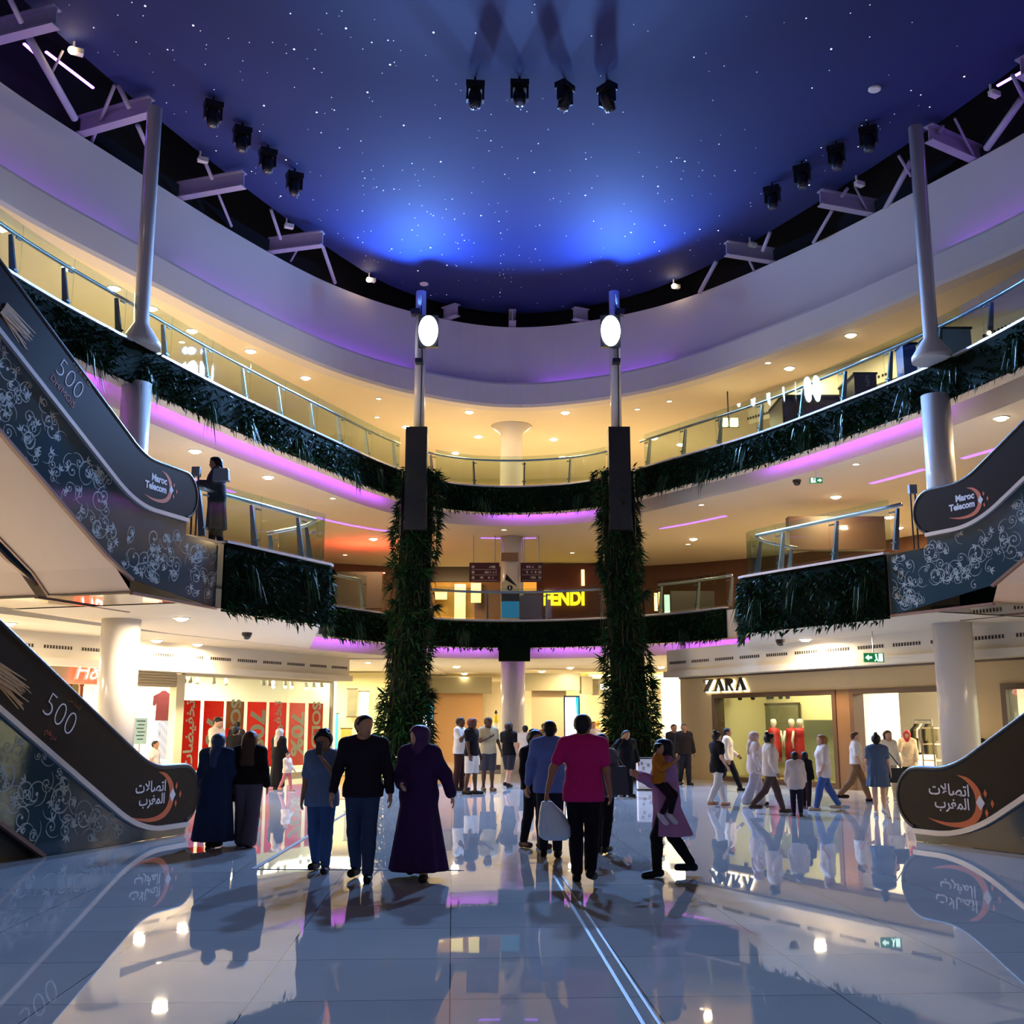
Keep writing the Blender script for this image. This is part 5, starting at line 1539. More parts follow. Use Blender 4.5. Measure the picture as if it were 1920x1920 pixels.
# bright shop front at the right back, with golden figures, and lit wall by the beige facade
b = MB(); b.box2((3.2, 48.9, 0), (9.8, 49, 3.7)); structure(b.build('wall_back.004', mat('bright_cream_wall', '#f6eab8', 0.6, noise=0.03)))
b = MB(); b.box2((5.6, 42.4, 0), (7.6, 42.5, 3.4)); structure(b.build('wall_back.005', M_shopwhite))
M_gold = mat('gold_mannequin', '#c08a2c', 0.3, 0.5, noise=0.1)
for px, h, lab in ((1121, 1.75, 'taller golden figure in the bright shop behind the pink shirt'), (1140, 1.55, 'shorter golden figure in the bright shop, nearest the right planted column')):
    x = at(px, 1400, Y=45)[0]
    t = thing('mannequin', (x, 45, 0), lab, 'mannequin', 'golden figures')
    p = np.array((x, 45.0, 0.0)); k = h / 1.75
    b = MB(); b.lathe([(a * k, z * k) for a, z in ((0.1, 0), (0.09, 0.45), (0.14, 0.9), (0.12, 1.1), (0.17, 1.36), (0.06, 1.47), (0.05, 1.52), (0.09, 1.6), (0.085, 1.7), (0, 1.76))], p, 14); b.build('body', M_gold, t, smooth=True)
    b = MB(); b.lathe([(0.22, 0.02), (0.22, 0.0)], p, 16); b.build('foot_disc', M_steel, t)
b = MB(); lo, hi = bx(1127, 1146, 2.98, 3.2, 46.0, 0.1); b.box2(lo, hi); tag(b.build('lit_sign', MATS['lit_white_panel'], None, lo), 'small white lit sign on the olive bulkhead at the right back', 'sign')
# small counter with a yellow bag behind the three men
t = thing('white_counter', (-1.2, 41.2, 0), 'white counter with dark plinth behind the group of standing men', 'counter')
b = MB(); b.box2((at(884, 1440, Y=41)[0], 41, 0.16), (at(945, 1440, Y=41)[0], 41.7, 0.98)); b.build('body', M_shopwhite, t)
b = MB(); b.box2((at(880, 1440, Y=41)[0], 40.95, 0), (at(945, 1440, Y=41)[0], 41.7, 0.16)); b.build('plinth', mat('dark_violet_plinth', '#3a2c3a', 0.5, noise=0.1), t)
t = thing('yellow_display_cone', (at(930, 1350, Y=42)[0], 42, 0), 'small yellow cone-shaped display on a white stand left of the central column', 'display')
p = np.array((at(930, 1350, Y=42)[0], 42.0, 0.0)); zc = zpx(1355, 42)
b = MB(); b.lathe([(0.11, zc - 0.0), (0.045, zc + 0.32)], p, 12); b.build('yellow_cone', mat('yellow_cloth', '#d8c010', 0.5, noise=0.1), t)
b = MB(); b.lathe([(0.045, zc + 0.32), (0.06, zc + 0.36), (0.03, zc + 0.44), (0, zc + 0.46)], p, 12); b.build('dark_top', M_black, t)
b = MB(); b.lathe([(0.1, 0), (0.1, zc)], p, 12); b.build('stand', M_shopwhite, t)
# white box sign on the floor by the right planted column
lo, hi = np.array(at(1197, 1482, z=0)), np.array(at(1229, 1482, z=0))
t = thing('box_sign', tuple(lo), 'white upright box with black drawings beside the right planted column', 'box sign')
b = MB(); b.box2((lo[0], lo[1], 0.03), (hi[0], lo[1] + 0.4, 0.76)); b.build('body', mat('white_box_panel', '#d8d4d6', 0.4, noise=0.03), t)
b = MB(); b.box2((lo[0] - 0.015, lo[1] - 0.015, 0), (hi[0] + 0.015, lo[1] + 0.415, 0.03)); b.build('base_rim', M_black, t)
b = MB(); b.box2((lo[0] - 0.015, lo[1] - 0.015, 0.76), (hi[0] + 0.015, lo[1] + 0.415, 0.79)); b.build('top_rim', M_black, t)
b = MB()
for x, z in ((0.10, 0.62), (0.14, 0.5), (0.26, 0.58), (0.13, 0.3), (0.15, 0.18), (0.3, 0.26), (0.28, 0.12)):
    b.box((lo[0] + x, lo[1] - 0.004, z), (0.05, 0.006, 0.012)); b.box((lo[0] + x + 0.02, lo[1] - 0.004, z + 0.03), (0.012, 0.006, 0.06)); b.box((lo[0] + x - 0.02, lo[1] - 0.004, z + 0.035), (0.012, 0.006, 0.04)); b.box((lo[0] + x, lo[1] - 0.004, z + 0.055), (0.05, 0.006, 0.012))
b.build('black_drawings', M_black, t)

# ================================================================== MIDDLE GALLERY: shops behind the rail
YM = 47.5
def bm(x0, x1, y0, y1, Y=YM, d=0.1):
    a = at(x0, (y0 + y1) / 2, Y=Y); c = at(x1, (y0 + y1) / 2, Y=Y)
    return (a[0], Y, at(x0, y1, Y=Y)[2]), (c[0], Y + d, at(x0, y0, Y=Y)[2])
def panel(name, x0, x1, y0, y1, Y, d, m, label=None, cat=None, group=None, struct=False):
    lo, hi = bm(x0, x1, y0, y1, Y, d)
    b = MB(); b.box2((lo[0], Y, lo[2]), (hi[0], Y + d, hi[2]))
    o = b.build(name, m, None, lo)
    return structure(o) if struct else tag(o, label, cat, group)
panel('wall_shop', 1005, 1160, 1058, 1182, YM, 0.3, mat('maroon_brown_facade', '#4e2018', 0.45, noise=0.1), struct=True)
panel('wall_shop.001', 800, 890, 1085, 1182, YM + 1.5, 0.2, mat('amber_shop_interior', '#b8883c', 0.6, noise=0.4, nscale=1.5), struct=True)
panel('wall_shop.002', 800, 1000, 1060, 1090, YM + 1.2, 0.3, mat('dark_brown_header', '#2c1c16', 0.5, noise=0.1), struct=True)
panel('wall_shop.003', 890, 945, 1088, 1182, YM + 1.4, 0.2, mat('brown_shop_inner', '#6e4526', 0.6, noise=0.2), struct=True)
lamp('gallery_shop_lamp', 'AREA', (at(850, 1100, Y=47)[0], 47.0, 7.6), (at(850, 1100, Y=47)[0], 48.5, 5.5), (1, 0.75, 0.35), 90, 2.0, size_y=0.5)
for x0, x1, y0, y1, lab in ((852, 873, 1095, 1160, 'wide warm lit pane in the middle gallery shop left of the totem'), (883, 902, 1093, 1130, 'bright lamp-lit pane beside the left direction board'), (815, 838, 1110, 1124, 'white lit lettering strip over the left gallery shop')):
    panel('lit_display', x0, x1, y0, y1, YM + 0.9, 0.05, mat('warm_lit_pane', '#fff0c0', emit=(1, 0.74, 0.3), strength=0.5), lab, 'lit display')
# shop sign FENDI
lo, hi = bm(1020, 1095, 1106, 1140, YM - 0.1)
t = thing('shop_sign', ((lo[0] + hi[0]) / 2, YM - 0.1, lo[2]), 'glowing yellow shop sign reading FENDI on the middle gallery', 'shop sign')
V, _ = text_poly('FENDI', size=1, bold=0.02)
sz_ = (hi[0] - lo[0]) / (V[:, 0].max() - V[:, 0].min())
b = MB(); put_text(b, 'FENDI', ((lo[0] + hi[0]) / 2, YM - 0.12, (lo[2] + hi[2]) / 2), (1, 0, 0), (0, 0, 1.28), (0, -1, 0), 0.08, size=sz_, bold=0.03)
b.build('letters', mat('yellow_lit_letter', '#ffe000', emit=(1, 0.86, 0.02), strength=1.6), t)
# direction boards either side of the column
for x0, x1, w, side in ((880, 936, 'left', -1), (976, 1018, 'right', 1)):
    lo, hi = bm(x0, x1, 1055, 1091, 40.3, 0.08)
    t = thing('direction_board', ((lo[0] + hi[0]) / 2, 40.3, lo[2]), f'maroon direction board with white lines, on the {w} side of the white totem column', 'direction board', 'direction boards')
    b = MB(); b.box2((lo[0], 40.3, lo[2]), (hi[0], 40.38, hi[2])); b.build('board', mat('maroon_board', '#46161c', 0.4, noise=0.05), t)
    b = MB()
    w_, h_ = hi[0] - lo[0], hi[2] - lo[2]
    for r in range(3):
        zc = hi[2] - h_ * (0.22 + 0.28 * r)
        x = lo[0] + w_ * 0.1
        b.lathe([(0.055, 0), (0.055, 0.004), (0.04, 0.004), (0.04, 0)], (x + 0.03 if side < 0 else hi[0] - w_ * 0.1 - 0.03, 40.295, zc), 12, ax=((1, 0, 0), (0, 0, 1), (0, -1, 0)))
        xs = np.sort(rng.uniform(lo[0] + w_ * 0.26, hi[0] - w_ * 0.28, 5)) if side > 0 else np.sort(rng.uniform(lo[0] + w_ * 0.28, hi[0] - w_ * 0.1, 7))
        for k, xx in enumerate(xs):
            b.box((xx, 40.296, zc + rng.uniform(-0.02, 0.03)), (0.05, 0.006, 0.016)); b.box((xx + 0.02, 40.296, zc), (0.014, 0.006, 0.09))
        b.box(((lo[0] + hi[0]) / 2, 40.296, zc - h_ * 0.14), (w_ * 0.86, 0.006, 0.008))
    b.build('white_marks', M_white_ink, t)
    b = MB(); b.bar((lo[0] + 0.15, 40.34, hi[2]), (lo[0] + 0.15, 40.34, ZC1), 0.03); b.bar((hi[0] - 0.15, 40.34, hi[2]), (hi[0] - 0.15, 40.34, ZC1), 0.03); b.build('hangers', M_steel, t)
# information totem: cream slab with black i-disc, blue panel
lo, hi = bm(940, 974, 1072, 1170, 39.6, 0.3)
t = thing('information_totem', ((lo[0] + hi[0]) / 2, 39.6, F1), 'information totem with black i sign and blue panel in front of the white column', 'information totem')
cx_ = (lo[0] + hi[0]) / 2; hw = (hi[0] - lo[0]) / 2
b = MB(); b.prism([(-hw, 0), (hw, 0), (hw, 1.35), (-hw * 0.1, 1.75), (-hw, 1.55)], (cx_, 39.6, F1), (1, 0, 0), (0, 0, 1), (0, -1, 0), 0.12); b.build('slab', mat('cream_totem', '#d8cfa0', 0.4, noise=0.04), t)
b = MB(); b.prism([(-hw * 0.6, 1.66), (hw * 0.8, 1.40), (hw * 0.1, 1.66), (-hw * 0.45, 1.86)], (cx_, 39.47, F1), (1, 0, 0), (0, 0, 1), (0, -1, 0), 0.02)
b.lathe([(0.1, 0), (0.1, 0.02), (0, 0.02)], (cx_ - 0.02, 39.48, F1 + 1.36), 18, ax=((1, 0, 0), (0, 0, 1), (0, -1, 0)))
b.box2((cx_ - hw, 39.455, F1 + 0.86), (cx_ + hw, 39.48, F1 + 1.22)); b.build('black_parts', M_black, t)
b = MB(); b.box2((cx_ - hw * 0.95, 39.45, F1 + 0.3), (cx_ + hw * 0.95, 39.48, F1 + 0.88)); b.build('blue_panel', mat('blue_totem_panel', '#1878a8', 0.3, emit='#1878a8', strength=0.5, noise=0.1), t)
b = MB(); put_text(b, 'i', (cx_ - 0.02, 39.455, F1 + 1.36), (1, 0, 0), (0, 0, 1), (0, -1, 0), 0.004, size=0.17, bold=0.01); b.build('white_i', M_white_ink, t)
lo, hi = bm(936, 942, 1035, 1050, 40.2); panel('notice_plate', 940, 972, 1036, 1052, 40.2, 0.03, mat('brown_plate', '#8c6a4c', 0.5, noise=0.08), 'small brown plate on top of the white totem column', 'plate')
panel('grey_kiosk', 976, 1017, 1116, 1168, 39.8, 0.8, mat('blue_grey_kiosk', '#6e6a82', 0.45, noise=0.03), 'plain blue-grey kiosk block right of the information totem', 'kiosk')
panel('orange_lit_panel', 975, 1006, 1090, 1110, YM - 0.3, 0.05, mat('orange_glow', '#c86a10', emit=(0.9, 0.4, 0.05), strength=0.8), 'orange glowing panel below the right direction board', 'lit display')
for i, (px, y0, y1) in enumerate(((1093, 1068, 1098), (1238, 1110, 1145), (1230, 1112, 1145))):
    panel('lit_slot', px - 3, px + 3, y0, y1, YM - 0.4 if i == 0 else 41.5, 0.04, mat('amber_bulbs', '#ffb040', emit=(1, 0.6, 0.2), strength=3), ('narrow column of amber bulbs above the yellow sign', 'right one of two amber bulb columns right of the right planted column', 'left one of two amber bulb columns right of the right planted column')[i], 'lit slot')
panel('leaf_poster', 1246, 1256, 1115, 1152, 41.2, 0.05, mat('pale_green_poster', '#bfe8d0', emit='#c8f0d8', strength=1.0, noise=0.3, nscale=3), 'pale green lit poster on the middle gallery right of the right planted column', 'poster')
panel('dark_shop_unit', 622, 716, 1072, 1140, 42.0, 0.5, mat('dark_oak_unit', '#2e1c12', 0.5, noise=0.2), 'dark shop unit on the middle gallery left of the left planted column', 'shop unit')
panel('dark_shop_unit', 1258, 1340, 1108, 1160, 42.5, 0.5, mat('black_brown_unit', '#1c110d', 0.5, noise=0.2), 'black-brown shop unit on the middle gallery right of the pale green poster', 'shop unit')
panel('dark_shop_unit', 1480, 1660, 968, 1030, 34.0, 0.4, mat('brown_screen_wall', '#4a2f24', 0.5, noise=0.1), 'brown screen wall seen through the right landing railing', 'shop unit')
# red glow on the left gallery ceiling comes from a hidden bar, added only for that glow
lo, hi = bm(622, 700, 1090, 1104, 39.0)
b = MB(); b.box2((lo[0], 42.34, 7.283), (hi[0], 42.49, 7.295)); tag(b.build('hidden_red_glow_bar', mat('hidden_red_glow_bar', '#ff3010', emit=(1.0, 0.07, 0.03), strength=90), None, lo), 'unseen red light bar added on top of the dark shop unit on the left', 'light bar')
# ================================================================== TOP GALLERY: kiosks behind the right rail
def kiosk(x0, x1, zt, Y, d, m, label, name='kiosk_block'):
    a, c = at(x0, 720, Y=Y)[0], at(x1, 720, Y=Y)[0]
    t = thing(name, ((a + c) / 2, Y + d / 2, F2), label, 'kiosk', 'closed kiosks on the top gallery')
    b = MB(); b.box2((a, Y, F2), (c, Y + d, F2 + zt)); b.build('body', m, t)
    b = MB(); b.box2((a - 0.03, Y - 0.03, F2 + zt), (c + 0.03, Y + d + 0.03, F2 + zt + 0.05)); b.build('top_board', M_black, t)
    return t
k = kiosk(1465, 1600, 1.30, 31.0, 1.6, mat('dark_violet_kiosk', '#241c2e', 0.4, noise=0.1), 'long dark violet kiosk behind the top right railing')
k = kiosk(1602, 1644, 1.33, 29.0, 1.4, mat('charcoal_kiosk', '#26262a', 0.4, noise=0.1), 'charcoal kiosk with a pale square emblem behind the top right railing')
c = at(1627, 712, Y=28.97)
b = MB(); put_text(b, '\u00A7', (c[0], 28.985, c[2]), (1, 0, 0), (0, 0, 1), (0, -1, 0), 0.004, size=0.34); b.build('pale_emblem', mat('pale_grey_print', '#8a8a90', 0.5, noise=0.1), k)
kiosk(1697, 1722, 1.2, 26.2, 0.5, mat('blue_vending_unit', '#1c4a9a', 0.35, noise=0.1), 'small blue unit beside the right roof pole')
kiosk(1758, 1828, 1.38, 25.6, 1.2, mat('pale_blue_grey_kiosk', '#8f9fae', 0.4, noise=0.04), 'pale blue-grey kiosk right of the right roof pole')
# curved air bulkhead on the right of the top gallery
S = resample(sub(EDGE, ZC2, 1400, 3200, 4.2), 0.5)
b = MB(); sweep(b, S, [(4.4, ZC2 + 0.05), (4.2, 12.05), (4.2, 11.55), (5.6, 11.5), (6.5, 11.45)])
o = structure(b.build('trim_11', M_ceil))
b = MB()
R_ = offset(resample(S, 0.12), 4.19)
for i in range(0, len(R_) - 1):
    if (i // 9) % 2 == 0:
        b.box((R_[i][0], R_[i][1], 11.75), (0.05, 0.05, 0.07))
b.build('air_slots', MATS['air_slot_dark'], o)
# twin wall lamp on the top gallery
p = np.array(at(1367, 792, Y=36.0))
t = thing('twin_lamp', tuple(p), 'twin yellow lamp under the top gallery ceiling, right of the right pole', 'lamp')
b = MB()
for s in (-0.17, 0.17):
    b.box(p + (s, 0, 0), (0.24, 0.12, 0.26))
b.build('lamp_face', mat('yellow_lamp_face', '#fff0a0', emit=(1, 0.85, 0.4), strength=9), t)
b = MB(); b.bar(p + (0, 0.1, 0), (p[0], p[1] + 0.1, ZC2), 0.04); b.box(p + (0, 0.1, 0), (0.7, 0.06, 0.3)); b.build('bracket', M_steeldark, t)
# ================================================================== PEOPLE
class Field:
    """blended distance field of tapered limbs, meshed by surface nets into one continuous skin"""
    def __init__(s, lo, hi, g):
        s.g = g
        s.lo = np.array(lo, float) - 2 * g
        s.n = np.ceil((np.array(hi, float) + 2 * g - s.lo) / g).astype(int) + 1
        s.F = np.full(tuple(s.n), 0.5, dtype=np.float32)
    def _slice(s, lo, hi):
        a = np.clip(np.floor((lo - s.lo) / s.g).astype(int), 0, s.n - 1)
        b = np.clip(np.ceil((hi - s.lo) / s.g).astype(int) + 1, 1, s.n)
        sl = tuple(slice(i, j) for i, j in zip(a, b))
        ax = [s.lo[k] + s.g * np.arange(a[k], b[k]) for k in range(3)]
        return sl, ax[0][:, None, None], ax[1][None, :, None], ax[2][None, None, :]
    def blend(s, sl, d, k):
        f = s.F[sl]
        h = np.maximum(k - np.abs(f - d), 0) / k
        s.F[sl] = np.minimum(f, d) - h * h * k * 0.25
    def cone(s, a, b, r1, r2, k=0.03, inf=0.0):
        a, b = np.array(a, float), np.array(b, float)
        r1, r2 = r1 + inf, r2 + inf
        m = max(r1, r2) + k + 0.06
        sl, X, Y, Z = s._slice(np.minimum(a, b) - m, np.maximum(a, b) + m)
        ba = b - a
        L = max(float(ba @ ba), 1e-9)
        t = np.clip(((X - a[0]) * ba[0] + (Y - a[1]) * ba[1] + (Z - a[2]) * ba[2]) / L, 0, 1)
        d = np.sqrt((X - a[0] - t * ba[0]) ** 2 + (Y - a[1] - t * ba[1]) ** 2 + (Z - a[2] - t * ba[2]) ** 2) - (r1 + (r2 - r1) * t)
        s.blend(sl, d, k)
    def skirt(s, prof, k=0.03, pleat=0.0, npl=9):
        """prof: rows (z, cx, cy, ax, ay) from top to hem"""
        P = np.array(prof, float)
        m = P[:, 3:].max() + 0.1
        sl, X, Y, Z = s._slice(np.array((P[:, 1].min() - m, P[:, 2].min() - m, P[:, 0].min() - 0.02)), np.array((P[:, 1].max() + m, P[:, 2].max() + m, P[:, 0].max() + 0.06)))
        o = np.argsort(P[:, 0])
        z = Z.ravel()
        cx, cy, ax, ay = [np.interp(z, P[o, 0], P[o, i])[None, None, :] for i in (1, 2, 3, 4)]
        ang = np.arctan2((Y - cy) / ay, (X - cx) / ax)
        f = ((P[:, 0].max() - Z) / (P[:, 0].max() - P[:, 0].min() + 1e-6)).clip(0, 1)
        rr = 1 + pleat * f * np.cos(npl * ang + 1.3 * np.sin(3 * ang))
        d = (np.sqrt(((X - cx) / ax) ** 2 + ((Y - cy) / ay) ** 2) - rr) * np.minimum(ax, ay)
        d = np.maximum(d, np.maximum(P[:, 0].min() - Z, Z - P[:, 0].max()))
        s.blend(sl, d.astype(np.float32), k)
    def clip(s, n, d):
        """keep n.p < d"""
        sl, X, Y, Z = s._slice(s.lo, s.lo + s.g * s.n)
        s.F = np.maximum(s.F, (X * n[0] + Y * n[1] + Z * n[2] - d).astype(np.float32))
    def carve(s, c, r):
        sl, X, Y, Z = s._slice(s.lo, s.lo + s.g * s.n)
        rr = np.broadcast_to(np.array(r, float), (3,))
        s.F = np.maximum(s.F, ((1 - np.sqrt(((X - c[0]) / rr[0]) ** 2 + ((Y - c[1]) / rr[1]) ** 2 + ((Z - c[2]) / rr[2]) ** 2)) * rr.min()).astype(np.float32))
    def mesh(s):
        F = s.F
        S = F < 0
        nx, ny, nz = F.shape
        cs = [S[i:nx - 1 + i, j:ny - 1 + j, k:nz - 1 + k] for i in (0, 1) for j in (0, 1) for k in (0, 1)]
        any_ = np.logical_or.reduce(cs); all_ = np.logical_and.reduce(cs)
        act = any_ & ~all_
        I = np.argwhere(act)
        if len(I) == 0:
            return np.zeros((0, 3)), np.zeros((0, 4), int)
        idx = np.full(act.shape, -1, dtype=np.int64); idx[act] = np.arange(len(I))
        acc = np.zeros((len(I), 3)); cnt = np.zeros(len(I))
        for ax in range(3):
            o = [a for a in range(3) if a != ax]
            for u in (0, 1):
                for v in (0, 1):
                    A = I.copy(); A[:, o[0]] += u; A[:, o[1]] += v
                    B = A.copy(); B[:, ax] += 1
                    fa, fb = F[A[:, 0], A[:, 1], A[:, 2]], F[B[:, 0], B[:, 1], B[:, 2]]
                    m = (fa < 0) != (fb < 0)
                    t = fa[m] / (fa[m] - fb[m])
                    p = A[m].astype(float); p[:, ax] += t
                    acc[m] += p; cnt[m] += 1
        V = s.lo + s.g * (acc / cnt[:, None])
        Q = []
        for ax in range(3):
            o1, o2 = (ax + 1) % 3, (ax + 2) % 3
            sa = [slice(None)] * 3; sb = [slice(None)] * 3
            sa[ax] = slice(0, -1); sb[ax] = slice(1, None)
            E = np.argwhere(S[tuple(sa)] != S[tuple(sb)])
            E = E[(E[:, o1] > 0) & (E[:, o2] > 0) & (E[:, o1] < F.shape[o1] - 1) & (E[:, o2] < F.shape[o2] - 1)]
            def cell(d1, d2):
                C = E.copy(); C[:, o1] += d1; C[:, o2] += d2
                return idx[C[:, 0], C[:, 1], C[:, 2]]
            q = np.stack([cell(-1, -1), cell(0, -1), cell(0, 0), cell(-1, 0)], 1)
            ins = S[E[:, 0], E[:, 1], E[:, 2]]
            q[~ins] = q[~ins][:, ::-1]
            Q.append(q)
        return V, np.vstack(Q)

def make_hand(curl):
    f = Field((-0.09, -0.06, -0.21), (0.04, 0.09, 0.03), 0.0055)
    for y in (-0.026, -0.009, 0.009, 0.026):
        f.cone((0, y * 0.7, -0.008), (-0.003, y, -0.085), 0.0165, 0.013, 0.02)
    for y, l in ((0.031, 0.070), (0.0105, 0.080), (-0.0105, 0.074), (-0.031, 0.056)):
        p = np.array((-0.003, y, -0.085)); a = curl * 0.5
        for i, (fr, r1, r2) in enumerate(((0.45, 0.0095, 0.0088), (0.31, 0.0088, 0.008), (0.24, 0.008, 0.0068))):
            q = p + l * fr * np.array((-math.sin(a), (y * 0.35 if curl < 1 else 0), -math.cos(a)))
            f.cone(p, q, r1, r2, 0.005)
            p = q; a += curl * 0.75
    f.cone((-0.004, 0.026, -0.026), (-0.016, 0.054, -0.062), 0.0145, 0.011, 0.012)
    f.cone((-0.016, 0.054, -0.062), (-0.028 - 0.01 * curl, 0.058 - 0.012 * curl, -0.095), 0.0105, 0.008, 0.006)
    return f.mesh()
HANDS = {c: make_hand(c) for c in (0.45, 1.35)}

SKINS = {'fair': ('skin_fair', '#c89a80'), 'olive': ('skin_olive', '#b08062'), 'tan': ('skin_tan', '#94664a'), 'dark': ('skin_dark', '#4e3022')}
M_eye = mat('eye_white', '#d8d4cc', 0.2); M_iris = mat('eye_dark', '#140c08', 0.15); M_lip = mat('lip', '#8a4a42', 0.45)
CLOTH = {}
def cloth(c, kind='plain'):
    k = (c, kind)
    if k not in CLOTH:
        CLOTH[k] = mat('cloth_' + c.lstrip('#') + kind, c, 0.9 if kind == 'plain' else 0.6, noise=0.12, nscale=14, bump=0.25, spec=0.2)
    return CLOTH[k]

def person(px, feet, head, yaw, label, skin='olive', legs=(4, 4, -4, 6), arms=((4, 8, 14, 0), (-4, 8, 14, 0)), top=('tee', '#888888'), bottom=('trousers', '#22242c'), hair=('short', '#120c0a'),
           shoe='#151010', turn=0, nod=0, lean=0, H=None, Y=None, zf=0.0, g=None, build=1.0, grip=(0, 0), sole=None, hem=0.86, group=None, sleeve=None, female=False, extra=None, sink=0.0):
    if Y is None:
        loc = at(px, feet, z=zf)
    else:
        loc = (at(px, feet, Y=Y)[0], Y, zf)
    if H is None:
        H = at(px, head, Y=loc[1])[2] - zf
    k = H / 1.75
    rz = math.radians(180 + yaw)
    g = g or (0.017 if loc[1] < 20 else 0.022 if loc[1] < 32 else 0.028)
    g *= max(0.8, k)
    R = math.radians
    v3 = lambda *a: np.array(a, float) * k
    sw = 1.0 if not female else 0.88
    # skeleton
    hipz = 0.93
    J = {}
    J['pel'] = v3(0, 0, hipz)
    for sd, n, th, kn in ((-1, 'L', legs[0], legs[1]), (1, 'R', legs[2], legs[3])):
        h = v3(0.088 * sd, 0, hipz - 0.02)
        a = R(th); b = R(th - kn)
        kneep = h + 0.43 * k * np.array((0.012 * sd, math.sin(a), -math.cos(a)))
        ank = kneep + 0.41 * k * np.array((-0.004 * sd, math.sin(b), -math.cos(b)))
        fa = 0.0 if kn < 22 else R(-min(50, (kn - 14)))
        fd = np.array((0.10 * sd, math.cos(fa), math.sin(fa)))
        J['hip' + n], J['knee' + n], J['ank' + n] = h, kneep, ank
        J['heel' + n] = ank + k * (np.array((0, -0.045, -0.05)) + (0 if fa == 0 else 1) * np.array((0, 0.0, 0.012)))
        J['toe' + n] = J['heel' + n] + fd * 0.215 * k
    mz = min(min(J['heel' + n][2], J['toe' + n][2]) for n in 'LR') - 0.034 * k
    for n in J:
        J[n] = J[n] - np.array((0, 0, mz))
    hz = J['pel'][2]
    Lr = Matrix.Rotation(R(-lean), 3, 'X')
    def U(x, y, z):      # upper body point, leaned about the pelvis; z measured in the standing figure
        q = Lr @ Vector((x * k, y * k, (z - hipz) * k))
        return np.array((q[0], q[1], q[2] + hz))
    sh = 0.185 * sw * build
    hands = []
    for sd, n, ar, gr in ((-1, 'L', arms[0], grip[0]), (1, 'R', arms[1], grip[1])):
        s0 = U(sh * sd, -0.01, 1.425)
        def dirv(swg, abd):
            a, b = R(swg), R(abd)
            return np.array((sd * math.sin(b), math.sin(a) * math.cos(b), -math.cos(a) * math.cos(b)))
        e = s0 + dirv(ar[0], ar[1]) * 0.285 * k
        fd = dirv(ar[0] + ar[2], ar[1] * 0.6 + ar[3])
        w = e + fd * 0.255 * k
        J['sh' + n], J['el' + n], J['wr' + n] = s0, e, w
        hands.append((sd, w, fd, gr))
    hc = U(0, 0.012, 1.615)
    Hr = Lr @ Matrix.Rotation(R(turn), 3, 'Z') @ Matrix.Rotation(R(-nod), 3, 'X')
    def Hd(x, y, z):
        q = Hr @ Vector((x * k, y * k, z * k))
        return hc + np.array(q)
    # body prims: (a, b, r1, r2, k)
    f_ = 1.0 if not female else 0.94
    w_ = build
    torso = [(U(-0.105 * sw * w_, 0, 1.33), U(0.105 * sw * w_, 0, 1.33), 0.108 * f_, 0.108 * f_), (U(-0.075 * w_, 0.0, 1.12), U(0.075 * w_, 0.0, 1.12), 0.10 * f_, 0.10 * f_), (U(-0.085 * w_, -0.012, 0.96), U(0.085 * w_, -0.012, 0.96), 0.115, 0.115),
             (U(0, 0, 1.12), U(0, 0, 1.33), 0.125 * f_, 0.13 * f_), (U(0, -0.01, 0.96), U(0, 0, 1.12), 0.13, 0.12), (U(-sh, -0.01, 1.42), U(-0.05, -0.015, 1.455), 0.062, 0.07), (U(sh, -0.01, 1.42), U(0.05, -0.015, 1.455), 0.062, 0.07)]
    if female:
        torso += [(U(-0.07, 0.085, 1.285), U(-0.065, 0.09, 1.28), 0.055, 0.055), (U(0.07, 0.085, 1.285), U(0.065, 0.09, 1.28), 0.055, 0.055)]
    torso = [(a, b, r1 * k, r2 * k) for a, b, r1, r2 in torso]
    neck = [(U(0, -0.02, 1.44), Hd(0, -0.012, -0.05), 0.058 * k * (0.88 if female else 1), 0.053 * k * (0.88 if female else 1))]
    armp = {}
    for n in 'LR':
        armp[n] = [(J['sh' + n], J['el' + n], 0.052 * k * f_, 0.041 * k * f_), (J['el' + n], J['wr' + n], 0.042 * k * f_, 0.028 * k * f_)]
    legp = {}
    for n in 'LR':
        legp[n] = [(J['hip' + n], J['knee' + n], 0.088 * k, 0.056 * k), (J['knee' + n], J['ank' + n], 0.056 * k, 0.036 * k), (J['knee' + n] * 0.72 + J['ank' + n] * 0.28 + np.array((0, -0.018 * k, 0)), J['knee' + n] * 0.5 + J['ank' + n] * 0.5 + np.array((0, -0.012 * k, 0)), 0.054 * k, 0.045 * k)]
    foot = {n: [(J['heel' + n], J['toe' + n], 0.034 * k, 0.028 * k), (J['ank' + n], J['heel' + n], 0.036 * k, 0.034 * k)] for n in 'LR'}
    headp = [(Hd(0, -0.03, 0.032), Hd(0, 0.022, 0.036), 0.086 * k, 0.084 * k), (Hd(0, 0.03, 0.0), Hd(0, 0.048, -0.078), 0.07 * k, 0.043 * k), (Hd(-0.03, 0.02, -0.06), Hd(0.03, 0.02, -0.06), 0.042 * k, 0.042 * k)]
    allp = torso + neck + armp['L'] + armp['R'] + legp['L'] + legp['R'] + foot['L'] + foot['R'] + headp
    P = np.array([q for p in allp for q in p[:2]])
    lo, hi = P.min(0) - 0.16 * k, P.max(0) + 0.16 * k
    def field(pad=0.0, z0=None, z1=None, gg=None):
        l, h = lo - pad, hi + pad
        if z0 is not None: l = np.array((l[0], l[1], z0))
        if z1 is not None: h = np.array((h[0], h[1], z1))
        return Field(l, h, gg or g)
    # ---- body: one continuous skin
    f = field()
    for p in torso + neck: f.cone(*p, 0.06 * k)
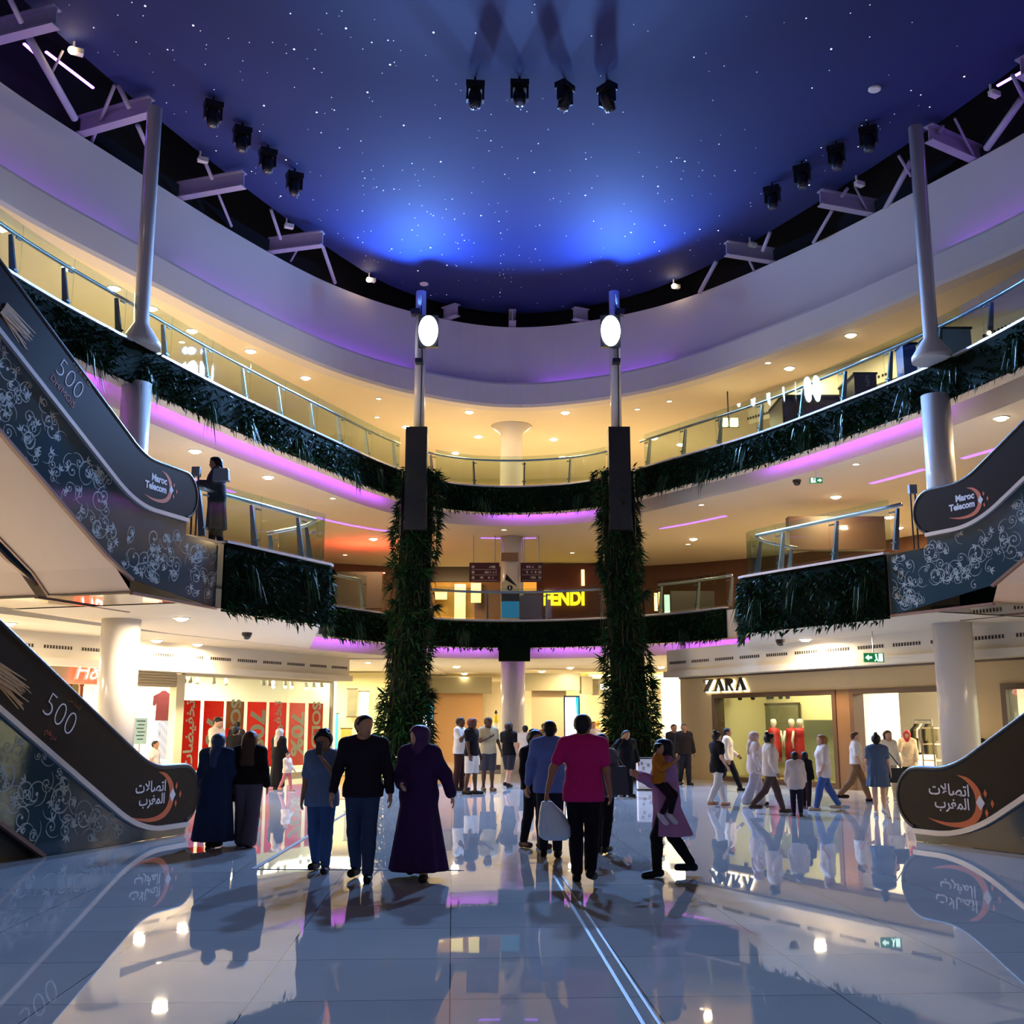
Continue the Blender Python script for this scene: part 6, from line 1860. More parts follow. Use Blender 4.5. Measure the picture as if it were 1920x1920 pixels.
    for n in 'LR':
        for p in armp[n] + legp[n] + foot[n]: f.cone(*p, 0.035 * k)
    V, Q = f.mesh()
    fh = Field(hc - 0.2 * k, hc + 0.2 * k, min(g, 0.0125 * max(k, 0.8)))
    for p in headp: fh.cone(*p, 0.03 * k)
    fh.cone(*neck[0], 0.03 * k)
    fh.cone(Hd(0, 0.088, 0.004), Hd(0, 0.112, -0.032), 0.009 * k, 0.014 * k, 0.012 * k)
    for s in (-1, 1):
        fh.cone(Hd(0.086 * s, -0.012, 0.012), Hd(0.084 * s, -0.004, -0.03), 0.017 * k, 0.012 * k, 0.01 * k)
    fh.cone(Hd(-0.03, 0.088, -0.062), Hd(0.03, 0.088, -0.062), 0.009 * k, 0.009 * k, 0.012 * k)
    V2, Q2 = fh.mesh()
    Vs, Qs, Ms = [V, V2], [Q, Q2 + len(V)], [np.zeros(len(Q), int), np.zeros(len(Q2), int)]
    nb = len(V) + len(V2)
    for sd, w, fd, gr in hands:
        hv, hq = HANDS[1.35 if gr else 0.45]
        hv = hv * k * (0.92 if female else 1.0)
        z_ = -fd / np.linalg.norm(fd)
        y_ = np.array((0, 1.0, 0.35)); y_ = y_ - z_ * (y_ @ z_)
        if np.linalg.norm(y_) < 0.2: y_ = np.array((0, 0, 1.0)) - z_ * z_[2]
        y_ /= np.linalg.norm(y_)
        x_ = np.cross(y_, z_)
        if sd < 0:
            hv = hv * (-1, 1, 1); hq = hq[:, ::-1]
        Vs.append(w + hv @ np.stack([x_, y_, z_])); Qs.append(hq + nb); Ms.append(np.zeros(len(hq), int)); nb += len(hv)
    fb = MB()
    for s in (-1, 1):
        fb.ball(Hd(0.032 * s, 0.082, 0.008), 0.0125 * k, 8, 6, 1); fb.ball(Hd(0.032 * s, 0.0915, 0.008), 0.006 * k, 6, 4, 2)
        fb.tube([Hd(0.05 * s, 0.078, 0.03), Hd(0.033 * s, 0.089, 0.036), Hd(0.016 * s, 0.091, 0.03)], 0.0045 * k, 5, 2)
    fb.ball(Hd(0, 0.094, -0.062), np.array((0.022, 0.010, 0.007)) * k, 8, 4, 3)
    fv = np.array(fb.v)
    Fall = [tuple(q) for q in np.vstack(Qs).tolist()] + [tuple(i + nb for i in q) for q in fb.f]
    mi = np.concatenate(Ms + [np.array(fb.m)])
    sk = mat(*SKINS[skin], 0.5, noise=0.05, nscale=20, spec=0.35)
    root = link_mesh('person', np.vstack(Vs + [fv]), Fall, [sk, M_eye, M_iris, M_lip], None, None, mi, True)
    tag(root, label, 'person', group)
    def part(name, f, m):
        V, Q = f.mesh()
        if len(V): return link_mesh(name, V, Q, m, root, None, None, True)
    # ---- shoes
    for n in 'LR':
        f = Field(np.minimum(J['heel' + n], J['toe' + n]) - 0.1 * k, np.maximum(J['heel' + n], J['toe' + n]) + 0.13 * k, min(g, 0.013))
        f.cone(J['heel' + n], J['toe' + n], 0.034 * k, 0.027 * k, 0.02, 0.010); f.cone(J['ank' + n] * 0.5 + J['heel' + n] * 0.5, J['heel' + n], 0.036 * k, 0.034 * k, 0.02, 0.010)
        f.cone((J['heel' + n] + J['toe' + n]) / 2, J['toe' + n], 0.036 * k, 0.034 * k, 0.02, 0.008)
        f.clip((0, 0, 1), J['heel' + n][2] + 0.055 * k)
        f.clip((0, 0, -1), 0.001 if min(J['heel' + n][2], J['toe' + n][2]) < 0.06 else 9)
        part('shoe', f, cloth(shoe, 'shoe'))
    # ---- lower clothes
    waist = hz + 0.09 * k
    if bottom:
        kind, c = bottom[0], bottom[1]
        m = c if not isinstance(c, str) else cloth(c)
        if kind in ('trousers', 'shorts', 'wide', 'slim', 'cropped'):
            inf = {'trousers': 0.022, 'shorts': 0.035, 'wide': 0.05, 'slim': 0.017, 'cropped': 0.02}[kind] * k
            f = field(0.05)
            for p in torso[2:3] + torso[4:5]: f.cone(*p, 0.05 * k, 0.016 * k)
            for n in 'LR':
                h, kn, an = J['hip' + n], J['knee' + n], J['ank' + n]
                f.cone(h, kn, 0.092 * k, 0.06 * k, 0.035 * k, inf)
                if kind == 'shorts':
                    f.clip((0, 0, 0), 1) if False else None
                elif kind == 'cropped':
                    f.cone(kn, kn * 0.35 + an * 0.65, 0.057 * k, 0.044 * k, 0.03 * k, inf)
                else:
                    f.cone(kn, an * 0.98 + kn * 0.02 + (0, 0, 0.01), 0.06 * k, (0.046 if kind != 'wide' else 0.075) * k, 0.035 * k, inf)
                    f.cone(*legp[n][2], 0.035 * k, inf)
            f.clip((0, 0, 1), waist if not top or top[0] in ('dress', 'abaya', 'coat') or hem > 0.92 else min(waist, hz - (hipz - hem) * k + 0.045 * k))
            if kind == 'shorts':
                f.clip((0, 0, -1), -(min(J['kneeL'][2], J['kneeR'][2]) - 0.01 * k))
            part('shorts' if kind == 'shorts' else 'trousers', f, m)
    if top:
        kind, c = top[0], top[1]
        m = c if not isinstance(c, str) else cloth(c)
        if kind in ('tee', 'long', 'shirt', 'jacket', 'blouse'):
            inf = {'tee': 0.016, 'long': 0.016, 'shirt': 0.022, 'jacket': 0.030, 'blouse': 0.035}[kind] * k
            hz_ = hz - (hipz - hem) * k
            f = field(0.05, hz_ - 0.12 * k)
            for p in torso: f.cone(*p, 0.06 * k, inf)
            if hem < 0.9:
                f.cone(U(-0.09, -0.008, 0.84), U(0.09, -0.008, 0.84), 0.112 * k, 0.112 * k, 0.06 * k, inf + 0.004)
            f.clip((0, 0, -1), -hz_)
            # neckline
            f.carve(U(0, 0.04, 1.555), (0.085 * k, 0.10 * k, 0.085 * k))
            fr = sleeve if sleeve is not None else (0.62 if kind == 'tee' else None)
            for n in 'LR':
                a, b_, w2 = J['sh' + n], J['el' + n], J['wr' + n]
                ai = inf * 0.8 + 0.004
                if fr is not None and fr <= 1:
                    f.cone(a, a + (b_ - a) * fr, 0.056 * k, 0.05 * k, 0.03 * k, ai)
                else:
                    f.cone(a, b_, 0.054 * k, 0.043 * k, 0.03 * k, ai)
                    t = 0.88 if fr is None else fr - 1
                    f.cone(b_, b_ + (w2 - b_) * t, 0.043 * k, 0.032 * k, 0.03 * k, ai)
            part({'tee': 'tee_shirt', 'long': 'jumper', 'shirt': 'shirt', 'jacket': 'jacket', 'blouse': 'blouse'}[kind], f, m)
        elif kind in ('dress', 'abaya', 'coat'):
            hemz = {'dress': 0.50, 'abaya': 0.07, 'coat': 0.42}[kind] * k if len(top) < 3 else top[2] * k
            rb = {'dress': (0.24, 0.21), 'abaya': (0.30, 0.27), 'coat': (0.25, 0.24)}[kind] if len(top) < 4 else top[3]
            f = field(0.16, hemz - 0.05)
            for p in torso: f.cone(*p, 0.06 * k, (0.02 if kind == 'dress' else 0.035) * k)
            sway = (J['ankL'] + J['ankR']) / 2
            c2 = U(0, 0, 1.25)
            f.skirt([(c2[2], c2[0], c2[1], 0.17 * k, 0.14 * k), (hz, 0, 0, 0.205 * k * build, 0.165 * k * build), (hemz, sway[0] * 0.8, sway[1] * 0.8, rb[0] * k, rb[1] * k)], 0.06 * k, 0.07, 8)
            f.carve(U(0, 0.04, 1.555), (0.085 * k, 0.10 * k, 0.085 * k))
            for n in 'LR':
                a, b_, w2 = J['sh' + n], J['el' + n], J['wr' + n]
                ai = (0.014 if kind == 'dress' else 0.028) * k
                if kind == 'dress' and (sleeve is None or sleeve <= 1):
                    f.cone(a, a + (b_ - a) * (sleeve or 0.6), 0.056 * k, 0.05 * k, 0.03 * k, ai)
                else:
                    f.cone(a, b_, 0.054 * k, 0.046 * k, 0.05 * k, ai); f.cone(b_, b_ + (w2 - b_) * 0.86, 0.045 * k, 0.042 * k, 0.05 * k, ai)
            part({'dress': 'dress', 'abaya': 'robe', 'coat': 'coat'}[kind], f, m)
    # ---- hair or head covering
    if hair:
        kind, c = hair[0], hair[1]
        m = c if not isinstance(c, str) else mat('hair_' + c.lstrip('#'), c, 0.55, noise=0.3, nscale=30, bump=0.3, spec=0.3)
        gg = min(g, 0.014 * max(k, 0.8))
        f = Field(hc - np.array((0.3, 0.34, 0.62)) * k, hc + np.array((0.3, 0.3, 0.24)) * k, gg)
        hn = np.array(Hr @ Vector((0, 0.72, -0.69)))
        if kind in ('short', 'cap', 'curly', 'bun', 'long', 'bob', 'thin'):
            inf = {'short': 0.008, 'thin': 0.006, 'cap': 0.014, 'curly': 0.034, 'bun': 0.014, 'long': 0.018, 'bob': 0.02}[kind] * k
            f.cone(headp[0][0], headp[0][1], headp[0][2], headp[0][3], 0.02, inf)
            f.cone(Hd(0, -0.05, 0.0), Hd(0, -0.045, -0.05), 0.07 * k, 0.05 * k, 0.03 * k, inf)
            f.clip(hn, float(hn @ hc) + (0.008 if kind != 'thin' else -0.012) * k)
            if kind == 'bob':
                for s in (-1, 1): f.cone(Hd(0.075 * s, -0.01, 0.03), Hd(0.085 * s, -0.005, -0.09), 0.035 * k, 0.03 * k, 0.03 * k)
                f.cone(Hd(0, -0.07, 0.0), Hd(0, -0.065, -0.10), 0.075 * k, 0.05 * k, 0.03 * k)
            if kind == 'long':
                ln = top[2] if False else 0.36
                for x in (-0.055, 0, 0.055): f.cone(Hd(x, -0.075, 0.0), U(x * 1.25, -0.135, 1.615 - ln), 0.06 * k, 0.05 * k, 0.04 * k)
                for s in (-1, 1): f.cone(Hd(0.078 * s, -0.015, 0.04), U(0.10 * s, -0.06, 1.42), 0.03 * k, 0.03 * k, 0.03 * k)
            if kind == 'bun': f.cone(Hd(0, -0.06, 0.135), Hd(0, -0.07, 0.13), 0.042 * k, 0.04 * k, 0.01)
            if kind == 'curly':
                for i in range(26):
                    a, b2 = rng.uniform(0, 6.28), rng.uniform(0.1, 1.3)
                    q = Hd(0.10 * math.cos(a) * math.cos(b2), -0.02 + 0.10 * math.sin(a) * math.cos(b2), 0.05 + 0.10 * math.sin(b2))
                    if math.sin(a) < 0.6 or b2 > 0.7: f.cone(q, q, 0.028 * k, 0.028 * k, 0.008)
            part('cap' if kind == 'cap' else 'hair', f, m)
            if kind == 'cap':
                b = MB()
                pts = [Hd(0.085 * math.cos(t), 0.06 + 0.12 * math.sin(t), 0.062 - 0.018 * math.sin(t)) for t in np.linspace(0, math.pi, 12)]
                b.add(pts + [p + np.array((0, 0, 0.008)) for p in pts], [tuple(range(12)), tuple(reversed(range(12, 24)))] + [(i + 1, i, 12 + i, 13 + i) for i in range(11)])
                b.build('cap_peak', m, root)
        elif kind == 'hijab':
            f.cone(headp[0][0], headp[0][1], headp[0][2], headp[0][3], 0.02, 0.022 * k)
            f.cone(Hd(0, -0.02, 0.0), U(0, -0.02, 1.47), 0.09 * k, 0.10 * k, 0.05 * k)
            f.cone(Hd(0, 0.02, -0.09), U(0, 0.05, 1.40), 0.075 * k, 0.09 * k, 0.05 * k)
            for s in (-1, 1): f.cone(U(0.03 * s, -0.01, 1.46), U(0.15 * s, -0.015, 1.40), 0.085 * k, 0.075 * k, 0.06 * k)
            f.cone(U(0, -0.06, 1.44), U(0, -0.09, 1.26), 0.11 * k, 0.09 * k, 0.06 * k)
            f.carve(Hd(0, 0.125, -0.02), (0.064 * k, 0.085 * k, 0.086 * k))
            part('headscarf', f, m)
    root.location = (loc[0], loc[1], zf - sink)
    root.rotation_euler = (0, 0, rz)
    def W(p):     # local point to world
        c, s = math.cos(rz), math.sin(rz)
        return np.array((loc[0] + c * p[0] - s * p[1], loc[1] + s * p[0] + c * p[1], zf - sink + p[2]))
    J['head'] = hc
    return root, J, W, k, part, field, U, Hd

def handbag(p, w, h, d, m, label, strap_to=None, rz=0.0, name='handbag', strapmat=None):
    p = np.array(p, float)
    t = thing(name, tuple(p), label, 'bag')
    b = MB()
    prof = [(-w / 2, 0), (-w / 2 * 1.04, 0.08 * h), (-w / 2 * 0.92, h * 0.9), (-w / 2 * 0.8, h), (w / 2 * 0.8, h), (w / 2 * 0.92, h * 0.9), (w / 2 * 1.04, 0.08 * h), (w / 2, 0)]
    ex = np.array((math.cos(rz), math.sin(rz), 0)); ez = np.array((math.sin(rz), -math.cos(rz), 0))
    b.prism(prof, p - ez * d / 2, ex, (0, 0, 1), ez, d); b.build('bag_body', m, t)
    b = MB()
    if strap_to is not None:
        q = np.array(strap_to, float)
        b.tube([p + ex * w * 0.38 + (0, 0, h * 0.95), (p + q) / 2 + ex * w * 0.2 + (0, 0, h * 0.5), q, (p + q) / 2 - ex * w * 0.2 + (0, 0, h * 0.5), p - ex * w * 0.38 + (0, 0, h * 0.95)], 0.011, 6)
    else:
        b.tube([p + ex * w * 0.25 * math.cos(a) + np.array((0, 0, h * 0.97 + 0.09 * math.sin(a))) for a in np.linspace(0, math.pi, 9)], 0.01, 6)
    b.build('strap', strapmat or m, t)
    return t
# ------------------------------------------------------------------ near and middle group
person(400, 1588, 1377, 172, 'woman seen from behind in a long slate-blue hooded cloak, by the lower left escalator', 'olive', (6, 4, -6, 14), ((2, 10, 20, 0), (2, 12, 40, -20)),
       ('abaya', '#1c2c48', 0.10, (0.33, 0.30)), None, ('hijab', '#22355a'), female=True, build=1.25)
r = person(461, 1587, 1371, 176, 'woman seen from behind with long brown hair, black top and grey wide trousers', 'olive', (8, 4, -5, 14), ((0, 10, 18, 0), (-2, 12, 18, 0)),
       ('blouse', '#0c0a0c'), ('wide', '#4a4450'), ('long', '#3a2416'), female=True, build=1.15, hem=0.93)
w = r[2](r[1]['wrL'])
handbag(w + np.array((-0.02, 0.1, -0.22)), 0.34, 0.28, 0.12, mat('black_bag_leather', '#0a090b', 0.4, noise=0.1), 'black handbag hanging between the blue-cloaked woman and the long-haired woman', strap_to=w + np.array((0, 0.0, 0.35)))
# person photographing in a striped blue shirt
r = person(599, 1634, 1372, -4, 'person in striped blue shirt and jeans holding a phone in front of the face', 'tan', (8, 4, -4, 16), ((38, 6, 112, -34), (-4, 12, 10, 0)),
       ('shirt', striped('blue_stripe_shirt', '#2c4566', '#7f95b4', 22, 'X', width=0.72)), ('slim', '#36547e'), ('curly', '#0e0a0a'), '#20222e', sleeve=0.8, hem=0.80, female=True, grip=(1, 0), nod=8)
ph = r[2](r[1]['wrL'] + np.array((0.03, 0.06, 0.13)))
t = thing('phone', tuple(ph), 'dark phone held up by the person in the striped blue shirt', 'phone')
b = MB(); b.box(ph, (0.075, 0.01, 0.15)); b.build('case', M_black, t)
b = MB(); b.lathe([(0.009, 0), (0.009, 0.003), (0, 0.003)], ph + (0.02, -0.006, 0.055), 10, ax=((1, 0, 0), (0, 0, 1), (0, -1, 0))); b.build('camera_lens', M_lens, t)
# man in dark jumper
r = person(676, 1650, 1340, -2, 'man in dark jumper and ripped jeans walking beside the woman in the purple robe', 'olive', (10, 6, -8, 14), ((-6, 13, 14, 0), (4, 15, 10, 0)),
       ('long', '#1d1622'), ('slim', '#2c3c58'), ('short', '#0c0908'), '#0a090b', turn=38, build=1.1, hem=0.86)
root, J, W, k = r[:4]
b = MB(); b.lathe([(0.036, -0.012), (0.04, -0.012), (0.04, 0.012), (0.036, 0.012)], J['wrL'] + np.array((0, 0, 0.015)), 16); b.build('watch', M_steel, root)
b = MB()
for n, fr, sx in (('L', 0.12, 0.0), ('R', -0.15, 0.01), ('L', 0.5, 0.02)):
    a = J['knee' + n] + (J['ank' + n] - J['knee' + n]) * fr
    b.ball(a + np.array((sx, 0.085 - 0.02 * max(fr, 0), 0)), (0.045, 0.02, 0.024), 8, 5)
b.build('torn_patch', mat('torn_denim', '#0d0f16', 0.9, noise=0.3), root)
# woman in purple
person(783, 1648, 1360, -6, 'woman in a long dark purple robe and purple headscarf, face in profile', 'fair', (12, 4, -10, 18), ((-8, 30, 10, 0), (14, 12, 56, -24)),
       ('abaya', '#2e1640', 0.09, (0.34, 0.30)), None, ('hijab', '#3a1848'), turn=-48, female=True)
# group of standing men
person(862, 1482, 1345, 70, 'man in white tee-shirt and dark red-brown trousers holding a hand to his mouth', 'dark', (3, 4, -3, 4), ((10, 8, 30, 0), (28, 10, 118, -12)), ('tee', '#d8d2cc'), ('trousers', '#341c1a'), ('thin', '#0a0807'))
person(884, 1489, 1347, 62, 'man in red cap, black tee-shirt and white shorts', 'dark', (5, 4, -5, 6), ((4, 8, 14, 0), (4, 8, 12, 0)), ('tee', '#121016'), ('shorts', '#d0c8be'), ('cap', mat('red_cap', '#5c1014', 0.7, noise=0.1)), '#120e0c')
person(915, 1483, 1345, 18, 'man in khaki polo shirt and grey shorts with one forearm across his chest', 'dark', (4, 4, -4, 4), ((10, 12, 20, 0), (24, 10, 92, -48)), ('tee', '#b8a884'), ('shorts', '#403c42'), ('thin', '#0a0807'), '#6a543c', turn=20)
person(954, 1477, 1354, 150, 'person seen from behind in black tee-shirt and dark grey shorts, mid-step by the central column', 'fair', (14, 6, -12, 24), ((8, 8, 18, 0), (-8, 10, 18, 0)), ('tee', '#0e0d12'), ('shorts', '#2c2c34'), ('bob', '#2a1a12'), '#101014')
r = person(985, 1466, 1360, 168, 'person in white tee-shirt with a black shoulder strap and black trousers, seen from behind', 'olive', (6, 4, -6, 10), ((4, 8, 12, 0), (4, 8, 12, 0)), ('tee', '#cfc8c4'), ('trousers', '#121016'), ('short', '#15100c'))
q = r[6]; b = MB(); b.tube([q(-0.13, -0.09, 1.46), q(-0.02, -0.165, 1.3), q(0.12, -0.15, 1.08), q(0.19, -0.04, 0.96)], 0.016, 6); b.build('shoulder_strap', M_black, r[0])
# talking group in the middle
person(1003, 1590, 1372, 40, 'young person with curly dark hair in black jacket and black trousers beside the blue shirt', 'olive', (5, 5, -6, 10), ((4, 8, 14, 0), (2, 8, 14, 0)), ('jacket', '#0c0c14'), ('slim', '#0d0d16'), ('curly', '#1c100c'), '#4a2c20', turn=-10)
person(1032, 1606, 1351, 178, 'man seen from behind in light blue long-sleeved shirt and dark jeans', 'tan', (6, 4, -6, 10), ((2, 14, 12, 0), (16, 22, 60, -20)), ('shirt', '#5a6a9e'), ('slim', '#1a1c28'), ('short', '#0c0908'), '#0c0c10', hem=0.80)
r = person(1096, 1656, 1336, 172, 'man in bright pink polo shirt seen from behind, carrying a white plastic bag', 'tan', (14, 5, -16, 26), ((-2, 26, 12, 0), (8, 10, 20, 0)), ('tee', '#b01860'), ('slim', '#0c0c16'), ('short', '#14100e'), '#0a0a0c', build=1.04, hem=0.83, sleeve=0.66, grip=(1, 0), turn=-6)
w = r[2](r[1]['wrL'])
bt = np.array(at(1040, 1575, Y=w[1])); hp = w + np.array((-0.01, 0, -0.08))
t = thing('plastic_bag', tuple(bt), 'white translucent plastic bag carried by the man in the pink polo shirt', 'bag')
f = Field(bt - (0.3, 0.25, 0.05), bt + np.array((0.3, 0.25, 0.60)), 0.016)
f.skirt([(bt[2] + 0.40, hp[0], bt[1], 0.055, 0.045), (bt[2] + 0.30, (bt[0] + hp[0]) / 2, bt[1], 0.12, 0.08), (bt[2] + 0.14, bt[0], bt[1], 0.185, 0.12), (bt[2] + 0.04, bt[0], bt[1], 0.18, 0.12), (bt[2], bt[0], bt[1], 0.12, 0.08)], 0.02, 0.06, 7)
V, Q = f.mesh(); link_mesh('bag_body', V, Q, mat('white_bag_film', '#aebccc', 0.35, noise=0.12, nscale=8, bump=0.5), t, None, None, True)
b = MB()
for s in (-1, 1):
    b.tube([(hp[0] + 0.03 * s, bt[1], bt[2] + 0.38), (hp[0] + 0.03 * s, bt[1], hp[2] - 0.04), (hp[0], bt[1], hp[2])], [0.018, 0.012, 0.008], 6)
b.build('bag_handle', MATS['white_bag_film'], t)
r = person(1131, 1598, 1376, 160, 'woman with very long dark hair and grey patterned top, right of the pink polo shirt', 'olive', (8, 4, -8, 14), ((4, 10, 20, 0), (6, 10, 20, 0)), ('blouse', mat('grey_patterned_cloth', '#5c5660', 0.9, noise=0.7, nscale=18)), ('slim', '#0c0c14'), ('long', '#140c0c'), '#0e0e12', female=True, hem=0.80)
w = r[2](r[1]['wrR'] * 0.5 + r[1]['elR'] * 0.5)
handbag(w + np.array((-0.05, -0.16, -0.16)), 0.33, 0.36, 0.14, mat('grey_bag_leather', '#2a2a30', 0.5, noise=0.1), 'dark grey handbag on the shoulder of the woman with very long dark hair', strap_to=r[2](r[1]['shR']) + np.array((0, -0.05, 0.04)))
r = person(1176, 1494, 1370, 20, 'woman all in black with one hand raised to her head, by the right planted column', 'olive', (4, 4, -4, 6), ((6, 10, 20, 0), (62, 42, 128, -70)), ('coat', '#0b0b12', 0.62, (0.26, 0.22)), ('slim', '#0b0b10'), ('long', '#120c0a'), '#0c0c10', female=True, build=1.25)
# woman with a child on her arm
r = person(1252, 1644, 1386, -84, 'woman in pale pink coat and black headscarf carrying a small child', 'olive', (22, 22, -14, 20), ((34, 14, 76, -14), (30, 14, 84, -34)), ('coat', '#9a6c92', 0.52, (0.28, 0.27)), ('slim', '#0c0c14'), ('hijab', '#0a0c1c'), '#0c0c10', female=True)
cw = r[2](np.array((-0.20, 0.20, 0)))
person(1238, 1560, 1420, 70, 'small child in mustard top carried by the woman in the pale pink coat', 'olive', (48, 62, 40, 70), ((40, 10, 90, -30), (30, 16, 90, -20)), ('long', '#a86a20'), ('slim', '#1c0f1c'), ('short', '#0c0a0c'), '#b8b4c4', Y=cw[1], zf=0.57, H=0.86)
# right side by the beige shop
person(1266, 1468, 1358, 10, 'dark-haired person half hidden behind the man in the dark jacket', 'tan', (4, 4, -4, 6), ((4, 8, 14, 0), (4, 8, 14, 0)), ('long', '#1c1616'), ('trousers', '#15131a'), ('short', '#0f0b0a'))
r = person(1285, 1472, 1357, 14, 'man in dark brown jacket open over a pale shirt, beside the right planted column', 'tan', (6, 4, -6, 10), ((4, 12, 12, 0), (2, 12, 12, 0)), ('jacket', '#1c1414'), ('trousers', '#15121a'), ('short', '#0f0b0a'), turn=-20)
q = r[6]; b = MB()
b.ball(q(0, 0.125, 1.22), np.array((0.085, 0.05, 0.22)), 12, 10); b.build('pale_shirt_front', cloth('#a89c94'), r[0], smooth=True)
b = MB(); b.tube([q(0.10, 0.12, 1.42), q(0.0, 0.185, 1.25), q(-0.11, 0.15, 1.02)], 0.012, 6); b.build('shoulder_strap', M_black, r[0])
person(1348, 1511, 1370, 118, 'woman in black sleeveless top over white, with white trousers, walking away to the right', 'fair', (18, 6, -16, 14), ((10, 10, 60, -10), (-8, 10, 40, 0)), ('tee', '#0c0b10'), ('trousers', '#c4bcb4'), ('bun', '#1c120e'), '#b88a70', female=True, hem=0.78)
person(1367, 1483, 1361, 78, 'man in white shirt and black trousers striding behind the woman in white trousers', 'tan', (24, 6, -20, 16), ((12, 8, 40, 0), (-8, 8, 20, 0)), ('shirt', '#c8b8a4'), ('trousers', '#0f0d12'), ('short', '#15100c'))
person(1418, 1510, 1372, 100, 'woman in pale headscarf and striped tunic with loose white trousers', 'fair', (14, 6, -14, 12), ((8, 10, 30, 0), (-8, 10, 30, 0)), ('blouse', striped('red_white_stripe', '#c9a79c', '#e8dcd4', 16, 'X')), ('wide', '#b9b0b4'), ('hijab', '#b89a92'), '#16121a', female=True, hem=0.74)
person(1448, 1524, 1372, 96, 'woman with dark hair in a bun, loose white blouse and taupe trousers, in mid-stride', 'tan', (22, 6, -24, 20), ((4, 12, 16, 0), (-4, 12, 24, 0)), ('blouse', '#c4b4a8'), ('slim', '#4c3a36'), ('bun', '#120c0a'), '#4a342c', female=True, hem=0.82)
person(1495, 1530, 1410, 170, 'small girl with dark hair in long white top and dark jeans, seen from behind', 'olive', (4, 4, -4, 8), ((4, 12, 14, 0), (4, 12, 14, 0)), ('blouse', '#bcaea6'), ('slim', '#16182a'), ('bob', '#160e0c'), '#2c2a34', hem=0.70, female=True)
person(1513, 1516, 1410, 150, 'child with dark hair in black top, half hidden by the small girl in white', 'olive', (4, 4, -4, 6), ((4, 8, 14, 0), (4, 8, 14, 0)), ('long', '#16100f'), ('trousers', '#2a2024'), ('bob', '#140d0b'), '#6a5a5c', female=True)
person(1548, 1519, 1376, -88, 'blonde woman in white tunic and blue jeans walking to the left', 'fair', (20, 8, -18, 12), ((6, 10, 20, 0), (-6, 10, 26, 0)), ('blouse', '#cfc4bc'), ('trousers', '#3c558e'), ('bob', '#8a5a2c'), '#a89a8c', female=True, hem=0.76, sleeve=0.95)
r = person(1610, 1503, 1369, 82, 'grey-haired man in white short-sleeved shirt and tan trousers, striding to the right', 'fair', (22, 6, -24, 18), ((16, 8, 50, 0), (-4, 8, 30, 0)), ('shirt', '#d4ccc6'), ('trousers', '#7a5e44'), ('thin', '#4a3a2c'), '#1c1410', sleeve=0.8, hem=0.94, build=1.08)
b = MB(); q = r[6]; b.tube([q(0.15 * math.cos(a), -0.01 + 0.135 * math.sin(a), 0.945) for a in np.linspace(0, 2 * math.pi, 20)], 0.014, 6); b.build('belt', M_black, r[0])
r = person(1651, 1530, 1375, 160, 'woman in short blue-grey dress and white trainers with dark pinned-up hair, near the right escalator', 'fair', (16, 6, -14, 26), ((4, 12, 40, -10), (-4, 12, 30, 0)), ('dress', '#4a5a72', 0.62, (0.25, 0.21)), None, ('bun', '#140e0e'), '#c4c0c4', female=True)
w = r[2](r[1]['wrR'])
handbag(w + np.array((0.12, 0.1, -0.18)), 0.30, 0.26, 0.1, mat('black_bag_leather', '#0a090b', 0.4), 'black shoulder bag of the woman in the blue-grey dress', strap_to=r[2](r[1]['shR']) + np.array((0, 0, 0.03)))
person(1671, 1500, 1370, 6, 'woman in white shirt with dark shoulder-length hair coming out of the bright right shop', 'fair', (8, 4, -6, 10), ((4, 10, 20, 0), (6, 10, 50, -10)), ('shirt', '#e4dcd0'), ('trousers', '#b8a890'), ('bob', '#2a1812'), '#c4bcb4', female=True)
person(1707, 1487, 1370, -20, 'woman in red headscarf and pale flowered tunic with black trousers in the bright shop entrance', 'fair', (6, 4, -6, 8), ((6, 10, 20, 0), (34, 14, 110, -20)), ('blouse', mat('flowered_cloth', '#d8c09a', 0.9, noise=0.45, nscale=14)), ('slim', '#1c120f'), ('hijab', '#a02424'), '#1c1410', female=True, hem=0.72)
person(1881, 1500, 1373, -30, 'woman with short fair hair in black top behind the right escalator panel', 'fair', (4, 4, -4, 6), ((4, 8, 14, 0), (4, 8, 14, 0)), ('long', '#15100e'), ('trousers', '#1a1618'), ('bob', '#6a3c20'), female=True)
person(1848, 1500, 1385, 80, 'person in ochre yellow dress partly hidden behind the right round column', 'tan', (4, 4, -4, 6), ((30, 14, 70, 0), (20, 14, 60, 0)), ('dress', '#b07a20'), None, ('long', '#2a1810'), female=True)
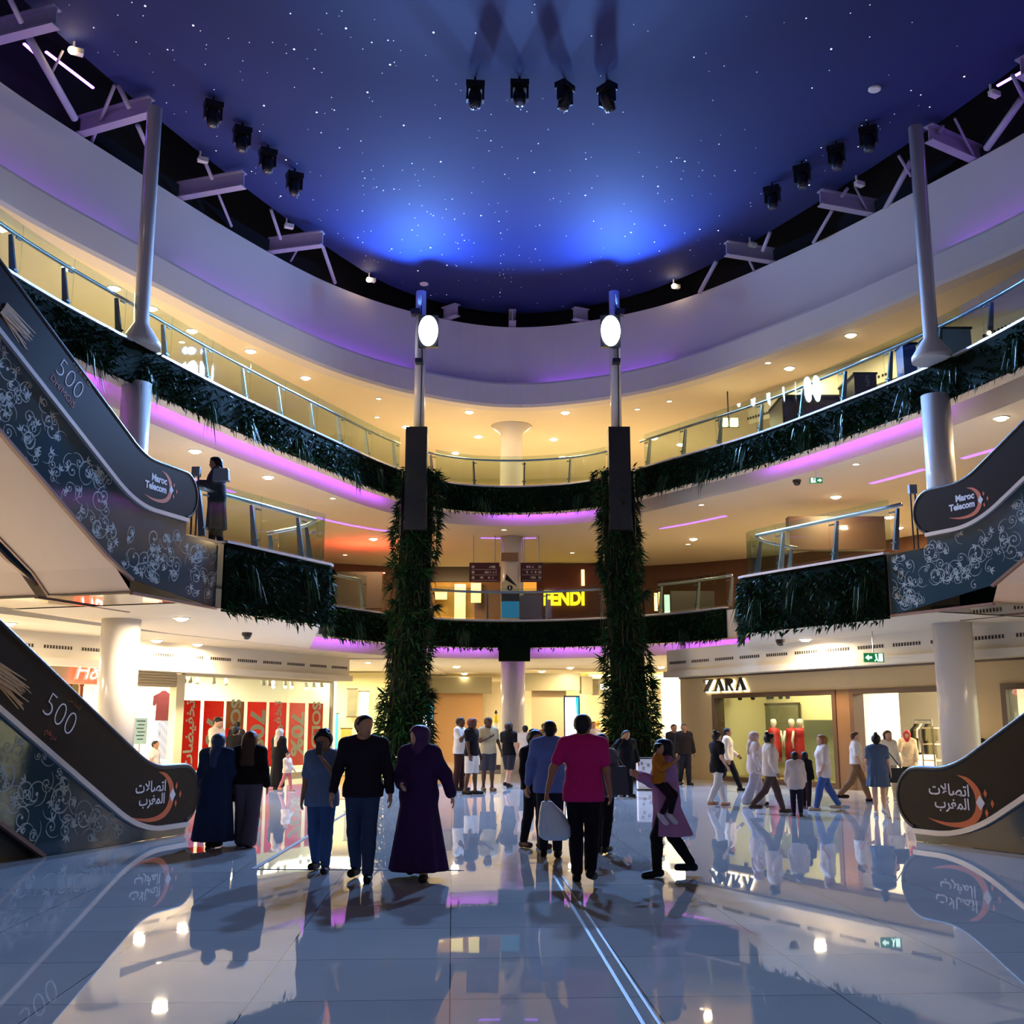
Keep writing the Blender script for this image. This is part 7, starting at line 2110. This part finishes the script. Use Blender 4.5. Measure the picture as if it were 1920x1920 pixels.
# left side by the sale window
person(285, 1500, 1389, 78, 'boy in white tee-shirt standing behind the lower left escalator panel', 'olive', (3, 4, -3, 4), ((4, 8, 20, 0), (10, 8, 50, 0)), ('tee', '#d8cfc4'), ('trousers', '#3a3a44'), ('short', '#100c0a'))
person(230, 1502, 1384, 130, 'woman in black headscarf, only her head showing above the lower left escalator panel', 'olive', (3, 4, -3, 4), ((4, 8, 20, 0), (4, 8, 20, 0)), ('abaya', '#15101a'), None, ('hijab', '#0e090b'), female=True)
person(401, 1492, 1345, 70, 'man in cream tee-shirt looking down, in front of the leftmost sale banners', 'fair', (3, 4, -3, 4), ((8, 8, 24, 0), (8, 8, 40, 0)), ('tee', '#dcc8b4'), ('trousers', '#3a3436'), ('short', '#120c0a'), nod=25)
person(437, 1494, 1362, 160, 'person with short black hair in black top, in front of the third sale banner', 'olive', (3, 4, -3, 4), ((4, 8, 20, 0), (4, 8, 20, 0)), ('long', '#100c0e'), ('trousers', '#18141a'), ('short', '#0c0908'))
person(440, 1462, 1353, 176, 'dark-haired person farther back at the sale window, only the head showing', 'olive', (3, 4, -3, 4), ((4, 8, 20, 0), (4, 8, 20, 0)), ('tee', '#241c20'), ('trousers', '#18141a'), ('short', '#0c0908'))
person(520, 1480, 1367, 150, 'woman in white headscarf and long black dress at the sale window', 'fair', (4, 4, -4, 8), ((4, 10, 30, 0), (4, 10, 30, 0)), ('abaya', '#100d12', 0.08, (0.23, 0.2)), None, ('hijab', '#c8b8a8'), female=True)
person(537, 1483, 1411, 60, 'toddler in white top and pink leggings beside the woman in the white headscarf', 'fair', (16, 6, -18, 14), ((10, 12, 30, 0), (10, 12, 40, 0)), ('blouse', '#d4c0ac'), ('slim', '#b86a68'), ('short', '#3a2014'), '#a8786a', female=True, hem=0.82)
# far back
person(1021, 1466, 1356, 150, 'person far back in the passage, head just above the curly-haired one', 'olive', (3, 4, -3, 4), ((4, 8, 20, 0), (4, 8, 20, 0)), ('tee', '#b08a50'), ('trousers', '#2a2428'), ('short', '#2a160c'), Y=37.0)
person(1114, 1462, 1353, 20, 'person in white top with a blue strap, far back left of the golden figures', 'fair', (3, 4, -3, 4), ((4, 8, 20, 0), (4, 8, 20, 0)), ('shirt', '#d8d4d0'), ('trousers', '#3a3a44'), ('short', '#9a6a3c'), Y=38.0)
# woman leaning on the rail of the left landing
r = person(403, 1000, 858, -72, 'woman in dark coat and striped shirt leaning by the railing on the left escalator landing', 'olive', (6, 4, -4, 8), ((22, 6, 66, 0), (26, 8, 60, -6)), ('coat', '#4a4048', 0.30, (0.22, 0.2)), ('trousers', '#2a2428'), ('long', '#1c100c'), female=True, zf=F1, Y=21.15, lean=4)
w = r[2](r[1]['shL'])
handbag(w + np.array((0.14, -0.20, -0.24)), 0.30, 0.24, 0.15, mat('pale_grey_bag', '#7c848c', 0.5, noise=0.08), 'pale grey shoulder bag of the woman leaning on the left landing railing', strap_to=w + np.array((0, 0, 0.02)))
